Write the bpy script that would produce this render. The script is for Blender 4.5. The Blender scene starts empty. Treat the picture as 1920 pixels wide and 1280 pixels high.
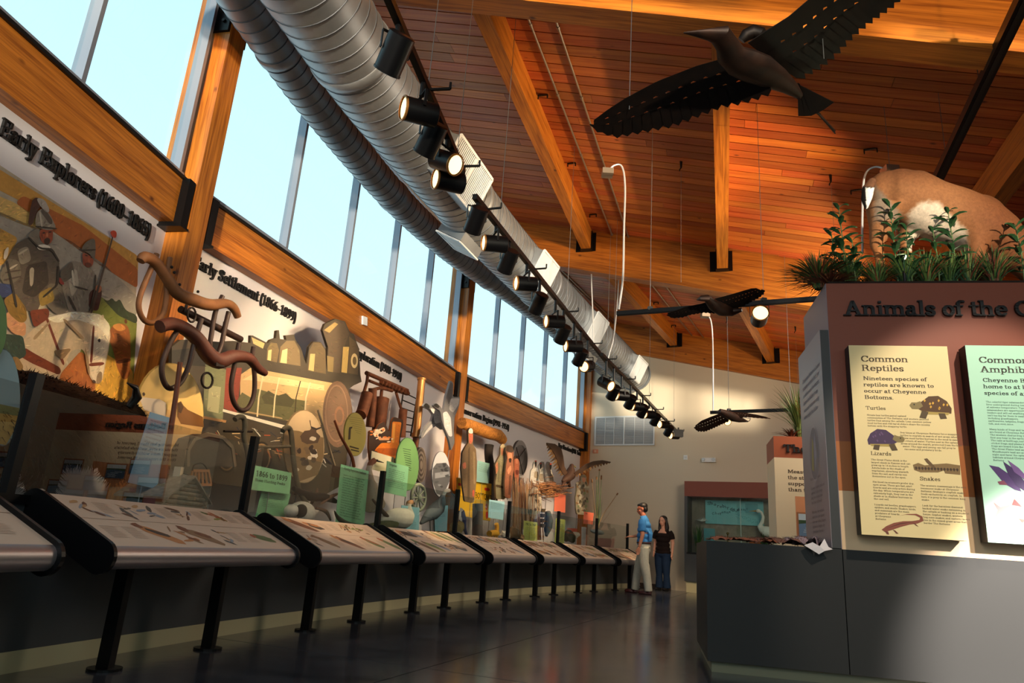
import bpy, bmesh, math, random
from mathutils import Vector as V, Matrix
random.seed(7)
R_ = math.radians
sc = bpy.context.scene
COL = bpy.data.collections.new('scene'); sc.collection.children.link(COL)
# ---------------------------------------------------------------- camera
F = 1310.0; PITCH = R_(16.2); ROLL = R_(4.05); HC = 0.76
_f = V((0, math.cos(PITCH), math.sin(PITCH))); _u = V((0, -math.sin(PITCH), math.cos(PITCH))); _x = V((1, 0, 0))
CA = _x*math.cos(ROLL)+_u*math.sin(ROLL); CU = -_x*math.sin(ROLL)+_u*math.cos(ROLL); CW = _f
cd = bpy.data.cameras.new('camera'); cam = bpy.data.objects.new('camera', cd); COL.objects.link(cam)
cd.sensor_width = 36; cd.lens = 36*F/1920; cd.clip_start = .05; cd.clip_end = 300
cam.matrix_world = Matrix(((CA.x, CU.x, -CW.x, 0), (CA.y, CU.y, -CW.y, 0), (CA.z, CU.z, -CW.z, HC), (0, 0, 0, 1)))
sc.camera = cam
# ---------------------------------------------------------------- world, sun, exposure
sc.view_settings.view_transform = 'Standard'; sc.view_settings.look = 'None'
sc.view_settings.exposure = 0.0; sc.view_settings.gamma = 1.0; sc.view_settings.use_curve_mapping = False
w = bpy.data.worlds.new('sky'); sc.world = w; w.use_nodes = True
nt = w.node_tree; nt.nodes.clear()
wo = nt.nodes.new('ShaderNodeOutputWorld'); bg = nt.nodes.new('ShaderNodeBackground')
tc = nt.nodes.new('ShaderNodeTexCoord'); sx = nt.nodes.new('ShaderNodeSeparateXYZ'); cr = nt.nodes.new('ShaderNodeValToRGB')
nt.links.new(tc.outputs['Generated'], sx.inputs[0]); nt.links.new(sx.outputs['Z'], cr.inputs[0])
nt.links.new(cr.outputs[0], bg.inputs[0]); nt.links.new(bg.outputs[0], wo.inputs[0])
cr.color_ramp.elements[0].position = 0.0; cr.color_ramp.elements[0].color = (.74, .95, 1, 1)
cr.color_ramp.elements[1].position = .75; cr.color_ramp.elements[1].color = (.50, .88, 1, 1)
bg.inputs[1].default_value = 1.4
def light(kind, name, loc, to, energy, col, **kw):
    l = bpy.data.lights.new(name, kind); l.energy = energy; l.color = col
    for k, v_ in kw.items(): setattr(l, k, v_)
    o = bpy.data.objects.new(name, l); COL.objects.link(o); o.location = loc
    o.rotation_euler = (V(to)-V(loc)).to_track_quat('-Z', 'Y').to_euler(); return o
#SUNS
light('SUN', 'low_upward_sun_fill', (0, -10, 1), (-.9, 0, 1.75), 6.0, (1.0, .86, .64), angle=.03)  # added sun with rising rays, no seen source; brightens the far wall
light('SUN', 'steep_upward_sun_fill', (0, -10, 1), (-1.9, 0, 2.95), 2.8, (1.0, .60, .26), angle=.05)  # second added sun, rising more steeply, warms purlins and deck
light('AREA', 'lobby_fill_area', (-1.0, -3.0, 4.9), (-1.5, 5, 2.0), 90, (1.0, .90, .84), shape='RECTANGLE', size=3.0, size_y=1.5)  # unseen area light added as general fill from behind the camera
light('AREA', 'gallery_fill_area', (5.2, 9.0, 3.9), (.6, 12.5, 2.6), 220, (1.0, .84, .64), shape='RECTANGLE', size=3.0, size_y=2.0)  # unseen area light added as fill from the right of the gallery
light('SPOT', 'beam_fill_spot', (5.6, 6.6, 3.3), (.2, 8.6, 5.9), 1600, (1.0, .66, .32), spot_size=R_(52), spot_blend=.8, shadow_soft_size=.05)  # unseen spot added on the right to brighten the middle-bay purlins
light('SPOT', 'far_beam_fill_spot', (7.6, 11.6, 3.2), (4.3, 15.6, 5.5), 500, (1.0, .70, .38), spot_size=R_(60), spot_blend=.8, shadow_soft_size=.05)  # unseen spot added to brighten the far-bay purlins
light('SPOT', 'kiosk_base_fill_spot', (4.4, .4, 3.3), (3.75, 4.9, .34), 8000, (1.0, .93, .84), spot_size=R_(22), spot_blend=.7, shadow_soft_size=.06)  # added lamp out of view that makes the soft patch on the kiosk base
light('SPOT', 'kiosk_panel_fill_spot', (3.4, 2.2, 4.3), (3.3, 4.95, 1.35), 560, (1.0, .88, .70), spot_size=R_(34), spot_blend=.45, shadow_soft_size=.05)  # added lamp out of view that lifts the kiosk sign panels

# ---------------------------------------------------------------- pixel/plane helpers (real planes of the building)
def ray(x, y): return CA*((x-960)/F)+CU*((640-y)/F)+CW
CAMP = V((0, 0, HC))
def at_z(x, y, z=0.): g = ray(x, y); return CAMP+g*((z-HC)/g.z)
def at_d(x, y, d): g = ray(x, y); return CAMP+g*(d/math.hypot(g.x, g.y))      # at horizontal distance d
def at_plane(x, y, p, n): g = ray(x, y); n = V(n); return CAMP+g*((V(p)-CAMP).dot(n)/g.dot(n))
CC = V((38.96, -5.41)); RA = 42.0
def arc(a, d=0., z=0.): a = R_(a); return V((CC.x-(RA+d)*math.cos(a), CC.y+(RA+d)*math.sin(a), z))
def at_arc(x, y, d):
    g = ray(x, y); ox = -CC.x; oy = -CC.y
    a = g.x*g.x+g.y*g.y; b = 2*(ox*g.x+oy*g.y); c = ox*ox+oy*oy-(RA+d)**2
    return CAMP+g*((-b+math.sqrt(b*b-4*a*c))/(2*a))
def azd(az): return V((math.sin(R_(az)), math.cos(R_(az)), 0))
def out(a): a = R_(a); return V((-math.cos(a), math.sin(a), 0))

# ---------------------------------------------------------------- colour and materials
def lin(c):
    if isinstance(c, str): c = [int(c[i:i+2], 16)/255 for i in (0, 2, 4)]
    return tuple((x/12.92 if x <= .04045 else ((x+.055)/1.055)**2.4) for x in c)
MATS = {}
def mat(name, col, rough=.5, metal=0., noise=0., nscale=8., bump=0., col2=None, **kw):
    if name in MATS: return MATS[name]
    m = bpy.data.materials.new(name); m.use_nodes = True; t = m.node_tree; b = t.nodes['Principled BSDF']
    c = lin(col); b.inputs['Base Color'].default_value = (*c, 1); b.inputs['Roughness'].default_value = rough; b.inputs['Metallic'].default_value = metal
    for k, v_ in kw.items():
        b.inputs[k.replace('_', ' ')].default_value = v_
    if noise or bump:
        tc = t.nodes.new('ShaderNodeTexCoord'); n = t.nodes.new('ShaderNodeTexNoise'); n.inputs['Scale'].default_value = nscale; n.inputs['Detail'].default_value = 5
        t.links.new(tc.outputs['Object'], n.inputs['Vector'])
        if noise:
            r = t.nodes.new('ShaderNodeValToRGB'); e = r.color_ramp.elements
            c2 = lin(col2) if col2 else tuple(x*(1-noise) for x in c)
            e[0].position = .35; e[1].position = .68; e[0].color = (*c2, 1); e[1].color = (*c, 1)
            t.links.new(n.outputs[0], r.inputs[0]); t.links.new(r.outputs[0], b.inputs['Base Color'])
        if bump:
            bp = t.nodes.new('ShaderNodeBump'); bp.inputs['Strength'].default_value = bump; bp.inputs['Distance'].default_value = .01
            t.links.new(n.outputs[0], bp.inputs['Height']); t.links.new(bp.outputs[0], b.inputs['Normal'])
    MATS[name] = m; return m
def wood(name, c1, c2, c3=None, vary=.0, rough=.45, gs=1.0):
    """grain runs along the object's own x axis"""
    if name in MATS: return MATS[name]
    m = bpy.data.materials.new(name); m.use_nodes = True; t = m.node_tree; N = t.nodes.new; L = t.links.new; b = t.nodes['Principled BSDF']
    b.inputs['Roughness'].default_value = rough
    tc = N('ShaderNodeTexCoord'); oi = N('ShaderNodeObjectInfo'); ge = N('ShaderNodeNewGeometry')
    ad = N('ShaderNodeMath'); ad.operation = 'ADD'; L(oi.outputs['Random'], ad.inputs[0]); L(ge.outputs['Random Per Island'], ad.inputs[1])
    fr = N('ShaderNodeMath'); fr.operation = 'FRACT'; L(ad.outputs[0], fr.inputs[0])
    off = N('ShaderNodeCombineXYZ'); mu = N('ShaderNodeMath'); mu.operation = 'MULTIPLY'; mu.inputs[1].default_value = 37.; L(fr.outputs[0], mu.inputs[0])
    for i in range(3): L(mu.outputs[0], off.inputs[i])
    va = N('ShaderNodeVectorMath'); va.operation = 'ADD'; L(tc.outputs['Object'], va.inputs[0]); L(off.outputs[0], va.inputs[1])
    mp = N('ShaderNodeMapping'); mp.inputs['Scale'].default_value = (.35*gs, 7*gs, 7*gs); L(va.outputs[0], mp.inputs[0])
    n = N('ShaderNodeTexNoise'); n.inputs['Scale'].default_value = 3; n.inputs['Detail'].default_value = 6; n.inputs['Distortion'].default_value = .6; L(mp.outputs[0], n.inputs['Vector'])
    mp2 = N('ShaderNodeMapping'); mp2.inputs['Scale'].default_value = (1.2*gs, 40*gs, 40*gs); L(va.outputs[0], mp2.inputs[0])
    n2 = N('ShaderNodeTexNoise'); n2.inputs['Scale'].default_value = 2; n2.inputs['Detail'].default_value = 3; L(mp2.outputs[0], n2.inputs['Vector'])
    mx = N('ShaderNodeMath'); mx.operation = 'MULTIPLY_ADD'; mx.inputs[1].default_value = .45; L(n2.outputs[0], mx.inputs[0])
    m3 = N('ShaderNodeMath'); m3.operation = 'MULTIPLY'; m3.inputs[1].default_value = .55; L(n.outputs[0], m3.inputs[0]); L(m3.outputs[0], mx.inputs[2])
    r = N('ShaderNodeValToRGB'); e = r.color_ramp.elements; e[0].position = .36; e[1].position = .60
    e[0].color = (*lin(c1), 1); e[1].color = (*lin(c2), 1); L(mx.outputs[0], r.inputs[0])
    last = r.outputs[0]
    if vary:
        hs = N('ShaderNodeHueSaturation'); mr = N('ShaderNodeMapRange'); mr.inputs['To Min'].default_value = 1-vary; mr.inputs['To Max'].default_value = 1+vary*.8
        L(fr.outputs[0], mr.inputs['Value']); L(mr.outputs[0], hs.inputs['Value']); L(last, hs.inputs['Color'])
        mh = N('ShaderNodeMapRange'); mh.inputs['To Min'].default_value = .49; mh.inputs['To Max'].default_value = .51
        f2 = N('ShaderNodeMath'); f2.operation = 'MULTIPLY'; f2.inputs[1].default_value = 7.3; L(fr.outputs[0], f2.inputs[0]); f3 = N('ShaderNodeMath'); f3.operation = 'FRACT'; L(f2.outputs[0], f3.inputs[0])
        L(f3.outputs[0], mh.inputs['Value']); L(mh.outputs[0], hs.inputs['Hue']); last = hs.outputs[0]
    if c3:   # knots
        vo = N('ShaderNodeTexVoronoi'); vo.inputs['Scale'].default_value = 2.2; mp3 = N('ShaderNodeMapping'); mp3.inputs['Scale'].default_value = (.9, 1.6, 1.6); L(va.outputs[0], mp3.inputs[0]); L(mp3.outputs[0], vo.inputs['Vector'])
        kr = N('ShaderNodeValToRGB'); kr.color_ramp.elements[0].position = .03; kr.color_ramp.elements[1].position = .09; kr.color_ramp.elements[0].color = (1, 1, 1, 1); kr.color_ramp.elements[1].color = (0, 0, 0, 1)
        L(vo.outputs['Distance'], kr.inputs[0]); mm = N('ShaderNodeMix'); mm.data_type = 'RGBA'; L(kr.outputs[0], mm.inputs['Factor']); L(last, mm.inputs['A']); mm.inputs['B'].default_value = (*lin(c3), 1); last = mm.outputs['Result']
    L(last, b.inputs['Base Color']); MATS[name] = m; return m
def attr_mat(name, rough=.5, metal=0., noise=0., nscale=30., spec=.5):
    if name in MATS: return MATS[name]
    m = bpy.data.materials.new(name); m.use_nodes = True; t = m.node_tree; b = t.nodes['Principled BSDF']
    a = t.nodes.new('ShaderNodeAttribute'); a.attribute_name = 'Col'; b.inputs['Roughness'].default_value = rough; b.inputs['Metallic'].default_value = metal
    b.inputs['Specular IOR Level'].default_value = spec
    if noise:
        tc = t.nodes.new('ShaderNodeTexCoord'); n = t.nodes.new('ShaderNodeTexNoise'); n.inputs['Scale'].default_value = nscale; n.inputs['Detail'].default_value = 6; n.inputs['Roughness'].default_value = .7
        t.links.new(tc.outputs['Object'], n.inputs['Vector'])
        mr = t.nodes.new('ShaderNodeMapRange'); mr.inputs['From Min'].default_value = .3; mr.inputs['From Max'].default_value = .7; mr.inputs['To Min'].default_value = 1-noise; mr.inputs['To Max'].default_value = 1+noise
        t.links.new(n.outputs[0], mr.inputs['Value']); mu = t.nodes.new('ShaderNodeVectorMath'); mu.operation = 'SCALE'
        t.links.new(a.outputs['Color'], mu.inputs[0]); t.links.new(mr.outputs[0], mu.inputs['Scale']); t.links.new(mu.outputs[0], b.inputs['Base Color'])
    else: t.links.new(a.outputs['Color'], b.inputs['Base Color'])
    MATS[name] = m; return m
def glass_mat(name, tint=(1, 1, 1), refl=1.0, rough=.0):
    if name in MATS: return MATS[name]
    m = bpy.data.materials.new(name); m.use_nodes = True; t = m.node_tree; t.nodes.clear(); N = t.nodes.new; L = t.links.new
    o = N('ShaderNodeOutputMaterial'); mx = N('ShaderNodeMixShader'); tr = N('ShaderNodeBsdfTransparent'); gl = N('ShaderNodeBsdfGlossy'); fr = N('ShaderNodeFresnel')
    tr.inputs[0].default_value = (*tint, 1); gl.inputs['Roughness'].default_value = rough; fr.inputs[0].default_value = 1.5
    mu = N('ShaderNodeMath'); mu.operation = 'MULTIPLY'; mu.use_clamp = True; mu.inputs[1].default_value = refl; L(fr.outputs[0], mu.inputs[0])
    L(mu.outputs[0], mx.inputs[0]); L(tr.outputs[0], mx.inputs[1]); L(gl.outputs[0], mx.inputs[2]); L(mx.outputs[0], o.inputs[0]); MATS[name] = m; return m
def emit_mat(name, col, s):
    if name in MATS: return MATS[name]
    m = bpy.data.materials.new(name); m.use_nodes = True; b = m.node_tree.nodes['Principled BSDF']
    b.inputs['Base Color'].default_value = (*lin(col), 1); b.inputs['Emission Color'].default_value = (*lin(col), 1); b.inputs['Emission Strength'].default_value = s; MATS[name] = m; return m

# ---------------------------------------------------------------- mesh builder
ORG = {}; WM = {}
def frame(p, x, up=(0, 0, 1)):
    x = V(x).normalized(); up = V(up); y = up.cross(x)
    if y.length < 1e-5: y = V((0, 1, 0)).cross(x)
    y.normalize(); z = x.cross(y)
    return Matrix(((x.x, y.x, z.x, p[0]), (x.y, y.y, z.y, p[1]), (x.z, y.z, z.z, p[2]), (0, 0, 0, 1)))
def meta(o, label=None, cat=None, group=None, kind=None):
    for k, v_ in (('label', label), ('category', cat), ('group', group), ('kind', kind)):
        if v_: o[k] = v_
    return o
def thing(name, loc, label, cat, group=None):
    o = bpy.data.objects.new(name, None); o.empty_display_size = .1; COL.objects.link(o); o.location = loc; ORG[o] = V(loc); WM[o] = Matrix.Translation(V(loc)); return meta(o, label, cat, group)
class MB:
    def __init__(s, col=None): s.v = []; s.f = []; s.c = []; s.col = lin(col) if col else (.8, .8, .8)
    def color(s, c): s.col = lin(c); return s
    def add(s, vs, fs):
        n = len(s.v); s.v += [V(p) for p in vs]; s.f += [tuple(i+n for i in f) for f in fs]; s.c += [s.col]*len(fs); return s
    def box(s, c, d, M=None):
        c = V(c); h = [x/2 for x in d]
        vs = [c+V((i*h[0], j*h[1], k*h[2])) for i in (-1, 1) for j in (-1, 1) for k in (-1, 1)]
        if M: vs = [M@p for p in vs]
        return s.add(vs, [(0, 1, 3, 2), (4, 6, 7, 5), (0, 4, 5, 1), (2, 3, 7, 6), (0, 2, 6, 4), (1, 5, 7, 3)])
    def bar(s, a, b, w_, h, up=(0, 0, 1)):       # box from a to b, w_ across, h along up
        a = V(a); b = V(b); M = frame((a+b)/2, b-a, up); return s.box((0, 0, 0), ((b-a).length, w_, h), M)
    def hexa(s, q, t):                            # q: four corners, t: offset vector
        q = [V(p) for p in q]; t = V(t); return s.add(q+[p+t for p in q], [(3, 2, 1, 0), (4, 5, 6, 7), (0, 1, 5, 4), (1, 2, 6, 5), (2, 3, 7, 6), (3, 0, 4, 7)])
    def prism(s, poly, t):
        n = len(poly); q = [V(p) for p in poly]; t = V(t)
        return s.add(q+[p+t for p in q], [tuple(reversed(range(n))), tuple(range(n, 2*n))]+[(i, (i+1) % n, n+(i+1) % n, n+i) for i in range(n)])
    def poly(s, pts): return s.add(pts, [tuple(range(len(pts)))])
    def tube(s, pts, r, n=8, cap=True, flat=None):
        pts = [V(p) for p in pts]; m = len(pts); rs = r if isinstance(r, list) else [r]*m
        vs = []; prev = None
        for i, p in enumerate(pts):
            d = (pts[min(i+1, m-1)]-pts[max(i-1, 0)])
            if d.length < 1e-9: d = V((0, 0, 1))
            d.normalize()
            if prev is None:
                a = d.cross(V((0, 0, 1)));
                if a.length < .05: a = d.cross(V((1, 0, 0)))
            else: a = prev-d*prev.dot(d)
            a.normalize(); prev = a; b = d.cross(a)
            rr = rs[i]; ra, rb = rr if isinstance(rr, (tuple, list)) else (rr, rr)
            vs += [p+a*(math.cos(k*math.tau/n)*ra)+b*(math.sin(k*math.tau/n)*rb) for k in range(n)]
        fs = [(i*n+k, i*n+(k+1) % n, (i+1)*n+(k+1) % n, (i+1)*n+k) for i in range(m-1) for k in range(n)]
        if cap: fs += [tuple(reversed(range(n))), tuple(range((m-1)*n, m*n))]
        return s.add(vs, fs)
    def disc(s, c, nrm, r, t, n=20, rx=None, xd=None):   # elliptic slab, axis nrm
        c = V(c); nrm = V(nrm).normalized(); a = V(xd).normalized() if xd else nrm.cross(V((0, 0, 1))).normalized(); b = nrm.cross(a)
        return s.prism([c+a*(math.cos(k*math.tau/n)*(rx or r))+b*(math.sin(k*math.tau/n)*r) for k in range(n)], nrm*t)
    def ball(s, c, r, n=10, m=7, M=None):
        c = V(c); r = V(r) if not isinstance(r, (int, float)) else V((r, r, r)); vs = []; fs = []
        for i in range(1, m):
            th = math.pi*i/m
            for k in range(n):
                p = V((r.x*math.sin(th)*math.cos(k*math.tau/n), r.y*math.sin(th)*math.sin(k*math.tau/n), r.z*math.cos(th)))
                vs.append(c+((M.to_3x3()@p) if M else p))
        tp = V((0, 0, r.z)); bt = V((0, 0, -r.z))
        if M: tp = M.to_3x3()@tp; bt = M.to_3x3()@bt
        vs += [c+tp, c+bt]; T = len(vs)-2; B = T+1
        for i in range(m-2):
            for k in range(n): fs.append((i*n+k, (i+1)*n+k, (i+1)*n+(k+1) % n, i*n+(k+1) % n))
        for k in range(n): fs += [(T, k, (k+1) % n), (B, (m-2)*n+(k+1) % n, (m-2)*n+k)]
        return s.add(vs, fs)
    def build(s, name, m, parent=None, loc=None, fr=None, smooth=False, **kw):
        me = bpy.data.meshes.new(name)
        if fr is None:
            if loc is None:
                if parent: loc = ORG[parent]
                else:
                    xs = [p.x for p in s.v]; ys = [p.y for p in s.v]; loc = V(((min(xs)+max(xs))/2, (min(ys)+max(ys))/2, min(p.z for p in s.v)))
            vs = [p-V(loc) for p in s.v]; fm = Matrix.Translation(loc)
        else: inv = fr.inverted(); vs = [inv@p for p in s.v]; fm = fr
        me.from_pydata([tuple(p) for p in vs], [], s.f); me.update()
        ca = me.color_attributes.new('Col', 'FLOAT_COLOR', 'CORNER'); dat = []
        for p, c in zip(me.polygons, s.c): dat += [c[0], c[1], c[2], 1.]*p.loop_total
        ca.data.foreach_set('color', dat)
        if smooth:
            me.polygons.foreach_set('use_smooth', [True]*len(me.polygons))
            if smooth != 'all': me.set_sharp_from_angle(angle=R_(40))
        me.materials.append(m if not isinstance(m, str) else MATS[m])
        o = bpy.data.objects.new(name, me); COL.objects.link(o)
        if parent: o.parent = parent; o.matrix_local = WM[parent].inverted()@fm
        else: o.matrix_world = fm
        ORG[o] = fm.translation.copy(); WM[o] = fm.copy(); return meta(o, **kw)
def sub(o):    # let a part carry sub-parts: its origin equals its own matrix translation
    return o
def ordn(i): return ['first', 'second', 'third', 'fourth', 'fifth', 'sixth', 'seventh', 'eighth', 'ninth', 'tenth', 'eleventh', 'twelfth', 'thirteenth', 'fourteenth', 'fifteenth', 'sixteenth', 'seventeenth', 'eighteenth', 'nineteenth', 'twentieth'][i]
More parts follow.
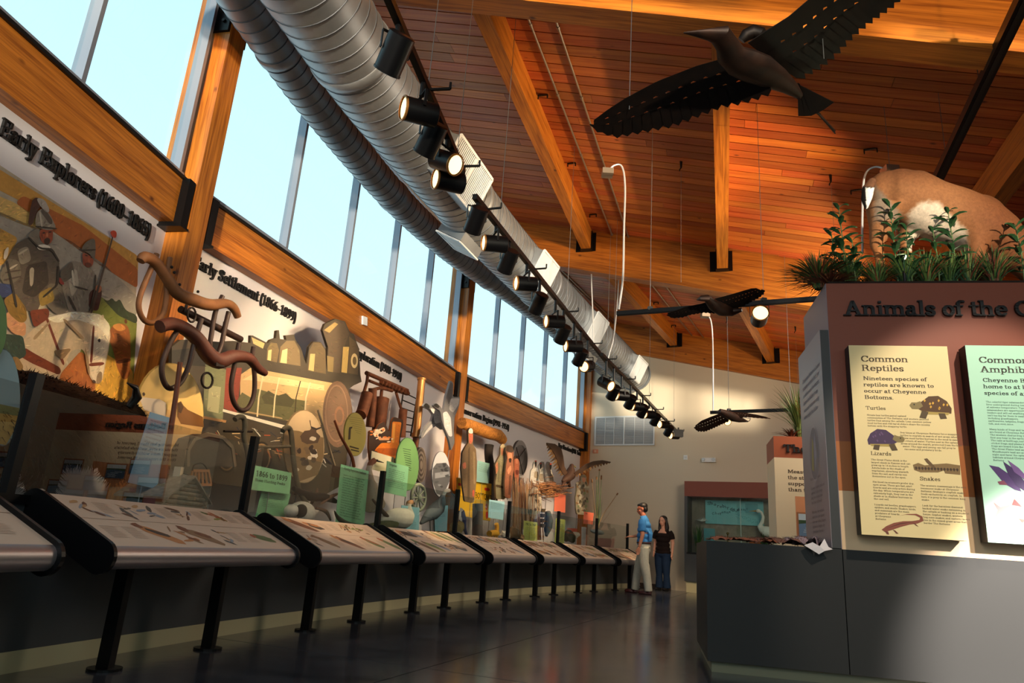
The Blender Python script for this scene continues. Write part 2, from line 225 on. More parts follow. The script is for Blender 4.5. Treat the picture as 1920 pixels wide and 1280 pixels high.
# ================================================================ slab-serif lettering drawn with a broad pen
def _A(cx, cy, rx, ry, a0, a1, n=9):
    return [(cx+rx*math.cos(R_(a0+(a1-a0)*k/n)), cy+ry*math.sin(R_(a0+(a1-a0)*k/n))) for k in range(n+1)]
def _st(x, y0, y1, b=3, t=3):   # stem with serifs; b/t bit1 = left, bit2 = right
    P = [[(x, y0+.3), (x, y1-.3)]]
    if b: P.append([(x-(.8 if b & 1 else 0), y0+.24), (x+(.8 if b & 2 else 0), y0+.24)])
    if t: P.append([(x-(.8 if t & 1 else 0), y1-.24), (x+(.8 if t & 2 else 0), y1-.24)])
    return P
CAPH = 7.2
G = {
 ' ': (2.8, []), '.': (1.9, [[(.95, .45), (.96, .45)], [(.95, .75), (.96, .75)]]), ',': (1.9, [[(.95, .7), (1.0, .3), (.6, -.9)]]),
 "'": (1.8, [[(.9, 7), (.8, 5.4)]]), '-': (3.6, [[(.9, 2.6), (2.7, 2.6)]]), '–': (5, [[(.5, 2.6), (4.5, 2.6)]]),
 '(': (3, [_A(3.2, 2.8, 2.3, 4.8, 115, 245)]), ')': (3, [_A(-.2, 2.8, 2.3, 4.8, 65, -65)]), ';': (1.9, [[(.95, .7), (1.0, .3), (.6, -.9)], [(.95, 3.6), (.96, 3.6)]]),
 '%': (7, [_A(1.8, 5.4, 1, 1.3, 0, 360), _A(5.2, 1.6, 1, 1.3, 0, 360), [(5.4, 7), (1.5, 0)]]),
 'a': (5.7, [_A(2.4, 3.5, 1.25, 1.25, 165, 10)+[(3.7, .9), (4.2, .26), (5.1, .3)], [(3.7, 2.9)]+_A(2.1, 1.5, 1.25, 1.25, 70, 290)+[(3.7, 1.2)]]),
 'b': (6.2, _st(1.3, .2, 7.4, 0, 1)+[_A(3.2, 2.5, 1.9, 2.25, 150, -150, 11)]),
 'c': (5.3, [_A(3.0, 2.5, 1.95, 2.25, 45, 320), [(4.2, 3.7), (4.2, 3.9)]]),
 'd': (6.4, _st(4.6, 0, 7.4, 2, 1)+[_A(2.7, 2.5, 1.9, 2.25, 30, 330, 11)]),
 'e': (5.5, [_A(2.8, 2.5, 1.95, 2.25, 0, 320), [(1, 2.6), (4.7, 2.6)]]),
 'f': (4.0, _st(1.6, 0, 5.9, 3, 0)+[[(1.6, 5.6)]+_A(3.0, 5.7, 1.4, 1.45, 170, 50, 5), [(.5, 4.76), (3.1, 4.76)]]),
 'g': (5.6, [_A(2.4, 3.3, 1.45, 1.45, 0, 360), [(3.6, 4.5), (4.8, 4.8)], [(1.4, 2.2), (1, 1.2), (1.4, .6), (3.4, .4)]+_A(2.5, -.9, 1.9, 1.15, 50, -200, 7)]),
 'h': (6.8, _st(1.4, 0, 7.4, 3, 1)+_st(5.0, 0, 3.4, 3, 0)+[_A(3.2, 3.2, 1.8, 1.55, 150, 0, 6)]),
 'i': (3.2, _st(1.6, 0, 5, 3, 1)+[[(1.5, 6.5), (1.51, 6.8)]]),
 'j': (3.2, [[(1.8, 4.7), (1.8, -.8), (1.2, -1.9), (.2, -1.9)], [(1, 4.76), (1.8, 4.76)], [(1.7, 6.5), (1.71, 6.8)]]),
 'k': (6.6, _st(1.4, 0, 7.4, 3, 1)+[[(1.6, 1.9), (4.6, 4.8)], [(2.9, 3.0), (4.9, .3)], [(3.9, .24), (6, .24)], [(3.6, 4.76), (5.4, 4.76)]]),
 'l': (3.2, _st(1.6, 0, 7.4, 3, 1)),
 'm': (10, _st(1.4, 0, 5, 3, 1)+_st(4.9, 0, 3.4, 3, 0)+_st(8.4, 0, 3.4, 3, 0)+[_A(3.15, 3.2, 1.75, 1.55, 150, 0, 6), _A(6.65, 3.2, 1.75, 1.55, 150, 0, 6)]),
 'n': (6.8, _st(1.4, 0, 5, 3, 1)+_st(5.0, 0, 3.4, 3, 0)+[_A(3.2, 3.2, 1.8, 1.55, 150, 0, 6)]),
 'o': (5.8, [_A(2.9, 2.5, 2.0, 2.25, 0, 360, 12)]),
 'p': (6.3, _st(1.4, -2.2, 5, 3, 1)+[_A(3.3, 2.5, 1.9, 2.25, 150, -150, 11)]),
 'q': (6.3, _st(4.6, -2.2, 5, 3, 0)+[_A(2.7, 2.5, 1.9, 2.25, 30, 330, 11)]),
 'r': (5.0, _st(1.4, 0, 5, 3, 1)+[_A(3.4, 3.2, 1.9, 1.55, 150, 60, 4), [(4.3, 4.3), (4.31, 4.0)]]),
 's': (4.9, [[(4.0, 3.7)]+_A(2.4, 3.6, 1.4, 1.15, 20, 230, 6)+[(2.5, 2.5)]+_A(2.5, 1.35, 1.45, 1.1, 60, -160, 6)+[(.9, 1.4)]]),
 't': (4.0, [[(1.6, 6.4), (1.6, 1.2)]+_A(2.6, 1.2, 1.0, .95, 200, 320, 4), [(.4, 4.76), (3.3, 4.76)]]),
 'u': (6.8, [[(1.4, 4.8), (1.4, 1.8)]+_A(3.1, 1.8, 1.7, 1.5, 190, 340, 6)]+_st(4.9, 0, 5, 2, 1)+[[(.6, 4.76), (1.4, 4.76)]]),
 'v': (6.2, [[(1.2, 4.7), (3.0, .3)], [(3.0, .3), (4.9, 4.7)], [(.3, 4.76), (2.2, 4.76)], [(4, 4.76), (5.8, 4.76)]]),
 'w': (8.8, [[(1.2, 4.7), (2.7, .3), (4.4, 4.3), (6.0, .3), (7.6, 4.7)], [(.3, 4.76), (2.2, 4.76)], [(6.6, 4.76), (8.5, 4.76)]]),
 'x': (6.2, [[(1.2, 4.7), (4.9, .3)], [(1.3, .3), (4.8, 4.7)], [(.4, 4.76), (2.1, 4.76)], [(4, 4.76), (5.7, 4.76)], [(.4, .24), (2.1, .24)], [(4, .24), (5.8, .24)]]),
 'y': (6.2, [[(1.2, 4.7), (3.1, .5)], [(4.9, 4.7), (2.6, -1.4), (1.6, -1.9), (.8, -1.7)], [(.3, 4.76), (2.2, 4.76)], [(4, 4.76), (5.8, 4.76)]]),
 'z': (5.4, [[(4.3, 4.7), (1.0, .3)], [(.8, 4.76), (4.4, 4.76)], [(.8, .24), (4.6, .24)]]),
 'A': (8.6, [[(4.1, 7), (1.5, .3)], [(4.2, 7), (6.9, .3)], [(2.4, 2.4), (6, 2.4)], [(.4, .24), (2.6, .24)], [(5.8, .24), (8.2, .24)]]),
 'B': (7.8, _st(2.0, 0, 7.2, 1, 1)+[[(2, 6.96), (4.4, 6.96)]+_A(4.4, 5.4, 1.7, 1.55, 80, -80, 6)+[(2, 3.8)], [(4.4, 3.8)]+_A(4.6, 2.05, 2.0, 1.8, 80, -80, 6)+[(2, .24)]]),
 'C': (7.8, [_A(4.4, 3.6, 3.2, 3.35, 40, 325, 12), [(6.9, 4.9), (6.9, 6.7)]]),
 'D': (8.4, _st(2.0, 0, 7.2, 1, 1)+[[(2, 6.96), (4, 6.96)]+_A(4, 3.6, 3.2, 3.36, 80, -80, 9)+[(2, .24)]]),
 'E': (7.6, _st(2.0, 0, 7.2, 1, 1)+[[(2, 6.96), (6.4, 6.96)], [(6.6, 6.9), (6.6, 5.2)], [(2, 3.7), (5, 3.7)], [(2, .24), (6.6, .24)], [(6.8, .3), (6.8, 2.0)], [(4.9, 4.5), (4.9, 2.9)]]),
 'F': (7.2, _st(2.0, 0, 7.2, 3, 1)+[[(2, 6.96), (6.4, 6.96)], [(6.5, 6.9), (6.5, 5.2)], [(2, 3.7), (4.8, 3.7)], [(4.9, 4.5), (4.9, 2.9)]]),
 'G': (8.4, [_A(4.4, 3.6, 3.2, 3.35, 40, 335, 12), [(6.9, 4.9), (6.9, 6.7)], [(7, 2.8), (7, .5)], [(5.4, 3), (8, 3)]]),
 'H': (9.0, _st(2.0, 0, 7.2)+_st(7.0, 0, 7.2)+[[(2, 3.7), (7, 3.7)]]),
 'I': (4.2, _st(2.1, 0, 7.2)), 'J': (6, [[(4.2, 6.9), (4.2, 1.6)]+_A(2.7, 1.7, 1.5, 1.45, 0, -160, 6), [(3.2, 6.96), (5.6, 6.96)]]),
 'K': (8.8, _st(2.0, 0, 7.2)+[[(2.2, 2.8), (6.4, 6.9)], [(3.8, 4.2), (7, .3)], [(5.2, 6.96), (7.6, 6.96)], [(5.8, .24), (8.4, .24)]]),
 'L': (7.2, _st(2.0, 0, 7.2, 1, 3)+[[(2, .24), (6.2, .24)], [(6.4, .3), (6.4, 2.2)]]),
 'M': (10.4, _st(1.8, 0, 7.2, 3, 1)+_st(8.6, 0, 7.2, 3, 2)+[[(2.2, 6.9), (5.2, 1)], [(5.2, 1), (8.2, 6.9)]]),
 'N': (9.2, _st(1.8, 0, 7.2, 3, 1)+_st(7.4, 0, 7.2, 0, 3)+[[(2.1, 6.9), (7.2, .4)]]),
 'O': (8.2, [_A(4.1, 3.6, 3.2, 3.35, 0, 360, 14)]), 'P': (7.4, _st(2.0, 0, 7.2, 3, 1)+[[(2, 6.96), (4.4, 6.96)]+_A(4.4, 5.1, 2.1, 1.86, 80, -80, 7)+[(2, 3.24)]]),
 'R': (8.6, _st(2.0, 0, 7.2, 3, 1)+[[(2, 6.96), (4.4, 6.96)]+_A(4.4, 5.3, 1.9, 1.66, 80, -80, 7)+[(2, 3.6)], [(4.4, 3.6), (6, 2.6), (6.4, .8), (7.6, .3)]]),
 'S': (6.8, [[(5.9, 6.6), (5.9, 5.2)], [(5.8, 5.4)]+_A(3.4, 5.3, 2.2, 1.65, 20, 220, 8)+[(3.6, 3.7)]+_A(3.5, 1.95, 2.3, 1.7, 60, -160, 8), [(1.1, .5), (1.1, 2.1)]]),
 'T': (7.8, _st(3.9, 0, 7.2, 3, 0)+[[(.9, 6.96), (6.9, 6.96)], [(.8, 6.9), (.8, 5.2)], [(7, 6.9), (7, 5.2)]]),
 'U': (8.8, [[(1.9, 6.9), (1.9, 2.6)]+_A(4.4, 2.6, 2.5, 2.35, 180, 360, 8)+[(6.9, 6.9)], [(.8, 6.96), (3, 6.96)], [(5.8, 6.96), (8, 6.96)]]),
 'W': (11.6, [[(1.6, 6.9), (3.6, .3), (5.8, 6.6), (8, .3), (10, 6.9)], [(.5, 6.96), (2.8, 6.96)], [(8.8, 6.96), (11.1, 6.96)]]),
 'Y': (8.4, [[(1.5, 6.9), (4.2, 3.2)], [(6.9, 6.9), (4.2, 3.2)], [(.4, 6.96), (2.6, 6.96)], [(5.8, 6.96), (8, 6.96)]]+_st(4.2, 0, 3.4, 3, 0)),
 '0': (5.8, [_A(2.9, 3.6, 1.9, 3.35, 0, 360, 12)]), '1': (5.8, _st(3.0, 0, 7.2, 3, 0)+[[(3, 6.9), (1.4, 5.9)]]),
 '2': (5.8, [_A(2.8, 5.2, 1.8, 1.75, 160, -30, 7)+[(1, .5)], [(.9, .24), (4.6, .24)], [(4.8, .3), (4.8, 1.8)]]),
 '3': (5.8, [_A(2.6, 5.4, 1.8, 1.55, 150, -80, 7), _A(2.6, 2.0, 2.0, 1.75, 80, -150, 7)]),
 '4': (5.8, _st(3.9, 0, 7.2, 3, 0)+[[(3.7, 6.9), (.8, 2.1)], [(.8, 2.0), (5.2, 2.0)]]),
 '5': (5.8, [[(4.6, 6.96), (1.5, 6.96)], [(1.3, 6.9), (1.2, 3.6)], _A(2.7, 2.3, 2.0, 2.05, 130, -150, 8)]),
 '6': (5.8, [_A(2.9, 2.2, 1.9, 2.0, 0, 360, 10), _A(4.4, 2.9, 3.4, 4.0, 95, 180, 5)]),
 '8': (5.8, [_A(2.9, 5.3, 1.6, 1.6, 0, 360, 9), _A(2.9, 1.95, 1.95, 1.75, 0, 360, 9)]), '9': (5.8, [_A(2.9, 4.9, 1.9, 2.0, 0, 360, 10), _A(1.4, 4.2, 3.4, 4.0, 0, -85, 5)]),
 '7': (5.8, [[(.9, 6.96), (4.8, 6.96)], [(4.7, 6.9), (2.4, .3)], [(.9, 6.9), (.9, 5.4)]]),
}
def _hull(a, b, hx, hy):
    (x0, y0), (x1, y1) = a, b
    if x1 < x0: x0, y0, x1, y1 = x1, y1, x0, y0
    if y1 >= y0: return [(x0-hx, y0-hy), (x0+hx, y0-hy), (x1+hx, y1-hy), (x1+hx, y1+hy), (x1-hx, y1+hy), (x0-hx, y0+hy)]
    return [(x0-hx, y0-hy), (x1-hx, y1-hy), (x1+hx, y1-hy), (x1+hx, y1+hy), (x0+hx, y0+hy), (x0-hx, y0+hy)]
def twidth(s): return sum(G.get(c, G['n'])[0] for c in s)
def text(mb, s, P, u, v, size, depth=0., bold=1., fine=1, stretch=1., track=0., rot=0.):
    """P(u,v,l): board coordinates in metres -> world; depth>0 gives raised letters; size is the cap height"""
    k = size/CAPH; x = u; kx = k*stretch; cr_, sr = math.cos(rot), math.sin(rot)
    for c in s:
        wd, pls = G.get(c, G['n'])
        for pl_ in pls:
            if fine > 1 and len(pl_) > 6: pl_ = pl_[::fine]+([pl_[-1]] if (len(pl_)-1) % fine else [])
            for a, b in zip(pl_, pl_[1:]):
                H = _hull(a, b, .62*bold, .25*bold)
                q = []
                for X, Y in H:
                    du = (x-u)+X*kx; dv = Y*k; q.append((u+du*cr_-dv*sr, v+du*sr+dv*cr_))
                if depth: w0 = P(0, 0, 0); nn = P(0, 0, 1)-w0; nn.normalize(); mb.prism([P(X, Y, 1) for X, Y in q], nn*depth)
                else: mb.poly([P(X, Y, 1) for X, Y in q])
        x += (wd+track)*kx
    return x
def text3d(parent, s, P, u, v, size, depth, m, bold=1., stretch=1.):   # every raised letter is a part of its own
    k = size/CAPH*stretch; x = u
    for c in s:
        if c != ' ': mb = MB(); text(mb, c, P, x, v, size, depth=depth, bold=bold, stretch=stretch); mb.build('letter', m, parent)
        x += G.get(c, G['n'])[0]*k
def board(p, xd, zd=(0, 0, 1), th=.0008):
    p = V(p); xd = V(xd).normalized(); zd = V(zd).normalized(); n = xd.cross(zd)      # n: towards the reader when xd runs to the reader's right
    return lambda u, v, l=1: p+xd*u+zd*v+n*(th*l)
def pboard(p, n, th=.0008):    # board whose drawing coordinates are picture pixels carried onto the real plane (p, n)
    n = V(n).normalized()
    return lambda x, y, l=1: at_plane(x, y, V(p), n)+n*(th*l)
def ell(cx, cy, rx, ry, n=24, a=0.): return [(cx+rx*math.cos(k*math.tau/n)*math.cos(a)-ry*math.sin(k*math.tau/n)*math.sin(a), cy+rx*math.cos(k*math.tau/n)*math.sin(a)+ry*math.sin(k*math.tau/n)*math.cos(a)) for k in range(n)]
def draw(mb, P, items):
    """items: list of (colour, layer, [(x,y),...])"""
    for c, l, pts in items: mb.color(c); mb.poly([P(x, y, l) for x, y in pts])
def para(mb, P, lines, u, v, size, lead, fine=3, bold=1., stretch=1.):
    for i, s in enumerate(lines): text(mb, s, P, u if not isinstance(u, list) else u[i], v-i*lead, size, fine=fine, bold=bold, stretch=stretch)
def smooth2(q, r=1.6):
    for rr_ in (r, r*.45):
        o = []
        for i in range(len(q)):
            p0, p1, p2 = q[i-1], q[i], q[(i+1) % len(q)]
            for e in (p0, p2): d = math.dist(e, p1); t = min(.3, rr_/max(d, 1e-6)); o.append((p1[0]+(e[0]-p1[0])*t, p1[1]+(e[1]-p1[1])*t))
        q = o
    return q
def _inside(x, y, q):
    r = False; j = len(q)-1
    for i in range(len(q)):
        if (q[i][1] > y) != (q[j][1] > y) and x < (q[j][0]-q[i][0])*(y-q[i][1])/(q[j][1]-q[i][1])+q[i][0]: r = not r
        j = i
    return r
def brush(items, step, L_, amp=.22, seed=1, ang=None):     # painterly strokes of slightly other tones inside each painted shape
    rr = random.Random(seed); out_ = []
    for c, l, q in items:
        out_.append((c, l, q)); xs = [a[0] for a in q]; ys = [a[1] for a in q]; A_ = (max(xs)-min(xs))*(max(ys)-min(ys)); n = min(260, int(A_/(step*step)*.6)); a0 = rr.uniform(0, 3.14) if ang is None else ang
        cc = [int(c[i:i+2], 16) for i in (0, 2, 4)]
        for _ in range(n):
            x = rr.uniform(min(xs), max(xs)); y = rr.uniform(min(ys), max(ys)); a = a0+rr.gauss(0, .5); ll = L_*rr.uniform(.4, 1.2); w_ = ll*rr.uniform(.14, .3); dx, dy = math.cos(a)*ll/2, math.sin(a)*ll/2; nx, ny = -math.sin(a)*w_/2, math.cos(a)*w_/2
            k = [(x-dx, y-dy), (x+nx, y+ny), (x+dx, y+dy), (x-nx, y-ny)]
            if all(_inside(u, v, q) for u, v in k):
                f_ = 1+rr.uniform(-amp, amp); h_ = ''.join('%02x' % max(0, min(255, int(v*f_+rr.uniform(-6, 6)))) for v in cc); out_.append((h_, l+.25+rr.random()*.4, k))
    return out_
# fused organic bodies: overlapping tubes and balls melted into one continuous skin, coloured by position
def fuse(mb, name, voxel, m, parent=None, colfn=None, smooth_it=6, adapt=0, loc=None, **kw):
    me = bpy.data.meshes.new(name+'_src'); me.from_pydata([tuple(p) for p in mb.v], [], mb.f); o = bpy.data.objects.new(name+'_src', me); COL.objects.link(o)
    r = o.modifiers.new('r', 'REMESH'); r.mode = 'VOXEL'; r.voxel_size = voxel; r.use_smooth_shade = True
    if smooth_it: s_ = o.modifiers.new('s', 'SMOOTH'); s_.iterations = smooth_it; s_.factor = .5
    dg = bpy.context.evaluated_depsgraph_get(); dg.update(); ev = o.evaluated_get(dg); em = ev.to_mesh()
    vs = [v_.co.copy() for v_ in em.vertices]; fs = [tuple(p.vertices) for p in em.polygons]; ev.to_mesh_clear(); bpy.data.objects.remove(o); bpy.data.meshes.remove(me)
    loc = V(loc) if loc is not None else (ORG[parent] if parent else sum(vs, V((0, 0, 0)))/len(vs))
    me = bpy.data.meshes.new(name); me.from_pydata([tuple(v_-loc) for v_ in vs], [], fs); me.update()
    ca = me.color_attributes.new('Col', 'FLOAT_COLOR', 'POINT'); dat = []
    for v_ in vs:
        c = lin(colfn(v_)) if colfn else (.5, .5, .5)
        dat += [c[0], c[1], c[2], 1]
    ca.data.foreach_set('color', dat); me.polygons.foreach_set('use_smooth', [True]*len(me.polygons)); me.materials.append(m)
    ob = bpy.data.objects.new(name, me); COL.objects.link(ob)
    if parent: ob.parent = parent; ob.matrix_local = WM[parent].inverted()@Matrix.Translation(loc)
    else: ob.location = loc
    ORG[ob] = loc.copy(); WM[ob] = Matrix.Translation(loc); return meta(ob, **kw)
# ================================================================ STRUCTURE
C = [V((-3.99, -.72, 0)), V((-3.06, 5.95, 0)), V((-.94, 12.7, 0)), V((2.17, 18.57, 0))]     # timber columns at the window wall
RD = [azd(98), azd(103.5), azd(112.8), azd(120)]                                              # directions of the roof girders
GZ = lambda s: 6.17-.25*s                                                                     # underside of a girder
DZ = lambda s: 6.94-.25*s                                                                     # underside of the deck
beam_w = wood('glulam_timber', '85450e', 'c27626', '55270a', rough=.4)
deck_w = wood('cedar_planks', 'a2481a', 'bf692b', '5a2408', vary=.3, rough=.5, gs=.8)
wallp = mat('wall_paint', 'dedbe0', .6)
wallb = mat('beige_wall_paint', 'cdbfa8', .6)
frame_m = mat('grey_window_frame', '8d93a0', .35, .4)
black = mat('black_steel', '0b0b0c', .45, .3)
blackp = mat('black_powder_coat', '08080a', .36, Specular_IOR_Level=.25)
dgrey = mat('dark_grey_laminate', '3d4145', .42)
cream = mat('cream_kick_board', 'b3ab88', .5)
prn = attr_mat('printed_surface', .55)
def floor_mat():
    m = bpy.data.materials.new('polished_concrete'); m.use_nodes = True; t = m.node_tree; N = t.nodes.new; L = t.links.new; b = t.nodes['Principled BSDF']
    tc = N('ShaderNodeTexCoord'); n = N('ShaderNodeTexNoise'); n.inputs['Scale'].default_value = 1.1; n.inputs['Detail'].default_value = 9; n.inputs['Roughness'].default_value = .72; n.inputs['Distortion'].default_value = .5
    L(tc.outputs['Object'], n.inputs['Vector']); r = N('ShaderNodeValToRGB'); e = r.color_ramp.elements; e[0].position = .36; e[1].position = .66
    e[0].color = (*lin('26282f'), 1); e[1].color = (*lin('4a4c54'), 1); L(n.outputs[0], r.inputs[0]); L(r.outputs[0], b.inputs['Base Color'])
    rr = N('ShaderNodeMapRange'); rr.inputs['To Min'].default_value = .09; rr.inputs['To Max'].default_value = .24; L(n.outputs[0], rr.inputs['Value']); L(rr.outputs[0], b.inputs['Roughness'])
    b.inputs['Specular IOR Level'].default_value = .9
    n2 = N('ShaderNodeTexNoise'); n2.inputs['Scale'].default_value = 9; n2.inputs['Detail'].default_value = 3; L(tc.outputs['Object'], n2.inputs['Vector'])
    bp = N('ShaderNodeBump'); bp.inputs['Strength'].default_value = .035; bp.inputs['Distance'].default_value = .02; L(n2.outputs[0], bp.inputs['Height']); L(bp.outputs[0], b.inputs['Normal'])
    MATS['polished_concrete'] = m; return m
floor_mat()
# floor slabs with sawn joints: slabs follow radial lines of the building
fl = MB(); fl.hexa([(-6, -7, -.02), (13, -7, -.02), (13, 22, -.02), (-6, 22, -.02)], (0, 0, -.15))
FLOOR = fl.build('floor', mat('joint_filler', '17181a', .7), loc=V((0, 0, 0)), kind='structure')
def slab(q):
    c = sum((V(p) for p in q), V((0, 0, 0)))/4
    q2 = [c+(V(p)-c)*(1-.006/max(.5, (V(p)-c).length)) for p in q]
    MB().hexa([(p[0], p[1], -.02) for p in q2], (0, 0, .02)).build('floor_slab', MATS['polished_concrete'], FLOOR)
jl = [at_z(700, 1280), at_z(850, 1237)]; jd = (jl[1]-jl[0]).normalized(); jn = V((jd.y, -jd.x, 0))
O = jl[0]
for i in range(-3, 4):
    for j in range(-4, 7):
        p = O+jn*(3.3*i)+jd*(3.3*j+.6); slab([p, p+jn*3.3, p+jn*3.3+jd*3.3, p+jd*3.3])
# window wall, bay by bay
def bay_pt(k, t, d=0., z=0.):    # t metres along the chord from column k, d metres inward (+) / outward (-)
    a, b = C[k], C[k+1]; e = (b-a).normalized(); n = V((e.y, -e.x, 0)); return a+e*t+n*d+V((0, 0, z))
SILL = 3.75
for k in range(3):
    Lb = (C[k+1]-C[k]).length; e = (C[k+1]-C[k]).normalized(); n = V((e.y, -e.x, 0))
    MB().hexa([bay_pt(k, -.1, -.12, 0), bay_pt(k, Lb+.1, -.12, 0), bay_pt(k, Lb+.1, -.12, SILL-.02), bay_pt(k, -.1, -.12, SILL-.02)], -n*.2).build('wall_left', wallp, kind='structure')
    # wood beam and its hangers
    b = thing('timber_beam', bay_pt(k, 0, 0, 3.3), ['near', 'second', 'far'][k]+' horizontal timber beam under the clerestory windows, '+['above the knights mural', 'above the locomotive', 'above the reed nest'][k], 'beam', 'wall beams')
    fr = frame(bay_pt(k, Lb/2, -.06, 3.525), e)
    MB().box((0, 0, 0), (Lb-.3, .16, .44), fr).build('beam', beam_w, b, fr=fr)
    for t in (.19, Lb-.19):
        f2 = frame(bay_pt(k, t, -.03, 3.5), e)
        MB().box((0, 0, 0), (.09, .25, .46), f2).box((0, 0, -.235), (.12, .28, .02), f2).build('hanger_bracket', blackp, b)
    # window
    w0 = thing('window_%d' % (k+1), bay_pt(k, 0, -.1, SILL), None, None); w0['kind'] = 'structure'
    d = -.1; zt = 6.15
    mb = MB(); mb.bar(bay_pt(k, .15, d, SILL+.04), bay_pt(k, Lb-.15, d, SILL+.04), .12, .09); mb.bar(bay_pt(k, .15, d, zt), bay_pt(k, Lb-.15, d, zt), .12, .09)
    mb.build('window_frame', frame_m, w0)
    MB().bar(bay_pt(k, .15, .0, SILL-.015), bay_pt(k, Lb-.15, .0, SILL-.015), .09, .03).build('sill_gasket', black, w0)
    t0, t1 = .2, Lb-.2
    for i in range(6):
        t = t0+(t1-t0)*i/5
        MB().bar(bay_pt(k, t, d, SILL+.085), bay_pt(k, t, d, zt-.045), .11, .042, up=e).build('mullion', frame_m, w0)
        MB().bar(bay_pt(k, t+.030, d-.02, SILL+.085), bay_pt(k, t+.030, d-.02, zt-.045), .07, .018, up=e).build('gasket', black, w0)
    for i in range(5):
        ta = t0+(t1-t0)*i/5+.04; tb = t0+(t1-t0)*(i+1)/5-.03
        MB().hexa([bay_pt(k, ta, d-.01, SILL+.08), bay_pt(k, tb, d-.01, SILL+.08), bay_pt(k, tb, d-.01, zt-.04), bay_pt(k, ta, d-.01, zt-.04)], -n*.006).build('window_pane', glass_mat('window_glass', (.95, .99, 1), .08), w0)
    MB().hexa([bay_pt(k, -.1, -.12, 6.19), bay_pt(k, Lb+.1, -.12, 6.19), bay_pt(k, Lb+.1, -.12, 7.1), bay_pt(k, -.1, -.12, 7.1)], -n*.2).build('wall_left', wallp, kind='structure')
# columns
for k in range(4):
    az = [9, 12.5, 22.8, 28][k]; e = azd(az); f2 = frame(C[k]+V((0, 0, 3.1))+V((e.y, -e.x, 0))*-.09, (0, 0, 1), up=e)
    o = thing('timber_column', C[k], ['nearest timber column, behind the camera', 'tall timber column between the near and second window bays', 'timber column between the second and far window bays', 'timber column in the corner by the far beige wall'][k], 'column', 'timber columns')
    MB().box((0, 0, 0), (6.2, .40, .24), f2).build('post', beam_w, o, fr=f2)
    for s in (-1, 1):
        f3 = frame(C[k]+V((e.y, -e.x, 0))*-.03+e*(s*.135)+V((0, 0, 5.72)), (0, 0, 1), up=e)
        mb = MB().box((0, 0, 0), (.62, .26, .03), f3)
        pl8 = mb.build('plate', blackp, o)
        mb = MB()
        for i in (-.2, 0, .2):
            for j in (-.07, .07): MB().tube([f3@V((i, j, .0)), f3@V((i, j, .035*s))], .018, 8).build('bolt', black, pl8)

# girders, purlins, deck
def gp(k, s, z=0., t=0.): return C[k]+RD[k]*s+V((0, 0, z))+V((-RD[k].y, RD[k].x, 0))*t
SMAX = 10.5
for k in range(4):
    a = gp(k, -.5, (GZ(-.5)+DZ(-.5))/2); b = gp(k, SMAX, (GZ(SMAX)+DZ(SMAX))/2)
    f2 = frame((a+b)/2, b-a)
    g = thing('roof_girder', gp(k, 0, GZ(0)), ['sloping timber roof girder behind the camera', 'nearest sloping timber girder across the top of the ceiling', 'middle sloping timber girder across the ceiling', 'far sloping timber girder along the top of the beige wall'][k], 'beam', 'roof girders')
    MB().box((0, 0, 0), ((b-a).length, .24, .77*.97), f2).build('girder', beam_w, g, fr=f2)
def bp(k, u, s, z): return gp(k, s)*(1-u)+gp(k+1, s)*u+V((0, 0, z))
for k in range(3):
    for j, s in enumerate((.0, 2.4, 4.75, 7.6, 9.9)):
        if j == 0 : continue
        zb = GZ(s)+.37; a = bp(k, 0, s, zb+.2); b = bp(k, 1, s, zb+.2); e = (b-a).normalized(); a += e*.13; b -= e*.13
        f2 = frame((a+b)/2, b-a)
        pos = ['', 'first', 'second', 'third', 'fourth'][j]
        g = thing('roof_purlin', a, pos+' timber purlin from the windows, in the '+['near', 'middle', 'far'][k]+' roof bay', 'beam', 'roof purlins')
        MB().box((0, 0, 0), ((b-a).length, .17, .40), f2).build('purlin', beam_w, g, fr=f2)
        for q, sg in ((a, 1), (b, -1)):
            f3 = frame(q+e*(.05*sg), e); mb = MB()
            mb.box((0, .1, -.03), (.1, .012, .36), f3).box((0, -.1, -.03), (.1, .012, .36), f3).box((0, 0, -.207), (.12, .21, .012), f3).box((-.05*sg, .15, -.03), (.012, .1, .36), f3).box((-.05*sg, -.15, -.03), (.012, .1, .36), f3)
            mb.build('hanger_bracket', blackp, g)
roof = MB()
for k in range(3): roof.hexa([bp(k, 0, -1.2, DZ(-1.2)+.045), bp(k, 1, -1.2, DZ(-1.2)+.045), bp(k, 1, SMAX, DZ(SMAX)+.045), bp(k, 0, SMAX, DZ(SMAX)+.045)], (0, 0, .12))
CEIL = roof.build('ceiling', mat('roof_backing', '2a1509', .8), kind='structure')
def plank(mb, k, u0, u1, s0, s1):
    mb.hexa([bp(k, u0, s0, DZ(s0)), bp(k, u1, s0, DZ(s0)), bp(k, u1, s1, DZ(s1)), bp(k, u0, s1, DZ(s1))], (0, 0, .04))
for k in (1, 0, 2):
    nrow = 37; allm = MB()
    for r in range(nrow):
        u0 = r/nrow+.0011; u1 = (r+1)/nrow-.0011
        s = -1.1-random.random()*3
        while s < SMAX:
            L_ = random.choice((3.0, 3.6, 4.2, 4.9)); a, b = max(s, -1.1), min(s+L_, SMAX)-.004; s += L_
            if b-a < .05: continue
            if k == 1:
                mb = MB(); plank(mb, k, u0, u1, a, b); c = bp(k, (u0+u1)/2, (a+b)/2, DZ((a+b)/2)); ee = bp(k, .5, b, DZ(b))-bp(k, .5, a, DZ(a))
                mb.build('plank', deck_w, CEIL, fr=frame(c, ee))
            else: plank(allm, k, u0, u1, a, b)
    if k != 1:
        c = bp(k, .5, 4, DZ(4)); allm.build('planks', deck_w, CEIL, fr=frame(c, bp(k, .5, 5, DZ(5))-bp(k, .5, 4, DZ(4))), kind='stuff')
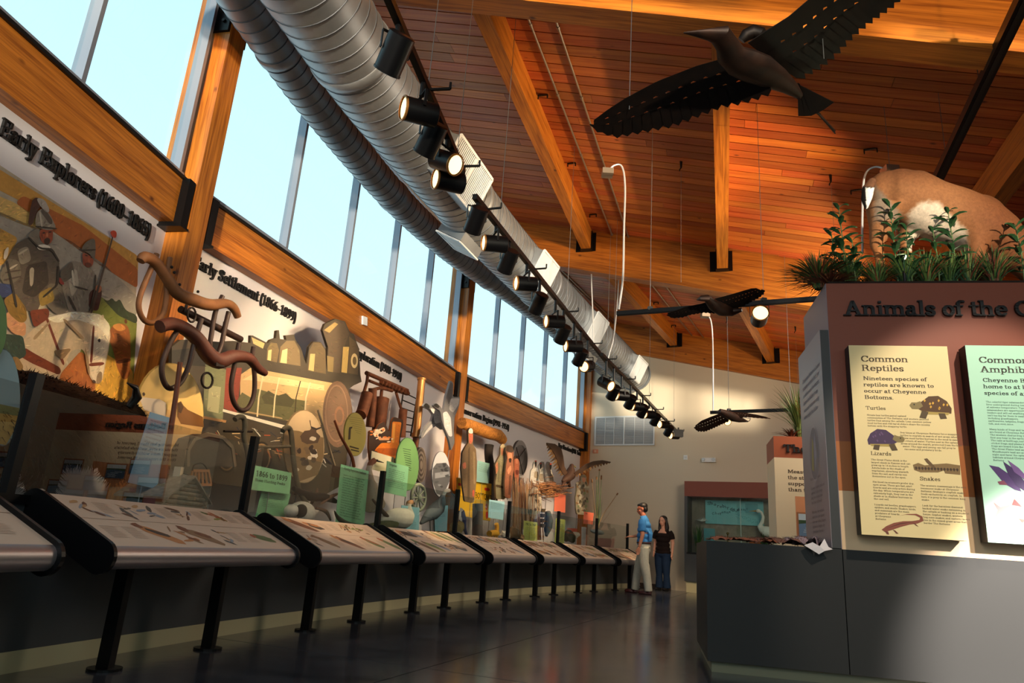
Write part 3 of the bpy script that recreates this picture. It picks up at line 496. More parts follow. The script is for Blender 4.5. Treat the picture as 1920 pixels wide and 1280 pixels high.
# far wall
FW = RD[3]; FN = V((FW.y, -FW.x, 0)); 
if FN.y > 0: FN = -FN      # towards the room
def fw(s, z, d=0.): return C[3]+FW*s+FN*d+V((0, 0, z))
MB().hexa([fw(-.3, 0), fw(SMAX, 0), fw(SMAX, GZ(SMAX)+.1), fw(-.3, GZ(-.3)+.1)], -FN*.2).build('wall_back', wallb, kind='structure')
MB().hexa([fw(-.1, 0, .0), fw(2.3, 0, .0), fw(2.3, .1, .0), fw(-.1, .1, .0)], FN*.015).build('baseboard_back', mat('brown_base', '4b3d36', .5), kind='structure')
# right-hand and entrance walls (outside the picture)

def openwall(p0, xd, L_, H_, bays, name):     # wall with tall window openings, posts and two rails between them
    p0 = V(p0); xd = V(xd).normalized(); n = V((-xd.y, xd.x, 0)); m = wallb
    def bx(a, b, z0, z1): MB().hexa([p0+xd*a+V((0, 0, z0)), p0+xd*b+V((0, 0, z0)), p0+xd*b+n*.2+V((0, 0, z0)), p0+xd*a+n*.2+V((0, 0, z0))], (0, 0, z1-z0)).build(name, m, kind='structure')
    bx(0, L_, 0, bays[0][0]); 
    for (z0, z1), nx in zip(bays, list(bays[1:])+[(H_, H_)]):
        bx(0, L_, z1, nx[0]); k = max(1, round(L_/3.3))
        for i in range(k+1): x = (L_-.25)*i/k; bx(x, x+.25, z0, z1)
openwall((-6, -6.2, 0), (1, 0, 0), 19, 7.6, [(2.25, 6.2)], 'wall_front')  # unseen wall; opening height chosen so the added suns pass through
MB().hexa([fw(SMAX, 0), gp(2, SMAX), gp(2, SMAX)+V((0, 0, 5)), fw(SMAX, 5)], (.2, 0, 0)).build('wall_right', wallb, kind='structure')
MB().hexa([gp(2, SMAX), gp(1, SMAX), gp(1, SMAX)+V((0, 0, 5)), gp(2, SMAX)+V((0, 0, 5))], (.2, 0, 0)).build('wall_right', wallb, kind='structure')
MB().hexa([gp(1, SMAX), V((8.2, -6.2, 0)), V((8.2, -6.2, 5)), gp(1, SMAX)+V((0, 0, 5))], (.2, 0, 0)).build('wall_right', wallb, kind='structure')
# ================================================================ LOW PLINTH, GLASS, READER RAILS
D0 = .28
pl = thing('display_plinth', arc(20, D0), 'long curved dark grey plinth with cream kick band under the glass fronts', 'plinth')
azs = [8+i*.5 for i in range(int((32.3-8)/.5)+1)]
def strip(mb, d0, d1, z0, z1, azl=azs):
    for a, b in zip(azl, azl[1:]): mb.hexa([arc(a, d0, z0), arc(b, d0, z0), arc(b, d1, z0), arc(a, d1, z0)], (0, 0, z1-z0))
    return mb
strip(MB(), D0, D0+.05, 0, .1).build('kick_band', cream, pl)
strip(MB(), D0+.004, D0+.05, .1, .79).build('front_panel', dgrey, pl)
strip(MB(), D0-.02, D0+.06, .79, .835).build('rail', blackp, pl)
strip(MB(), D0+.06, 1.62, .60, .64).build('shelf', mat('shelf_brown', '4a4038', .7), pl)
MB().hexa([arc(32.3, D0, 0), arc(32.3, 1.6, 0), arc(32.3, 1.6, .79), arc(32.3, D0, .79)], azd(32.3)*.03).build('end_panel', dgrey, pl)
posts = [9.3, 12.16, 14.85, 17.95, 20.8, 23.42, 26.5, 29.3, 31.8]
clear = glass_mat('display_glass', (.88, .91, .91), .24)
pn = ['at the near left edge of the picture', 'beside the bison', 'in front of the locomotive cab', 'in front of the crane and goose', 'beside the log pillar', 'left of the reed nest', 'under the eagle', 'by the far corner', 'behind the couple']
for i, a in enumerate(posts):
    o = thing('glass_post', arc(a, D0+.05, .835), 'short black square post holding the glass front, '+pn[i], 'post', 'glass front posts')
    f2 = frame(arc(a, D0+.02, 1.13), (0, 0, 1), up=out(a)); MB().box((0, 0, 0), (.595, .05, .05), f2).build('post', blackp, o)
    if i < len(posts)-1:
        b = posts[i+1]
        g = MB().hexa([arc(a+.05, D0+.02, .837), arc(b-.05, D0+.02, .837), arc(b-.05, D0+.02, 1.36), arc(a+.05, D0+.02, 1.36)], out(a)*.008)
        g.build('glass_screen', clear, label='low clear glass front right of the post '+pn[i], cat='glass', group='glass fronts')
roll_m = mat('brushed_aluminium', 'a9a2a4', .38, .75)
def bloby(mb, P, cx, cy, rx, ry, ang, n=9, rnd=.25):
    ca, sa = math.cos(ang), math.sin(ang); pts = []
    for k in range(n):
        t = k*math.tau/n; r = 1+random.uniform(-rnd, rnd); x = rx*r*math.cos(t); y = ry*r*math.sin(t); pts.append(P(cx+x*ca-y*sa, cy+x*sa+y*ca))
    mb.poly(pts)
READ = []
for i in range(8):
    random.seed(100+i)
    ca_ = 13.5+2.82*(i-1); w2 = .86 if i != 1 else .86
    t = thing('reader_rail', (0, 0, 0), ['tilted illustrated reader panel at the left edge, only its right end in view', 'nearest complete tilted reader panel with rolled silver edge, below the bison', 'tilted reader panel below the cattle skull', 'tilted reader panel below the white goose', 'tilted reader panel below the yellow road sign', 'tilted reader panel below the reed nest', 'tilted reader panel below the eagle', 'last tilted reader panel beside the man in the blue shirt'][i], 'sign', 'reader rails')
    # section: x along, y towards the wall, z up ; y=0 is the roll front
    r = .058; yc, zc = r, .575; yb, zb = .53, .80
    d = V((0, yb-yc, zb-zc)); L_ = d.length; d.normalize(); nrm = V((0, -d.z, d.y))
    prof = [V((0, yc, zc))+nrm*r+d*L_]
    prof = []
    p_top = V((0, yc, zc))+nrm*r
    prof.append(p_top+d*L_); prof.append(p_top)
    a0 = math.atan2(nrm.z, nrm.y)
    for k in range(1, 11): a = a0+math.radians(18*k); prof.append(V((0, yc+r*math.cos(a), zc+r*math.sin(a))))
    prof.append(prof[-1]+d*.02)
    def sh(P, x0, x1): return [p+V((x0, 0, 0)) for p in P], [p+V((x1, 0, 0)) for p in P]
    A_, B_ = sh(prof[1:], -w2, w2); n = len(A_)
    mb = MB(); mb.add(A_+B_, [(k, n+k, n+k+1, k+1) for k in range(n-1)]); mb.build('rolled_edge', roll_m, t, smooth='all')
    mb = MB().hexa([p_top+V((-w2, 0, 0))-nrm*.004, p_top+V((w2, 0, 0))-nrm*.004, p_top+d*L_+V((w2, 0, 0))-nrm*.004, p_top+d*L_+V((-w2, 0, 0))-nrm*.004], nrm*-.03).build('backing', blackp, t)
    pm = MB('cdb6a2'); pm.hexa([p_top+V((-w2, 0, 0)), p_top+V((w2, 0, 0)), p_top+d*L_+V((w2, 0, 0)), p_top+d*L_+V((-w2, 0, 0))], nrm*-.003)
    def P(u, v, l=1): return p_top+V((u, 0, 0))+d*v+nrm*(.0008*l)
    pm.color('7d6350'); vm = L_*.52
    pm.poly([P(-w2, vm), P(w2, vm), P(w2, vm+.004), P(-w2, vm+.004)])
    pals = [('7a4a30', '4c3a30', 'b87a48', '8d6a4a'), ('5f6b3c', '8a8a4a', '7a5a3a', 'a0522d'), ('8a8f9a', '5a5550', 'b08a60', '6b4a3a')]
    for row in (0, 1):
        u = -w2+.1
        while u < w2-.15:
            pal = random.choice(pals); cy = vm*.5 if row == 0 else (vm+L_)*.5; kind = random.random()
            if kind < .45:       # animal: body, head, wing, legs
                s_ = random.uniform(.075, .12); an = random.uniform(-.9, -.2)
                pm.color(random.choice(pal)); bloby(pm, lambda a, b: P(a, b, 1), u+.08, cy, s_*1.5, s_*.5, an)
                pm.color(random.choice(pal)); bloby(pm, lambda a, b: P(a, b, 2), u+.08-s_*1.3*math.cos(an), cy-s_*1.3*math.sin(an), s_*.42, s_*.32, an, 7)
                pm.color(random.choice(pal)); bloby(pm, lambda a, b: P(a, b, 2), u+.09, cy+.01, s_*.8, s_*.22, an+.2, 7)
                u += .21
            elif kind < .75:     # sprig
                for q in range(7):
                    pm.color(random.choice(pal)); x = u+random.uniform(0, .14); y = cy+random.uniform(-.07, .07); an = random.uniform(-1.2, 1.2)
                    bloby(pm, lambda a, b: P(a, b, 1+q*.15), x, y, random.uniform(.03, .06), random.uniform(.006, .02), an, 6)
                u += .17
            else:                # caption block
                pm.color('9c8573')
                for q in range(9):
                    y = cy+.06-q*.014; pm.poly([P(u, y), P(u+random.uniform(.09, .13), y), P(u+.09, y+.004), P(u, y+.004)])
                u += .15
    pm.build('printed_panel', prn, t)
    for sg in (-1, 1):
        x0 = sg*w2; cap = []
        R2 = r+.022
        for k in range(13): a = a0+math.radians(15*k); cap.append(V((x0, yc+R2*math.cos(a), zc+R2*math.sin(a))))
        e0 = V((x0, yc, zc))+d*(L_-.02)
        for k in range(12, 25): a = a0+math.radians(15*k); cap.append(e0+V((0, R2*math.cos(a), R2*math.sin(a))))
        MB().prism(cap, (sg*.022, 0, 0)).build('end_cap', blackp, t)
    for xx in (-.43, .43):
        yl = .28
        MB().box((xx, yl, .31), (.045, .075, .60)).build('leg', blackp, t)
        MB().tube([(xx, yl, 0), (xx, yl, .012)], .085, 20).build('foot_plate', blackp, t)
    t.location = arc(ca_, -.28); t.rotation_euler = (0, 0, -R_(ca_)+R_(90)); READ.append(t)
random.seed(11)
# ================================================================ DUCTS
galv = mat('galvanised_steel', 'a4a8ac', .46, .7, noise=.35, nscale=2.2)
def curve_pts(px, z, step=.05):
    P = [at_z(x, y, z) for x, y in px]; out_ = []
    for i in range(len(P)-1):
        p0 = P[max(i-1, 0)]; p1 = P[i]; p2 = P[i+1]; p3 = P[min(i+2, len(P)-1)]
        n = max(2, int((p2-p1).length/step))
        for k in range(n):
            t = k/n; out_.append(.5*((2*p1)+(p2-p0)*t+(2*p0-5*p1+4*p2-p3)*t*t+(3*p1-p0-3*p2+p3)*t**3))
    return out_+[P[-1]]
def duct(name, px, z, r, seam, label, pre):
    pts = curve_pts(px, z); e = (pts[0]-pts[8]).normalized(); pts = [pts[0]+e*(pre*(1-i/40)) for i in range(40)]+pts
    Ls = [0]
    for a, b in zip(pts, pts[1:]): Ls.append(Ls[-1]+(b-a).length)
    def at(l):
        l = min(max(l, 0), Ls[-1]); j = 0
        lo, hi = 0, len(Ls)-1
        while hi-lo > 1:
            m = (lo+hi)//2
            if Ls[m] <= l: lo = m
            else: hi = m
        t = (l-Ls[lo])/max(1e-9, Ls[hi]-Ls[lo]); return pts[lo].lerp(pts[hi], t)
    t = thing(name, pts[len(pts)//2], label, 'duct')
    P = []; rs = []; l = 0
    while l < Ls[-1]-.02:
        P.append(at(l)); rs.append(r); l += seam
    MB().tube(P, rs, 36, cap=False).build('spiral_duct', galv, t, smooth=True)
    sm = MB(); l = seam*.7
    while l < Ls[-1]-.05:
        c0_ = at(l); e_ = (at(l+.05)-at(l-.05)).normalized(); sm.tube([c0_-e_*.006, c0_-e_*.003, c0_+e_*.003, c0_+e_*.006], [r-.001, r+.006, r+.006, r-.001], 36, cap=False); l += seam
    sm.build('seams', mat('duct_seam', '4c4f54', .5, .6), t, smooth=True, kind='stuff')
    MB().tube([at(Ls[-1]-.03), at(Ls[-1]+0)], r+.02, 36).build('end_cap', galv, t, smooth=True)
    for q in (2.2, 5.2, 8.3, 11.4, 14.3):
        if q < Ls[-1]-1: MB().tube([at(q), at(q+.015), at(q+.10), at(q+.115)], [r+.004, r+.016, r+.016, r+.004], 36, cap=False).build('joint_band', galv, t, smooth=True)
    return t, at, Ls[-1]
BIGR = .40
big, bat, bl = duct('large_spiral_duct', [(597, 0), (718, 185), (854, 357), (965, 485), (1080, 600), (1190, 703)], 5.1, BIGR, .15, 'large round spiral air duct hanging along the clerestory windows', 1.6)
small, sat, sl = duct('small_spiral_duct', [(458, 0), (598, 200), (742, 372), (855, 475), (975, 560), (1075, 640), (1140, 695)], 5.28, .21, .14, 'smaller round spiral duct running behind the large one beside the windows', 1.6)
# duct hanger straps
for q in [bl*x for x in (.2, .4, .6, .8, .97)]:
    p = bat(q); s_ = (p-bp(1 if p.y < 12.7 else 2, .5, 0, 0)).length
    for o_ in (-.41, .41): pass
# registers
white_g = mat('white_register', 'cfd2d4', .45)
gdark = mat('register_dark', '4a4d50', .7)
def register(x, y, side, L_=.75, H=.42, lab='', tilt=25):
    # closest duct station to the pixel
    best = min((abs((lambda v: (960+F*(v.dot(CA))/v.dot(CW)-x)**2+(640-F*v.dot(CU)/v.dot(CW)-y)**2)(bat(bl*k/400)-CAMP)), k) for k in range(400))[1]
    c = bat(bl*best/400); e = (bat(bl*best/400+.2)-bat(bl*best/400-.2)).normalized(); rt = V((e.y, -e.x, 0)).normalized()
    n = (rt*side*math.cos(R_(tilt))+V((0, 0, -1))*math.sin(R_(tilt))).normalized(); up = n.cross(e)
    if up.z < 0: up = -up
    fc = c+n*(BIGR+.10); t = thing('air_register', fc, lab, 'vent', 'duct registers')
    q = [c+n*(BIGR-.12)+e*(a*L_/2)+up*(b*H/2) for a, b in ((-1, -1), (1, -1), (1, 1), (-1, 1))]
    MB().hexa(q, n*.20).build('boot', galv, t)
    mb = MB()
    for a, b, c_, d_ in ((-1, -1, 1, -1), (-1, 1, 1, 1), (-1, -1, -1, 1), (1, -1, 1, 1), (0, -1, 0, 1)):
        mb.bar(fc+e*(a*L_*.51)+up*(b*H*.51), fc+e*(c_*L_*.51)+up*(d_*H*.51), .03, .02, up=n)
    mb.build('rim', white_g, t)
    MB().hexa([fc-n*.015+e*(a*L_/2)+up*(b*H/2) for a, b in ((-1, -1), (1, -1), (1, 1), (-1, 1))], n*.004).build('grille_back', gdark, t)
    mb = MB()
    for k in range(1, 28):
        o_ = -L_/2+L_*k/28; mb.bar(fc+e*o_-up*(H*.5), fc+e*o_+up*(H*.5), .010, .01, up=n)
    mb.build('louvres', white_g, t, kind='stuff')
register(800, 320, 1, 1.0, .5, 'large double air register on the near part of the big duct')
register(870, 420, -1, .6, .4, 'small air register on the window side of the big duct', 62)
register(962, 505, 1, .7, .5, 'air register half way along the big duct')
register(1070, 612, 1, .7, .5, 'air register beyond the middle of the big duct')
register(1100, 645, -1, .6, .4, 'small air register under the far part of the big duct', 62)
register(1152, 690, 1, .8, .5, 'last air register at the far end of the big duct')

# ================================================================ TRACKS AND SPOTLIGHTS
lens_on = emit_mat('lamp_lens', 'ffd08a', 3.2)
rimg = mat('lamp_baffle', 'a06a30', .4, .6)
def track(p0, p1, label, w_=.045):
    t = thing('lighting_track', (p0+p1)/2, label, 'light track')
    MB().bar(p0, p1, w_, .05).build('track', blackp, t)
    e = (p1-p0).normalized(); sd = V((e.y, -e.x, 0)).normalized(); n = max(2, int((p1-p0).length/1.4))
    for k in range(n+1):
        q = p0.lerp(p1, .04+.92*k/n); mb = MB(); mb.bar(q-sd*.03, q+sd*.16, .016, .016); mb.bar(q+sd*.16, q+sd*.16+V((0, 0, .05)), .016, .016, up=(1, 0, 0)); mb.build('hanger_arm', blackp, t)
    return t
def wire(p, ztop, r=.0022, par=None): return MB().tube([p, V((p.x, p.y, ztop))], r, 4, cap=False)
def deckz(p):   # height of the deck above a point
    best = None
    for k in range(3):
        for u in (0, .5, 1):
            pass
    # distance from the window wall chord
    m = 1e9
    for k in range(3):
        a, b = C[k], C[k+1]; e = (b-a).normalized(); tt = (V((p.x, p.y, 0))-a).dot(e)
        if -1.5 < tt < (b-a).length+1.5: m = min(m, abs((V((p.x, p.y, 0))-a).dot(V((e.y, -e.x, 0)))))
    return DZ(m if m < 100 else 4)+.02
TZ = 3.75
tr = [(at_z(700, -70, TZ), at_z(868, 322, TZ)), (at_z(890, 368, TZ), at_z(1152, 697, TZ)), (at_z(1128, 664, 3.6), at_z(1273, 812, 3.6))]
tn = ['near', 'middle', 'far']
for i, (a, b) in enumerate(tr):
    t = track(a, b, tn[i]+' black lighting track hanging beside the ducts')
    for q in (.1, .5, .9):
        p = a.lerp(b, q); MB().tube([p, V((p.x, p.y, deckz(p)))], .003, 4, cap=False).build('suspension_wire', mat('wire_steel', '8a8a8a', .4, .8), t)
def spot(p, aim, label, lit, top, grp='track spotlights', sc_=1.):
    aim = V(aim).normalized(); t = thing('spotlight', p, label, 'spotlight', grp); r = .082*sc_; h = .12*sc_
    M = frame(p, aim)
    def q(x): return M@V((x, 0, 0))
    b = MB().tube([q(-h), q(-h*.93), q(h*.9), q(h*.93)], [r*.82, r, r, r*.96], 20, cap=False)
    b.tube([q(-h), q(-h*.98)], r*.82, 20); ho = b.build('housing', blackp, t, smooth=True)
    MB().tube([q(h*.9), q(h), q(h*1.02)], [r*1.04, r*1.04, r*.9], 20, cap=False).build('bezel', rimg if lit else blackp, ho, smooth=True)
    MB().disc(q(h*.86), aim, r*.90, .006, 20).build('lens', lens_on if lit else mat('lamp_glass_dark', '3a2f22', .2), ho)
    # yoke up to the track
    side = aim.cross(V((0, 0, 1))).normalized(); mb = MB(); pz = V((p.x, p.y, top))
    for s_ in (-1, 1): mb.bar(p+side*(s_*(r+.01)), p+side*(s_*(r+.01))+V((0, 0, r*1.5)), .02, .006, up=side)
    mb.bar(p+side*(-(r+.013))+V((0, 0, r*1.5)), p+side*(r+.013)+V((0, 0, r*1.5)), .02, .006); mb.build('yoke', blackp, t)
    MB().tube([p+V((0, 0, r*1.5)), V((p.x, p.y, max(top+.02, p.z+r*1.6)))], .018*sc_, 8).build('stem', blackp, t)
    return t
def onto(a, b, x, y):   # point under the track line seen at pixel x,y
    e = (b-a); n = V((e.y, -e.x, 0)); return at_plane(x, y, a, n)
S = [(0, 740, 100, 0), (0, 787, 210, 1), (0, 808, 260, 0), (0, 835, 303, 2), (0, 842, 340, 1),
     (1, 893, 412, 0), (1, 928, 457, 1), (1, 953, 489, 0), (1, 986, 532, 1), (1, 1010, 568, 0), (1, 1040, 603, 1), (1, 1055, 626, 0), (1, 1075, 649, 1), (1, 1088, 669, 0), (1, 1101, 686, 3),
     (2, 1136, 719, 2), (2, 1150, 735, 0), (2, 1165, 742, 1), (2, 1182, 753, 0), (2, 1194, 762, 1), (2, 1205, 770, 0), (2, 1217, 777, 1), (2, 1229, 786, 0), (2, 1244, 796, 1), (2, 1254, 803, 0), (2, 1264, 811, 1)]
cnt = [0, 0, 0]; SPP = []
for ti, x, y, kd in S:
    a, b = tr[ti]; top = a.z-.02
    p = onto(a, b, x, y)
    if p.z > top-.13: p.z = top-.15
    if p.z < top-.5: p.z = top-.3
    cnt[ti] += 1
    _L = (b-a).length; _t = min(max((p-a).dot((b-a).normalized()), .06), _L-.06); _c = a+(b-a).normalized()*_t; p.x, p.y = _c.x, _c.y
    e = (b-a).normalized(); rt = V((e.y, -e.x, 0)); aim = {0: -rt*.55+e*.55-V((0, 0, .75)), 1: -rt*.8-e*(.62 if ti < 2 else 1.1)-V((0, 0, .12)), 2: rt*.95-e*.42-V((0, 0, .55)), 3: -rt*.2-e*.9-V((0, 0, .3))}[kd]
    st = {0: 'lens hidden', 1: 'glowing lens facing left', 2: 'glowing lens facing right', 3: 'glowing lens facing the camera'}[kd]
    spot(p, aim, '%s spotlight from the near end of the %s track, %s' % (ordn(cnt[ti]-1), tn[ti], st), kd > 0, top)
    SPP.append((p, ti, kd))
o = thing('spotlight', at_z(1272, 812, 3.45), 'square black floodlight at the far tip of the far track', 'spotlight'); pz = ORG[o]
MB().box(pz, (.2, .1, .16), None).build('housing', blackp, o)
MB().bar(pz+V((0, 0, .08)), V((pz.x, pz.y, 3.58)), .03, .03, up=(1, 0, 0)).build('yoke', blackp, o)
# the lamps that matter: real spot lights inside some of the housings, aimed at the exhibits
def lamp(p, to, e=60, size=38): light('SPOT', 'track_lamp', p, to, e, (1., .72, .42), spot_size=R_(size), spot_blend=.6, shadow_soft_size=.05)
# ================================================================ NEAR KIOSK
K0 = V((2.44, 5.12, 0)); KX = azd(102); KB = azd(12)       # front corner, along the front, backwards
KN = -KB
def kp(s, z, d=0.): return K0+KX*s+KN*d+V((0, 0, z))       # d towards the viewer
def prism_box(mb, s0, s1, d0, d1, z0, z1): return mb.hexa([kp(s0, z0, d0), kp(s1, z0, d0), kp(s1, z0, d1), kp(s0, z0, d1)], (0, 0, z1-z0))
charc = mat('charcoal_laminate', '363534', .5, Specular_IOR_Level=.12)
KW = 3.1
kio = thing('exhibit_kiosk', kp(1, 0), 'large kiosk with rust header reading Animals of the Cheyenne Bottoms on dark base', 'kiosk')
b = MB(); prism_box(b, -.93, -.003, -1.25, 0, .075, .89); b.build('base_panel', charc, kio)
b = MB(); prism_box(b, .003, KW, -1.25, 0, .075, .89); b.build('base_panel', charc, kio)
b = MB(); prism_box(b, -.90, KW-.03, -1.2, -.05, 0, .075); b.build('toe_kick', mat('olive_kick', '77735a', .5), kio)
# banded upper block
zs = [(.89, 1.30, 'd9b48c'), (1.30, 1.66, 'b0632a'), (1.66, 1.89, '8d4a2c'), (1.89, 2.905, '8a452e')]
for z0, z1, c in zs:
    b = MB(c); prism_box(b, 0, KW, -.85, 0, z0, z1); b.build('colour_band', attr_mat('painted_block', .55), kio)
b = MB('8a7c86'); b.hexa([kp(-.004, .89, -.85), kp(-.004, .89, 0), kp(-.004, 2.905, 0), kp(-.004, 2.905, -.85)], KX*.003); b.build('side_panel', attr_mat('painted_block', .55), kio)
HP = lambda u, v, l=1: kp(u, v, .001*l)
text3d(kio, 'Animals of the Cheyenne Bottoms', HP, .115, 2.635, .118, .022, mat('black_letter', '101113', .55), bold=1.15, stretch=.93)
def sign(name, s0, s1, z0, z1, face, label, content):
    t = thing(name, kp((s0+s1)/2, z0, .13), label, 'sign', 'kiosk text panels')
    b = MB(); prism_box(b, s0, s1, .015, .128, z0, z1); b.build('panel_body', mat('black_edge', '101012', .5), t)
    b = MB(face); prism_box(b, s0, s1, .128, .132, z0, z1); b.build('panel_face', prn, t)
    P = lambda u, v, l=1: kp(s0+u, v, .132+.0008*l)
    content(t, P); return t
def turtle(mb, P, cx, cy, s, shell, pat, flip=1):
    q = lambda pts: [(cx+x*s*flip, cy+y*s) for x, y in pts]
    draw(mb, P, [(shell, 1, q([(-.9, -.1), (-.7, .4), (-.2, .8), (.4, .85), (.9, .5), (1.15, 0), (1.1, -.35), (.3, -.45), (-.6, -.3)])),
        ('8f7a4a', 2, q([(-1.0, .35), (-.75, .45), (-.6, .1), (-.9, -.1), (-1.3, -.1), (-1.45, .15), (-1.3, .35)])),
        ('5a4426', 2, q([(-.7, -.2), (-.3, -.3), (-.5, -.75), (-.9, -.7)])), ('5a4426', 2, q([(.3, -.35), (.7, -.35), (.8, -.7), (.4, -.75)])),
        ('b89a4e', 1.5, q([(-.8, -.25), (1.0, -.3), (.9, -.45), (-.6, -.45)]))])
    for i in range(9):
        a = random.uniform(-.5, .9); b_ = random.uniform(-.1, .6)
        draw(mb, P, [(pat, 2, q([(a-.06, b_), (a+.02, b_+.12), (a+.09, b_+.02), (a, b_-.1)]))])
    draw(mb, P, [('101010', 3, q([(-1.2, .2), (-1.15, .27), (-1.1, .2), (-1.15, .14)]))])
def reptiles(t, P):
    m = MB('5a4426'); text(m, 'Common', P, .075, 2.235, .045, bold=1.1, stretch=1.12); text(m, 'Reptiles', P, .075, 2.165, .045, bold=1.1, stretch=1.12); m.build('title_text', prn, t)
    m = MB('4a3826'); para(m, P, ['Nineteen species of', 'reptiles are known to', 'occur at Cheyenne', 'Bottoms.'], .082, 2.095, .028, .047, fine=2, bold=1.1, stretch=1.13); m.build('subtitle_text', prn, t)
    m = MB('5a4426')
    text(m, 'Turtles', P, .085, 1.875, .026, fine=2); text(m, 'Lizards', P, .095, 1.548, .026, fine=2); text(m, 'Snakes', P, .40, 1.385, .026, fine=2); m.build('section_titles', prn, t)
    m = MB('6a583e'); s_ = .0115; ld = .0195
    para(m, P, ['Ornate box turtles patrol upland', 'communities of The Bottoms, and western painted', 'turtles float among the cattails. Less common yellow', 'mud turtles and red-eared sliders share the muddy', 'bottom with the snapping turtle.'], .09, 1.83, s_, ld)
    para(m, P, ['Dry times at Cheyenne Bottoms force snapping', 'turtles to migrate in search of wet areas, whereas', 'yellow mud turtles burrow in the mud to await', 'the return of water. Turtles nest in the upland', 'areas around the marsh, protected from the high', 'water. The eggs and young can fall prey to', 'raccoons and predatory birds.'], [.30, .30, .30, .30, .30, .31, .32], 1.71, s_, ld)
    para(m, P, ['The Great Plains skink is the', 'largest skink in Kansas and can', 'grow up to 14 inches in length.', 'Adults hide in the shade of', 'vegetation, absorbing warmth', 'from the soil, and rarely sun', 'themselves out in the open.', '', 'Six-lined racerunners prefer dry,', 'open areas. These are fast, alert', 'lizards and are only active during', 'the day. When temperatures are', 'extremely high, they rest in the', 'shade or in shallow burrows in', 'the cool soil.', '', 'Lizards eat beetles, grasshoppers,', 'spiders, and snails. Snakes, birds,', 'and mammals are the main', 'predators of lizards', 'at Cheyenne', 'Bottoms.'], .095, 1.51, s_, ld)
    para(m, P, ['The western massasauga is the only', 'venomous snake at Cheyenne', 'Bottoms. Graham\'s crayfish snake', 'feeds exclusively on crayfish. In', 'turn it is prey to the common king', 'snake.', '', 'Look for the harmless diamond-', 'backed water snake swimming in', 'the cattails or basking on a muskrat', 'house. Gopher snakes, western', 'hog-nose snakes, and eastern racers', 'live in the mixed-grass areas that', 'border The Bottoms.'], .40, 1.345, s_, ld)
    m.build('body_text', prn, t)
    m = MB(); random.seed(3)
    turtle(m, P, .53, 1.90, .105, '5c3a16', 'e0a83c'); m.build('box_turtle_picture', prn, t); m = MB(); turtle(m, P, .19, 1.655, .095, '4a3050', '6a4a70', -1); m.build('painted_turtle_picture', prn, t); m = MB()
    # snake
    draw(m, P, [('8a6c42', 1, [(.365, 1.49), (.37, 1.455), (.41, 1.44), (.52, 1.445), (.56, 1.46), (.565, 1.44), (.66, 1.435), (.665, 1.5), (.58, 1.51), (.50, 1.5), (.44, 1.49), (.40, 1.505)]), ('6e5232', 2, [(.44, 1.535), (.46, 1.54), (.50, 1.49), (.51, 1.475), (.49, 1.475), (.455, 1.51)])])
    for i in range(14): draw(m, P, [('4a3420', 2, [(.375+i*.02, 1.47), (.384+i*.02, 1.48), (.393+i*.02, 1.47), (.384+i*.02, 1.455)])])
    m.build('snake_picture', prn, t); m = MB()
    L1 = [(.13, 1.035), (.15, 1.02), (.19, 1.035), (.25, 1.06), (.31, 1.08), (.36, 1.09), (.40, 1.11), (.395, 1.14), (.36, 1.155), (.30, 1.15), (.25, 1.135), (.29, 1.145), (.35, 1.145), (.38, 1.13), (.375, 1.115), (.33, 1.105), (.27, 1.10), (.21, 1.085), (.16, 1.06)]
    draw(m, P, [('94503c', 1, L1), ('7a3f30', 2, [(.20, 1.04), (.215, 1.035), (.235, 1.015), (.22, 1.015)]), ('7a3f30', 2, [(.33, 1.095), (.345, 1.09), (.365, 1.07), (.35, 1.075)]), ('7a3f30', 2, [(.15, 1.025), (.17, 1.025), (.175, 1.005), (.16, 1.008)]), ('5e2f28', 2, [(.16, 1.045), (.25, 1.08), (.34, 1.10), (.25, 1.085)])])
    m.build('lizard_picture', prn, t)
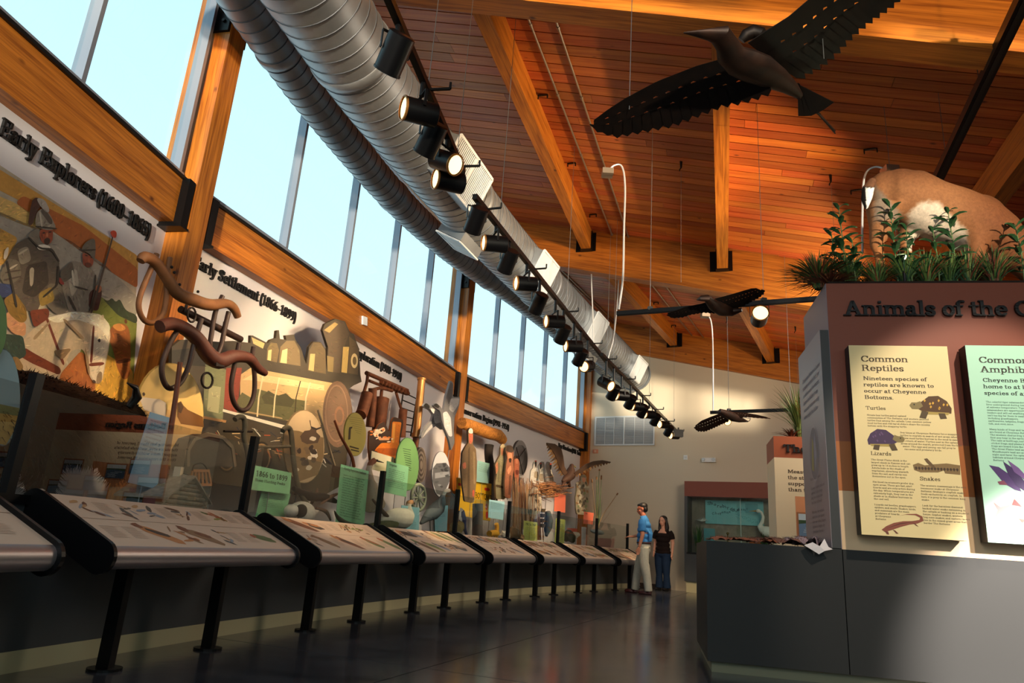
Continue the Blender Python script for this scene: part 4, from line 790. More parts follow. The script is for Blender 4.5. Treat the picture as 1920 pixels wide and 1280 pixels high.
def amph(t, P):
    m = MB('4a4a3e'); text(m, 'Common', P, .075, 2.24, .045, bold=1.1, stretch=1.12); m.build('title_text', prn, t); m = MB('4a4a3e'); text(m, 'Amphibians', P, .078, 2.17, .045, bold=1.1, stretch=1.12); m.build('title_text', prn, t)
    m = MB('2f3a32'); para(m, P, ['Cheyenne Bottoms is', 'home to at least ten', 'species of amphibians.'], .085, 2.10, .028, .047, fine=2, bold=1.1, stretch=1.13); m.build('subtitle_text', prn, t)
    m = MB('4f6a5c'); s_ = .0115; ld = .0195
    para(m, P, ['The colorful tiger salamander', 'lives underground during times', 'of extreme temperature. Tiger', 'salamanders are opportunistic', 'feeders and will eat anything that', 'isn\'t too big for them to swallow,', 'including grasshoppers,', 'earthworms, tadpoles, frogs,', 'fish, and even mice.', '', 'Many kinds of frogs and toads', 'are found at Cheyenne Bottoms.', 'The western chorus frog is the', 'first you hear in the spring.', 'The calls of bullfrogs, northern', 'cricket frogs, and plains leopard', 'frogs are heard from the marsh.', 'The Great Plains toad and', 'Woodhouse\'s toad are active at', 'night and favor the upland', 'habitats around Cheyenne', 'Bottoms.'], .09, 1.95, s_, ld)
    para(m, P, ['The nonnative common carp', 'substantially impacts the plants', 'on the bottom, separating them from', 'plant detritus from the mud, so', 'they keep the water muddy.'], .11, 1.10, s_, ld)
    m.build('body_text', prn, t)
    m = MB()
    draw(m, P, [('54386e', 1, [(.06, 1.51), (.12, 1.50), (.17, 1.46), (.22, 1.40), (.24, 1.34), (.20, 1.35), (.14, 1.39), (.10, 1.45)]), ('46305e', 2, [(.15, 1.54), (.20, 1.50), (.26, 1.42), (.31, 1.33), (.28, 1.33), (.21, 1.38), (.17, 1.46)]), ('7c5a92', 3, [(.18, 1.55), (.24, 1.50), (.30, 1.42), (.27, 1.42), (.21, 1.47)]), ('8a4a5a', 2, [(.10, 1.40), (.14, 1.41), (.16, 1.38), (.11, 1.38)]),
        ('b98a8c', 1, [(.06, 1.26), (.10, 1.23), (.16, 1.25), (.22, 1.245), (.30, 1.20), (.34, 1.165), (.28, 1.15), (.20, 1.155), (.13, 1.18), (.09, 1.19), (.06, 1.16), (.08, 1.21)]), ('8a4a4a', 2, [(.17, 1.25), (.19, 1.29), (.23, 1.24)]), ('c0524a', 2, [(.20, 1.16), (.22, 1.135), (.25, 1.155)])])
    m.build('amphibian_and_fish_pictures', prn, t, kind='stuff')
random.seed(5)
sign('sign_panel', .10, .766, .995, 2.36, 'f2d79c', 'cream yellow sign panel titled Common Reptiles with turtle, snake and lizard pictures', reptiles)
sign('sign_panel', .885, 1.55, .995, 2.37, 'b9e6c9', 'mint green sign panel titled Common Amphibians, cut by the right edge', amph)
# side slab with faint text and an oval picture
sl_ = thing('side_sign', kp(-.035, .9, -.4), 'tall mauve text slab with oval portrait on the left side of the large kiosk', 'sign')
MB().hexa([kp(-.065, .895, 0), kp(-.004, .895, 0), kp(-.004, .895, -.84), kp(-.065, .895, -.84)], (0, 0, 1.625)).build('panel_body', mat('slab_edge', '3a3836', .5), sl_)
b = MB('96888c'); b.hexa([kp(-.066, .895, 0), kp(-.066, .895, -.84), kp(-.066, 2.52, -.84), kp(-.066, 2.52, 0)], KX*-.003); b.build('panel_face', attr_mat('satin_print', .35), sl_)
SP = lambda u, v, l=1: kp(-.0695-.0008*l, v, -.80+u)     # reader's right runs toward the viewer
m = MB('7a7284'); para(m, SP, ['Cheyenne Bottoms is home', 'to many animals that live', 'in and around the marsh.', 'Some are hidden from', 'view and come out only', 'when night has fallen'], .10, 2.25, .034, .062, fine=2); m.build('heading_text', prn, sl_)
m = MB('7a6c6e'); para(m, SP, ['Mammals of the marsh', '', 'Raccoons, muskrats, mink and', 'coyotes all hunt or forage', 'along the water and leave', 'their tracks in the mud.', '', 'White-tailed deer and jack', 'rabbits feed in the uplands', 'where cover is thick. Badgers', 'dig dens on the higher, dry', 'ground above the pools.'], .22, 1.42, .022, .037, fine=3); m.build('body_text', prn, sl_)
m = MB('b0a4a8'); m.poly([SP(x, y, 1) for x, y in ell(.40, 1.62, .17, .22)]); m.color('85787a'); m.poly([SP(x, y, 2) for x, y in ell(.40, 1.62, .155, .205)])
draw(m, SP, [('a8965a', 3, [(.30, 1.50), (.36, 1.75), (.40, 1.70), (.38, 1.48)]), ('9a8f9c', 3, [(.42, 1.47), (.50, 1.6), (.46, 1.78), (.41, 1.7)]), ('a89ca0', 1, [(.385, 1.40), (.41, 1.40), (.41, 1.02), (.39, 1.02)])])
m.build('oval_picture', prn, sl_)

# ================================================================ SECOND KIOSK
Q0 = at_z(1450, 817, 2.4); Q0.z = 0; QX = azd(104); QB = azd(14)
def qp(s, z, d=0.): return Q0+QX*s-QB*d+V((0, 0, z))
k2 = thing('exhibit_kiosk', qp(.8, 0), 'cream and rust kiosk headed The Bottoms with a tuft of reeds on top', 'kiosk')
def qbox(mb, s0, s1, d0, d1, z0, z1): return mb.hexa([qp(s0, z0, d0), qp(s1, z0, d0), qp(s1, z0, d1), qp(s0, z0, d1)], (0, 0, z1-z0))
b = MB('a5532f'); qbox(b, 0, 2.6, -.8, 0, 2.115, 2.4); b.build('header', attr_mat('painted_block', .55), k2)
b = MB('f0dcb8'); qbox(b, 0, 2.6, -.8, 0, .85, 2.115); b.build('cream_panel', attr_mat('painted_block', .55), k2)
b = MB(); qbox(b, -.02, 2.62, -.82, .02, .0, .85); b.build('base_panel', charc, k2)
QP = lambda u, v, l=1: qp(u, v, .001*l)
text3d(k2, 'The Bottoms Region', QP, .12, 2.19, .10, .02, MATS['black_letter'], bold=1.15, stretch=1.05)
m = MB('5a4634'); para(m, QP, ['Measuring less than 1 percent of', "the state's area, wetlands habitats", 'support more wildlife diversity', 'than the remaining 99 percent.'], .16, 1.915, .046, .078, fine=1, bold=1.15, stretch=1.12); m.build('body_text', prn, k2)
m = MB(); pc = ['6f8fb0', '5a7a9a', '8ab0c8', '4a6480']
draw(m, QP, [('e29a6c', 1, [(.24, 1.62), (1.25, 1.60), (1.7, 1.62), (1.72, 1.05), (1.35, .98), (1.28, 1.22), (.86, 1.24), (.8, 1.04), (.24, 1.04)]), ('c4848a', 2, [(.38, .90), (.38, 1.22), (.9, 1.22), (.9, .90)])])
for i, (u, v_) in enumerate([(.27, 1.12), (.62, 1.45), (.62, .93), (1.05, 1.36), (1.42, 1.15), (1.9, 1.4), (2.1, 1.05), (1.75, .92), (1.3, .93)]):
    w_, h_ = (.5, .28) if i == 0 else (.36, .22)
    draw(m, QP, [('b0744e', 3, [(u-.02, v_-.02), (u+w_+.02, v_-.02), (u+w_+.02, v_+h_+.02), (u-.02, v_+h_+.02)]), (pc[i % 4], 4, [(u, v_), (u+w_, v_), (u+w_, v_+h_), (u, v_+h_)]), ('c9dbe6', 5, [(u, v_+h_*.72), (u+w_, v_+h_*.70), (u+w_, v_+h_), (u, v_+h_)]), ('3f5a3a', 5, [(u, v_+h_*.55), (u+w_*.5, v_+h_*.66), (u+w_, v_+h_*.6), (u+w_, v_+h_*.72), (u, v_+h_*.72)])])
    for q in range(5): y = v_+h_*(.08+q*.09); x = u+random.uniform(.03, w_*.5); draw(m, QP, [('a9bccb', 5, [(x, y), (x+w_*.4, y+.004), (x+w_*.4, y+.012), (x, y+.012)])])
m.build('map_and_photos', prn, k2)

# ================================================================ FAR DISPLAY CASE
dc = thing('display_case', fw(4, 0, .2), 'shorebird display case with rust header built against the far beige wall', 'display case')
S0, S1 = 2.74, 6.2
def fbox(mb, s0, s1, d0, d1, z0, z1): return mb.hexa([fw(s0, z0, d0), fw(s1, z0, d0), fw(s1, z0, d1), fw(s0, z0, d1)], (0, 0, z1-z0))
b = MB('7f4232'); fbox(b, S0, S1, 0, .42, 2.15, 2.5); b.build('header', attr_mat('painted_block', .55), dc)
b = MB(); fbox(b, S0, S1, 0, .42, .24, .84); b.build('base_panel', dgrey, dc)
b = MB(); fbox(b, S0+.03, S1, 0, .38, 0, .24); b.build('kick_band', cream, dc)
b = MB(); fbox(b, S0, S0+.07, 0, .42, .84, 2.15); b.build('side_post', dgrey, dc)
b = MB(); fbox(b, S0+.07, S1, .02, .40, .84, .88); b.build('shelf', mat('sand', '9a8a70', .8), dc)
b = MB('8b8074'); fbox(b, S0+.07, S1, .0, .02, .88, 2.15); b.build('backdrop', attr_mat('painted_backdrop', .7, noise=.3, nscale=3), dc)
b = MB(); fbox(b, S0+.07, S1, .405, .413, .88, 2.15); b.build('glass_pane', glass_mat('case_glass', (.9, .96, .95), .5), dc)
b = MB(); fbox(b, S0+.05, S1, .40, .425, .84, .88); b.build('sill', black, dc)
t = thing('hanging_sign', fw(3.8, 1.55, .06), 'teal sign with wavy words Shorebirds of Cheyenne Bottoms inside the far case', 'sign')
b = MB('7fc4cc'); fbox(b, 3.14, 4.46, .05, .06, 1.56, 2.10); b.build('sign_face', prn, t)
FPb = lambda u, v, l=1: fw(3.14+u, v, .06+.001*l)
m = MB('26384a'); u = .05
for i, c in enumerate('Shorebirds of'): text(m, c, FPb, u, 1.99-.012*i+.012*math.sin(i*1.4), .072, rot=math.sin(i*1.3)*.25, fine=2); u += (G[c][0]+.9)*.072/7.2
u = .16
for i, c in enumerate('Cheyenne Bottoms'): text(m, c, FPb, u, 1.76+.010*i+.010*math.sin(i*1.7), .055, rot=math.sin(i*1.5+2)*.25, fine=2); u += (G[c][0]+.7)*.055/7.2
m.build('lettering', prn, t)
m = MB('1a2a36')
for i in range(26): x = .68+i*.022+random.uniform(-.01, .01); y = 1.80-i*.006+random.uniform(-.03, .02)-(.05 if i % 2 else 0); m.poly([FPb(x, y), FPb(x+.014, y+.004), FPb(x+.008, y+.018)])
m.color('6aa8b4'); m.poly([FPb(.92, 1.84), FPb(1.2, 1.84), FPb(1.2, 2.05), FPb(.92, 2.05)]); m.build('bird_flock_print', prn, t)
t = thing('wall_sign', fw(3.22, 1.1, .06), 'small teal text plaque low in the far case above the grasses', 'sign')
b = MB('5f9aa2'); fbox(b, 3.1, 3.36, .05, .06, 1.12, 1.45); b.build('sign_face', prn, t)
# wall fittings
v = thing('wall_grille', fw(1.0, 3.4, .03), 'wide white return air grille high on the far beige wall', 'vent')
g0, g1, gz0, gz1 = .23, 1.87, 3.42, 4.19
b = MB()
for a_ in ((g0, g0+.035), (g1-.035, g1), ((g0+g1)/2-.018, (g0+g1)/2+.018)): fbox(b, a_[0], a_[1], 0, .035, gz0, gz1)
fbox(b, g0, g1, 0, .036, gz0, gz0+.035); fbox(b, g0, g1, 0, .036, gz1-.035, gz1); b.build('frame', white_g, v)
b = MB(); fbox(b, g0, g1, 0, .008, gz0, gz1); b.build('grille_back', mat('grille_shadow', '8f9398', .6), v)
for gi in range(2):
    x0 = g0+.035+gi*.81; b = MB()
    for k in range(30): z = gz0+.05+k*.0235; b.hexa([fw(x0, z, .01), fw(x0+.755, z, .01), fw(x0+.755, z-.008, .028), fw(x0, z-.008, .028)], (0, 0, .005))
    b.build('louvres', white_g, v, kind='stuff')
    for k in (1, 2):
        b = MB(); fbox(b, x0+.25*k, x0+.25*k+.012, .01, .033, gz0+.03, gz1-.03); b.build('stile', white_g, v)
e_ = thing('emergency_light', fw(3.25, 3.0, .05), 'white twin-lamp emergency light box on the far beige wall', 'lamp')
b = MB(); fbox(b, 3.07, 3.40, 0, .08, 3.0, 3.10); b.build('box', mat('white_plastic', 'e4e6e6', .4), e_)
for s in (3.11, 3.35): MB().disc(fw(s, 3.06, .08), FN, .04, .03, 16).build('lamp_head', mat('lamp_glass_pale', 'c9ced2', .2), e_)
t_ = thing('sensor_box', fw(2.66, 3.07, .02), 'small pale square sensor box left of the emergency light', 'sensor')
b = MB(); fbox(b, 2.61, 2.71, 0, .03, 3.06, 3.17); b.build('box', MATS['white_plastic'], t_)
b = MB(); fbox(b, 2.63, 2.69, .03, .036, 3.09, 3.14); b.build('cover', white_g, t_)
t_ = thing('alarm_strobe', fw(.28, 3.3, .02), 'small coral wall plate under the white grille', 'alarm')
b = MB('d08a6c'); fbox(b, .20, .34, 0, .03, 3.22, 3.32); b.build('plate', prn, t_)
b = MB(); fbox(b, .24, .30, .03, .045, 3.24, 3.30); b.build('lens', mat('strobe_lens', 'e0b8a0', .2), t_)
# ================================================================ CONDUITS, WIRES, BARS, METAL BIRDS
def P2(v_): q = v_-CAMP; z = q.dot(CW); return (960+F*q.dot(CA)/z, 640-F*q.dot(CU)/z)
def deckpt(k, x, y, drop=.02):
    a = bp(k, 0, 1, DZ(1)); b = bp(k, 1, 1, DZ(1)); c = bp(k, .5, 7, DZ(7)); n = (b-a).cross(c-a).normalized()
    return at_plane(x, y, a, n)-V((0, 0, drop))
cond = mat('steel_conduit', '9a8a78', .35, .7); flexm = mat('pale_flex_conduit', 'c4c2c0', .4, .4)
CD = [(1, (987, 22), (1150, 445), 'left conduit pipe on the ceiling planks of the middle bay'), (1, (1040, 28), (1180, 448), 'right conduit pipe on the ceiling planks of the middle bay'),
      (2, (1036, 495), (1163, 617), 'left twin of dark pipes on the far bay ceiling beside the duct'), (2, (1044, 496), (1170, 618), 'right twin of dark pipes on the far bay ceiling beside the duct'),
      (2, (1215, 523), (1305, 637), 'left conduit pipe on the far bay ceiling behind the small metal bird'), (2, (1243, 527), (1326, 641), 'right conduit pipe on the far bay ceiling behind the small metal bird')]
for k, a, b, l in CD:
    A_ = deckpt(k, *a); B_ = deckpt(k, *b); t = thing('ceiling_conduit', A_, l, 'pipe', 'ceiling conduits')
    MB().tube([A_, B_], .014, 10).build('pipe', cond, t)
    for q in (.03, .25, .5, .75, .97): c = A_.lerp(B_, q); e = (B_-A_).normalized(); MB().tube([c-e*.02, c+e*.02], .021, 10).build('strap', cond, t)
def flex(px, d, label, r=.011):
    pts = [at_d(x, y, d) for x, y in px]; P = []
    for i in range(len(pts)-1):
        p0 = pts[max(i-1, 0)]; p1 = pts[i]; p2 = pts[i+1]; p3 = pts[min(i+2, len(pts)-1)]
        for k in range(8): t = k/8; P.append(.5*((2*p1)+(p2-p0)*t+(2*p0-5*p1+4*p2-p3)*t*t+(3*p1-p0-3*p2+p3)*t**3))
    P.append(pts[-1]); t = thing('flexible_conduit', pts[0], label, 'cable', 'flexible conduits')
    MB().tube(P, r, 8).build('cable', flexm, t, smooth=True); MB().box(pts[0], (.13, .13, .07)).build('junction_box', cond, t)
z33 = 3.3
b0, b1 = at_z(1157, 588, z33), at_z(1535, 560, z33)
dd = math.hypot(b0.x, b0.y)
flex([(1139, 324), (1150, 311), (1166, 312), (1172, 350), (1170, 430), (1168, 520), (1160, 580)], dd, 'pale flexible conduit dropping from the ceiling to the bird track')
m0 = tr[1][1]
flex([(1143, 426), (1120, 424), (1110, 450), (1109, 520), (1112, 600), (1113, 655)], math.hypot(m0.x, m0.y), 'pale flexible conduit dropping beside the duct to the middle track')
flex([(1161, 500), (1158, 560), (1151, 630), (1142, 665), (1136, 690)], math.hypot(m0.x, m0.y)*1.04, 'second pale conduit curving down behind the duct to the far track')
b30, b31 = at_z(1332, 773, 3.0), at_z(1512, 767, 3.0)
flex([(1322, 591), (1332, 598), (1336, 630), (1337, 700), (1337, 772)], math.hypot(b30.x, b30.y), 'pale conduit dropping to the far bird track in front of the beige wall')
flex([(1668, 320), (1640, 313), (1621, 332), (1617, 400), (1617, 475)], 7.2, 'bent pale conduit seen behind the deer rump')
def bar3(p0, p1, label, w_):
    t = thing('lighting_track', (p0+p1)/2, label, 'light track'); MB().bar(p0, p1, w_, w_*.9).build('track', blackp, t)
    MB().bar(p0-V((0, 0, w_*.46)), p1-V((0, 0, w_*.46)), w_*.35, .008).build('slot', black, t)
    for q in (.12, .5, .9):
        c = p0.lerp(p1, q); MB().tube([c, V((c.x, c.y, deckz(c)-.03))], .003, 4, cap=False).build('suspension_wire', MATS['wire_steel'], t); MB().box(c+V((0, 0, w_*.6)), (.05, .05, .04)).build('clamp', black, t)
bar3(b0, b0+(b1-b0)*1.5, 'black track bar hanging behind the small flying metal bird', .05)
bar3(b30, b30+(b31-b30)*1.7, 'black track bar hanging before the beige wall, over the far metal bird', .05)
g0_, g1_ = at_z(1758, 335, 4.5), at_z(1925, -15, 4.5)
bar3(g0_, g0_+(g1_-g0_)*1.15, 'thick black track bar above the deer', .085)
# lamp on the bird track
c = at_plane(1424, 590, b0, V(((b1-b0).y, -(b1-b0).x, 0))); spot(c-V((0, 0, .02)), (-.25, -.93, .02), 'round spotlight on the bird track with a bright white lens facing the camera', True, z33-.03, 'bird track lamps')
L3 = emit_mat('bright_lamp_lens', 'fff6e0', 12)
cc_ = c-V((0, 0, .02)); MB().disc(cc_+V((-.25, -.93, .02)).normalized()*.10, (-.25, -.93, .02), .062, .004, 20).build('lamp_bulb_reflector', L3, loc=cc_)
_l = [o for o in COL.objects if o.name.startswith('lamp_bulb_reflector')][0]; _s = [o for o in COL.objects if o.name.startswith('spotlight') and 'bird track' in o.get('label', '')][0]; _l.parent = _s; _l.matrix_local = Matrix.Translation(cc_-ORG[_s])
c = at_plane(1363, 790, b30, V(((b31-b30).y, -(b31-b30).x, 0))); spot(c, (-.2, -.9, -.2), 'small spotlight glowing under the far metal bird', True, 2.98, 'bird track lamps', .7)
# ceiling hooks
for i, (k, x, y, l) in enumerate([(1, 1018, 177, 'black ceiling bracket between the first purlin and the left conduit'), (1, 1072, 305, 'black ceiling bracket right of the sunlit purlin, half way down'), (1, 1112, 401, 'black ceiling bracket near the foot of the sunlit purlin'),
        (1, 1632, 278, 'black ceiling bracket above the deer rump'), (1, 1606, 355, 'black ceiling bracket half hidden behind the deer rump'), (2, 1230, 566, 'black ceiling bracket in the far bay left of the pipes'), (2, 1263, 609, 'black ceiling bracket in the far bay below the metal bird')]):
    p = deckpt(k, x, y, .01); e = (deckpt(k, x+10, y, 0)-p).normalized(); t = thing('ceiling_bracket', p, l, 'bracket', 'ceiling brackets')
    MB().bar(p-e*.07, p+e*.07, .03, .012).build('plate', black, t)
    for s in (-.065, .065): MB().bar(p+e*s, p+e*s-V((0, 0, .05)), .018, .012, up=e).build('prong', black, t)
for i, (k, x, y, l) in enumerate([(1, 1277, 303, 'small black ceiling hook left of the second purlin'), (1, 1557, 328, 'small black ceiling hook up left of the deer'), (2, 1363, 594, 'tiny black ceiling hook behind the small metal bird'), (2, 1491, 612, 'tiny black ceiling hook left of the kiosk corner')]):
    p = deckpt(k, x, y, -.005); t = thing('ceiling_hook', p, l, 'hook', 'ceiling hooks'); MB().tube([p, p-V((0, 0, .10))], [.02, .012], 8).build('stem', black, t); MB().tube([p-V((0, 0, .10)), p-V((.02, 0, .13)), p-V((.02, 0, .15))], .008, 6).build('hook', black, t)
    q = p-V((0, 0, .15)); MB().tube([q, q-V((0, 0, 1.6))], .002, 4, cap=False).build('wire', MATS['wire_steel'], t)
# ---------- metal birds
rust = mat('dark_weathered_steel', '120d0b', .5, .6, noise=.3, nscale=14, col2='1c120d'); rust2 = mat('brown_weathered_steel', '3a241a', .5, .5, noise=.35, nscale=10, col2='241610')
def zm(pts, ox, oy, s): return [(ox+x/s, oy+y/s) for x, y in pts]
def lerp2(a, b, t): return (a[0]+(b[0]-a[0])*t, a[1]+(b[1]-a[1])*t)
def along(pl_, t):
    L_ = [0]
    for a, b in zip(pl_, pl_[1:]): L_.append(L_[-1]+math.dist(a, b))
    d = t*L_[-1]
    for i in range(len(pl_)-1):
        if d <= L_[i+1]+1e-9: return lerp2(pl_[i], pl_[i+1], (d-L_[i])/max(1e-9, L_[i+1]-L_[i]))
    return pl_[-1]
def sheet(mb, P, pts, th=.004):
    q = [P(x, y, 0) for x, y in pts]; n = (P(0, 0, 1)-P(0, 0, 0)).normalized(); mb.prism(q, n*th)
def wing(P, lead, root_mid, tips, nrows, nf, m, parent, slit=.10):
    """lead: leading edge polyline root->tip; tips: trailing tip polyline root->tip. rows of coverts with open slits, then long feathers"""
    mb = MB(); rows = [0, .30, .56]
    def pt(t, v): return lerp2(along(lead, t), along(tips, t), v)
    n = 26
    for r in range(2):
        for i in range(n):
            t0, t1 = i/n*.97, (i+1)/n*.97; v0, v1 = rows[r], rows[r+1]
            g = (.035 if r == 0 else .045) if i % 2 and i > 1 else -.01
            sheet(mb, P, [pt(t0, v0-.01), pt(t1, v0-.01), pt(t1, v1-(g if i % 2 else -.01)), pt((t0+t1)/2, v1-g*1.4 if g > 0 else v1+.01), pt(t0, v1+.01)])
    mb.build('wing_sheet', m, parent, kind='stuff')
    for i in range(nf):
        t0 = i/nf; t1 = (i+1.15)/nf; tm = min(1, (t0+t1)/2+.02); b0_ = pt(min(1, t0), .53); b1_ = pt(min(1, t1), .53); tip = along(tips, tm); cl = along(tips, max(0, tm-.55/nf)); cr_ = along(tips, min(1, tm+.55/nf)); L0 = lerp2(b0_, cl, .80); R0 = lerp2(b1_, cr_, .80)
        w0 = L0; w1 = R0
        mb = MB(); sheet(mb, P, [b0_, b1_, w1, lerp2(w1, tip, .75), tip, lerp2(w0, tip, .75), w0]); mb.build('feather', m, parent)
# heron
zz = lambda pts: zm(pts, 1080, 0, 3.097)
hc = at_z(1405, 120, 3.15)
h = thing('metal_heron', hc, 'large dark cut-steel heron flying overhead with outspread slotted wings', 'bird sculpture')
PL = pboard(hc, V((-.35, -.35, -1))); PR = pboard(hc, V((.30, -.25, -1))); PB = pboard(hc, V((0, -.5, -1)))
wing(PL, zz([(990, 300), (860, 340), (700, 385), (470, 475), (290, 570), (180, 640), (80, 715)]), None, zz([(1170, 535), (1075, 575), (975, 605), (850, 628), (715, 680), (570, 738), (395, 772), (235, 802), (120, 765), (80, 722)]), 2, 19, rust, h)
wing(PR, zz([(1000, 250), (1090, 190), (1240, 95), (1350, 0), (1480, -90), (1650, -160), (1950, -190)]), None, zz([(1290, 480), (1350, 442), (1440, 390), (1520, 325), (1585, 250), (1660, 180), (1745, 115), (1845, 45), (1950, -60), (1990, -160)]), 2, 19, rust, h)
hb = [((625, 190), .004, .004), ((700, 194), .018, .020), ((775, 200), .034, .036), ((835, 200), .055, .055), ((880, 265), .055, .055), ((900, 320), .065, .07), ((960, 360), .08, .09), ((1050, 400), .075, .095), ((1150, 455), .05, .075), ((1240, 510), .03, .045), ((1300, 560), .015, .02)]
mb = MB(); mb.tube([at_z(*zz([p])[0], 3.10) for p, a, b in hb], [(b, a*.6) for p, a, b in hb], 14); mb.build('body', rust2, h, smooth=True)
for s in (0, 14): MB().tube([at_z(*zz([(1290, 550+s)])[0], 3.10), at_z(*zz([(1400+s, 650+s)])[0], 3.09), at_z(*zz([(1505, 760+s)])[0], 3.08)], [.010, .007, .004], 8).build('leg', rust2, h)
TB = pboard(hc, V((0, -.35, -1)))
for i in range(7):
    a = i/6; tp = along([(1290, 672), (1360, 672), (1430, 640), (1497, 592)], a); tp2 = along([(1290, 672), (1360, 672), (1430, 640), (1497, 592)], min(1, a+.17)); mb = MB(); sheet(mb, TB, zz([(1290-4, 478+a*8), (1300, 486+a*8), tp2, tp])); mb.build('tail_feather', rust, h)
mb = MB(); mb.tube([at_z(*zz([(960, 235)])[0], 3.2), at_z(*zz([(985, 205)])[0], 3.22), at_z(*zz([(1030, 185)])[0], 3.24), at_z(*zz([(1075, 195)])[0], 3.22), at_z(*zz([(1110, 230)])[0], 3.2)], [.02, .03, .035, .03, .015], 12); mb.build('shoulder_fold', rust, h, smooth=True)
for x, y in ((1180, 205), (1545, 110)): p = at_z(x, y, 3.15); MB().tube([p, V((p.x, p.y, deckz(p)))], .002, 4, cap=False).build('hanging_wire', MATS['wire_steel'], h)
# hawk
zz = lambda pts: zm(pts, 1100, 480, 3.555)
hc = at_z(*zz([(830, 320)])[0], 3.25); h = thing('metal_hawk', hc, 'dark cut-steel hawk gliding on the black track bar in mid air', 'bird sculpture')
PL = pboard(hc, V((-.25, -.7, -.8))); PR = pboard(hc, V((.15, -.7, -.8)))
wing(PL, zz([(830, 300), (760, 318), (650, 340), (600, 360), (530, 382)]), None, zz([(870, 385), (780, 378), (690, 393), (640, 410), (570, 415), (535, 395)]), 2, 13, rust, h)
wing(PR, zz([(850, 285), (930, 265), (1030, 235), (1100, 215), (1140, 212)]), None, zz([(920, 370), (1000, 350), (1080, 315), (1150, 280), (1185, 250), (1190, 228)]), 2, 13, rust, h)
mb = MB(); mb.tube([at_z(*zz([p])[0], 3.22) for p in ((735, 292), (765, 282), (800, 280), (850, 330), (900, 355), (970, 370), (1035, 360))], [.006, .03, .035, .06, .07, .05, .015], 12); mb.build('body', rust2, h, smooth=True)
for i in range(5): mb = MB(); sheet(mb, PR, zz([(950, 350), (960, 372), (1040-i*10, 352+i*11), (1030-i*10, 345+i*11)])); mb.build('tail_feather', rust, h)
# far bird
zz = lambda pts: zm(pts, 1270, 700, 3.555)
hc = at_z(*zz([(330, 280)])[0], 2.9); h = thing('metal_curlew', hc, 'small brown cut-steel bird with fanned wing on the far track bar', 'bird sculpture')
PL = pboard(hc, V((-.3, -.8, -.5))); PR = pboard(hc, V((.1, -.75, -.6)))
wing(PL, zz([(330, 255), (280, 268), (220, 290), (160, 315), (115, 350)]), None, zz([(350, 320), (310, 335), (240, 368), (185, 390), (135, 388), (110, 362)]), 2, 14, rust2, h)
wing(PR, zz([(360, 255), (430, 258), (520, 272), (600, 290)]), None, zz([(410, 300), (470, 292), (540, 298), (625, 302)]), 2, 8, rust2, h)
mb = MB(); mb.tube([at_z(*zz([p])[0], 2.88) for p in ((250, 262), (285, 248), (330, 270), (370, 290), (410, 305), (470, 320))], [.01, .03, .06, .07, .05, .01], 12); mb.build('body', rust2, h, smooth=True)
MB().tube([at_z(*zz([p])[0], 2.87) for p in ((400, 312), (440, 322), (480, 316), (488, 300), (440, 292))], .006, 6).build('wire_loop', MATS['wire_steel'], h)
# ================================================================ DEER, PLANTS, FURS
fur = attr_mat('short_fur', .8, noise=.22, nscale=45, spec=.2)
def KD(x, y, d): return at_plane(x, y, kp(0, 0, d), KN)
dz_ = -.38
deer = thing('deer', kp(.75, 2.93, dz_), 'tan taxidermy deer seen from its rump, white belly, grazing among the grasses on the kiosk', 'deer')
m = MB()
def K_(x, y, o=0): return KD(x, y, dz_-o)
m.tube([K_(1652, 372), K_(1672, 368), K_(1705, 372), K_(1745, 392), K_(1790, 405), K_(1835, 425), K_(1872, 445), K_(1905, 478), K_(1945, 520), K_(1975, 555)], [.13, .22, .25, .245, .24, .24, .20, .13, .095, .07], 18)
m.ball(K_(1662, 362), (.17, .17, .20)); m.ball(K_(1842, 415), (.2, .17, .24)); m.ball(K_(1690, 352), (.2, .16, .17))
for (x0, o, dx) in ((1655, -.10, 0), (1700, .10, 8)):      # hind legs: thigh, hock back, shank
    ft = K_(x0-2+dx, 515, o); ft.z = 2.94; m.tube([K_(x0+2, 385, o), K_(x0-2+dx, 425, o), K_(x0-12+dx, 462, o), K_(x0-6+dx, 478, o), ft], [.15, .10, .055, .042, .032], 12)
for (x0, o, dx) in ((1828, -.10, 0), (1858, .10, 8)):
    ft = K_(x0+3, 515, o); ft.z = 2.94; m.tube([K_(x0, 430, o), K_(x0+3, 470, o), K_(x0+4, 495, o), ft], [.12, .07, .045, .034], 12)
m.ball(K_(1985, 560), (.13, .10, .09)); m.tube([K_(1985, 565), K_(2020, 590)], [.07, .045], 10)
def mixc(a, b, t): t = max(0, min(1, t)); return ''.join('%02x' % int(int(a[i:i+2], 16)*(1-t)+int(b[i:i+2], 16)*t) for i in (0, 2, 4))
def deercol(v):
    x, y = P2(v); n = random.uniform(-4, 4)
    c = mixc('8f5f3c', '6c3f24', (x-1790)/90); c = mixc(c, '74492d', (352-y)/30)
    c = mixc(c, '9a6238', (y-440)/30 if x < 1720 else 0)
    bel = min((y-(360+abs(x-1742)*1.0)), x-1700, 1815-x, y-376)/9+.3+n*.06
    if y < 470: c = mixc(c, 'd6c2ab', bel)
    rump = min((y-(342+(x-1640)*1.05)), x-1634, 1694-x, 418-y)/9+n*.06
    return mixc(c, '83705f', rump)
fuse(m, 'body', .022, fur, deer, deercol, 8)
m = MB(); m.tube([K_(1636, 338, -.16), K_(1628, 352, -.20), K_(1625, 372, -.20), K_(1624, 392, -.19)], [(.035, .03), (.055, .04), (.05, .035), (.012, .012)], 12)
fuse(m, 'tail', .010, fur, deer, lambda v: 'ece6de' if P2(v)[0] > 1623+(P2(v)[1]-350)*.04 and P2(v)[1] > 352 else ('1c1613' if P2(v)[1] > 350 else '6e4a34'), 2)
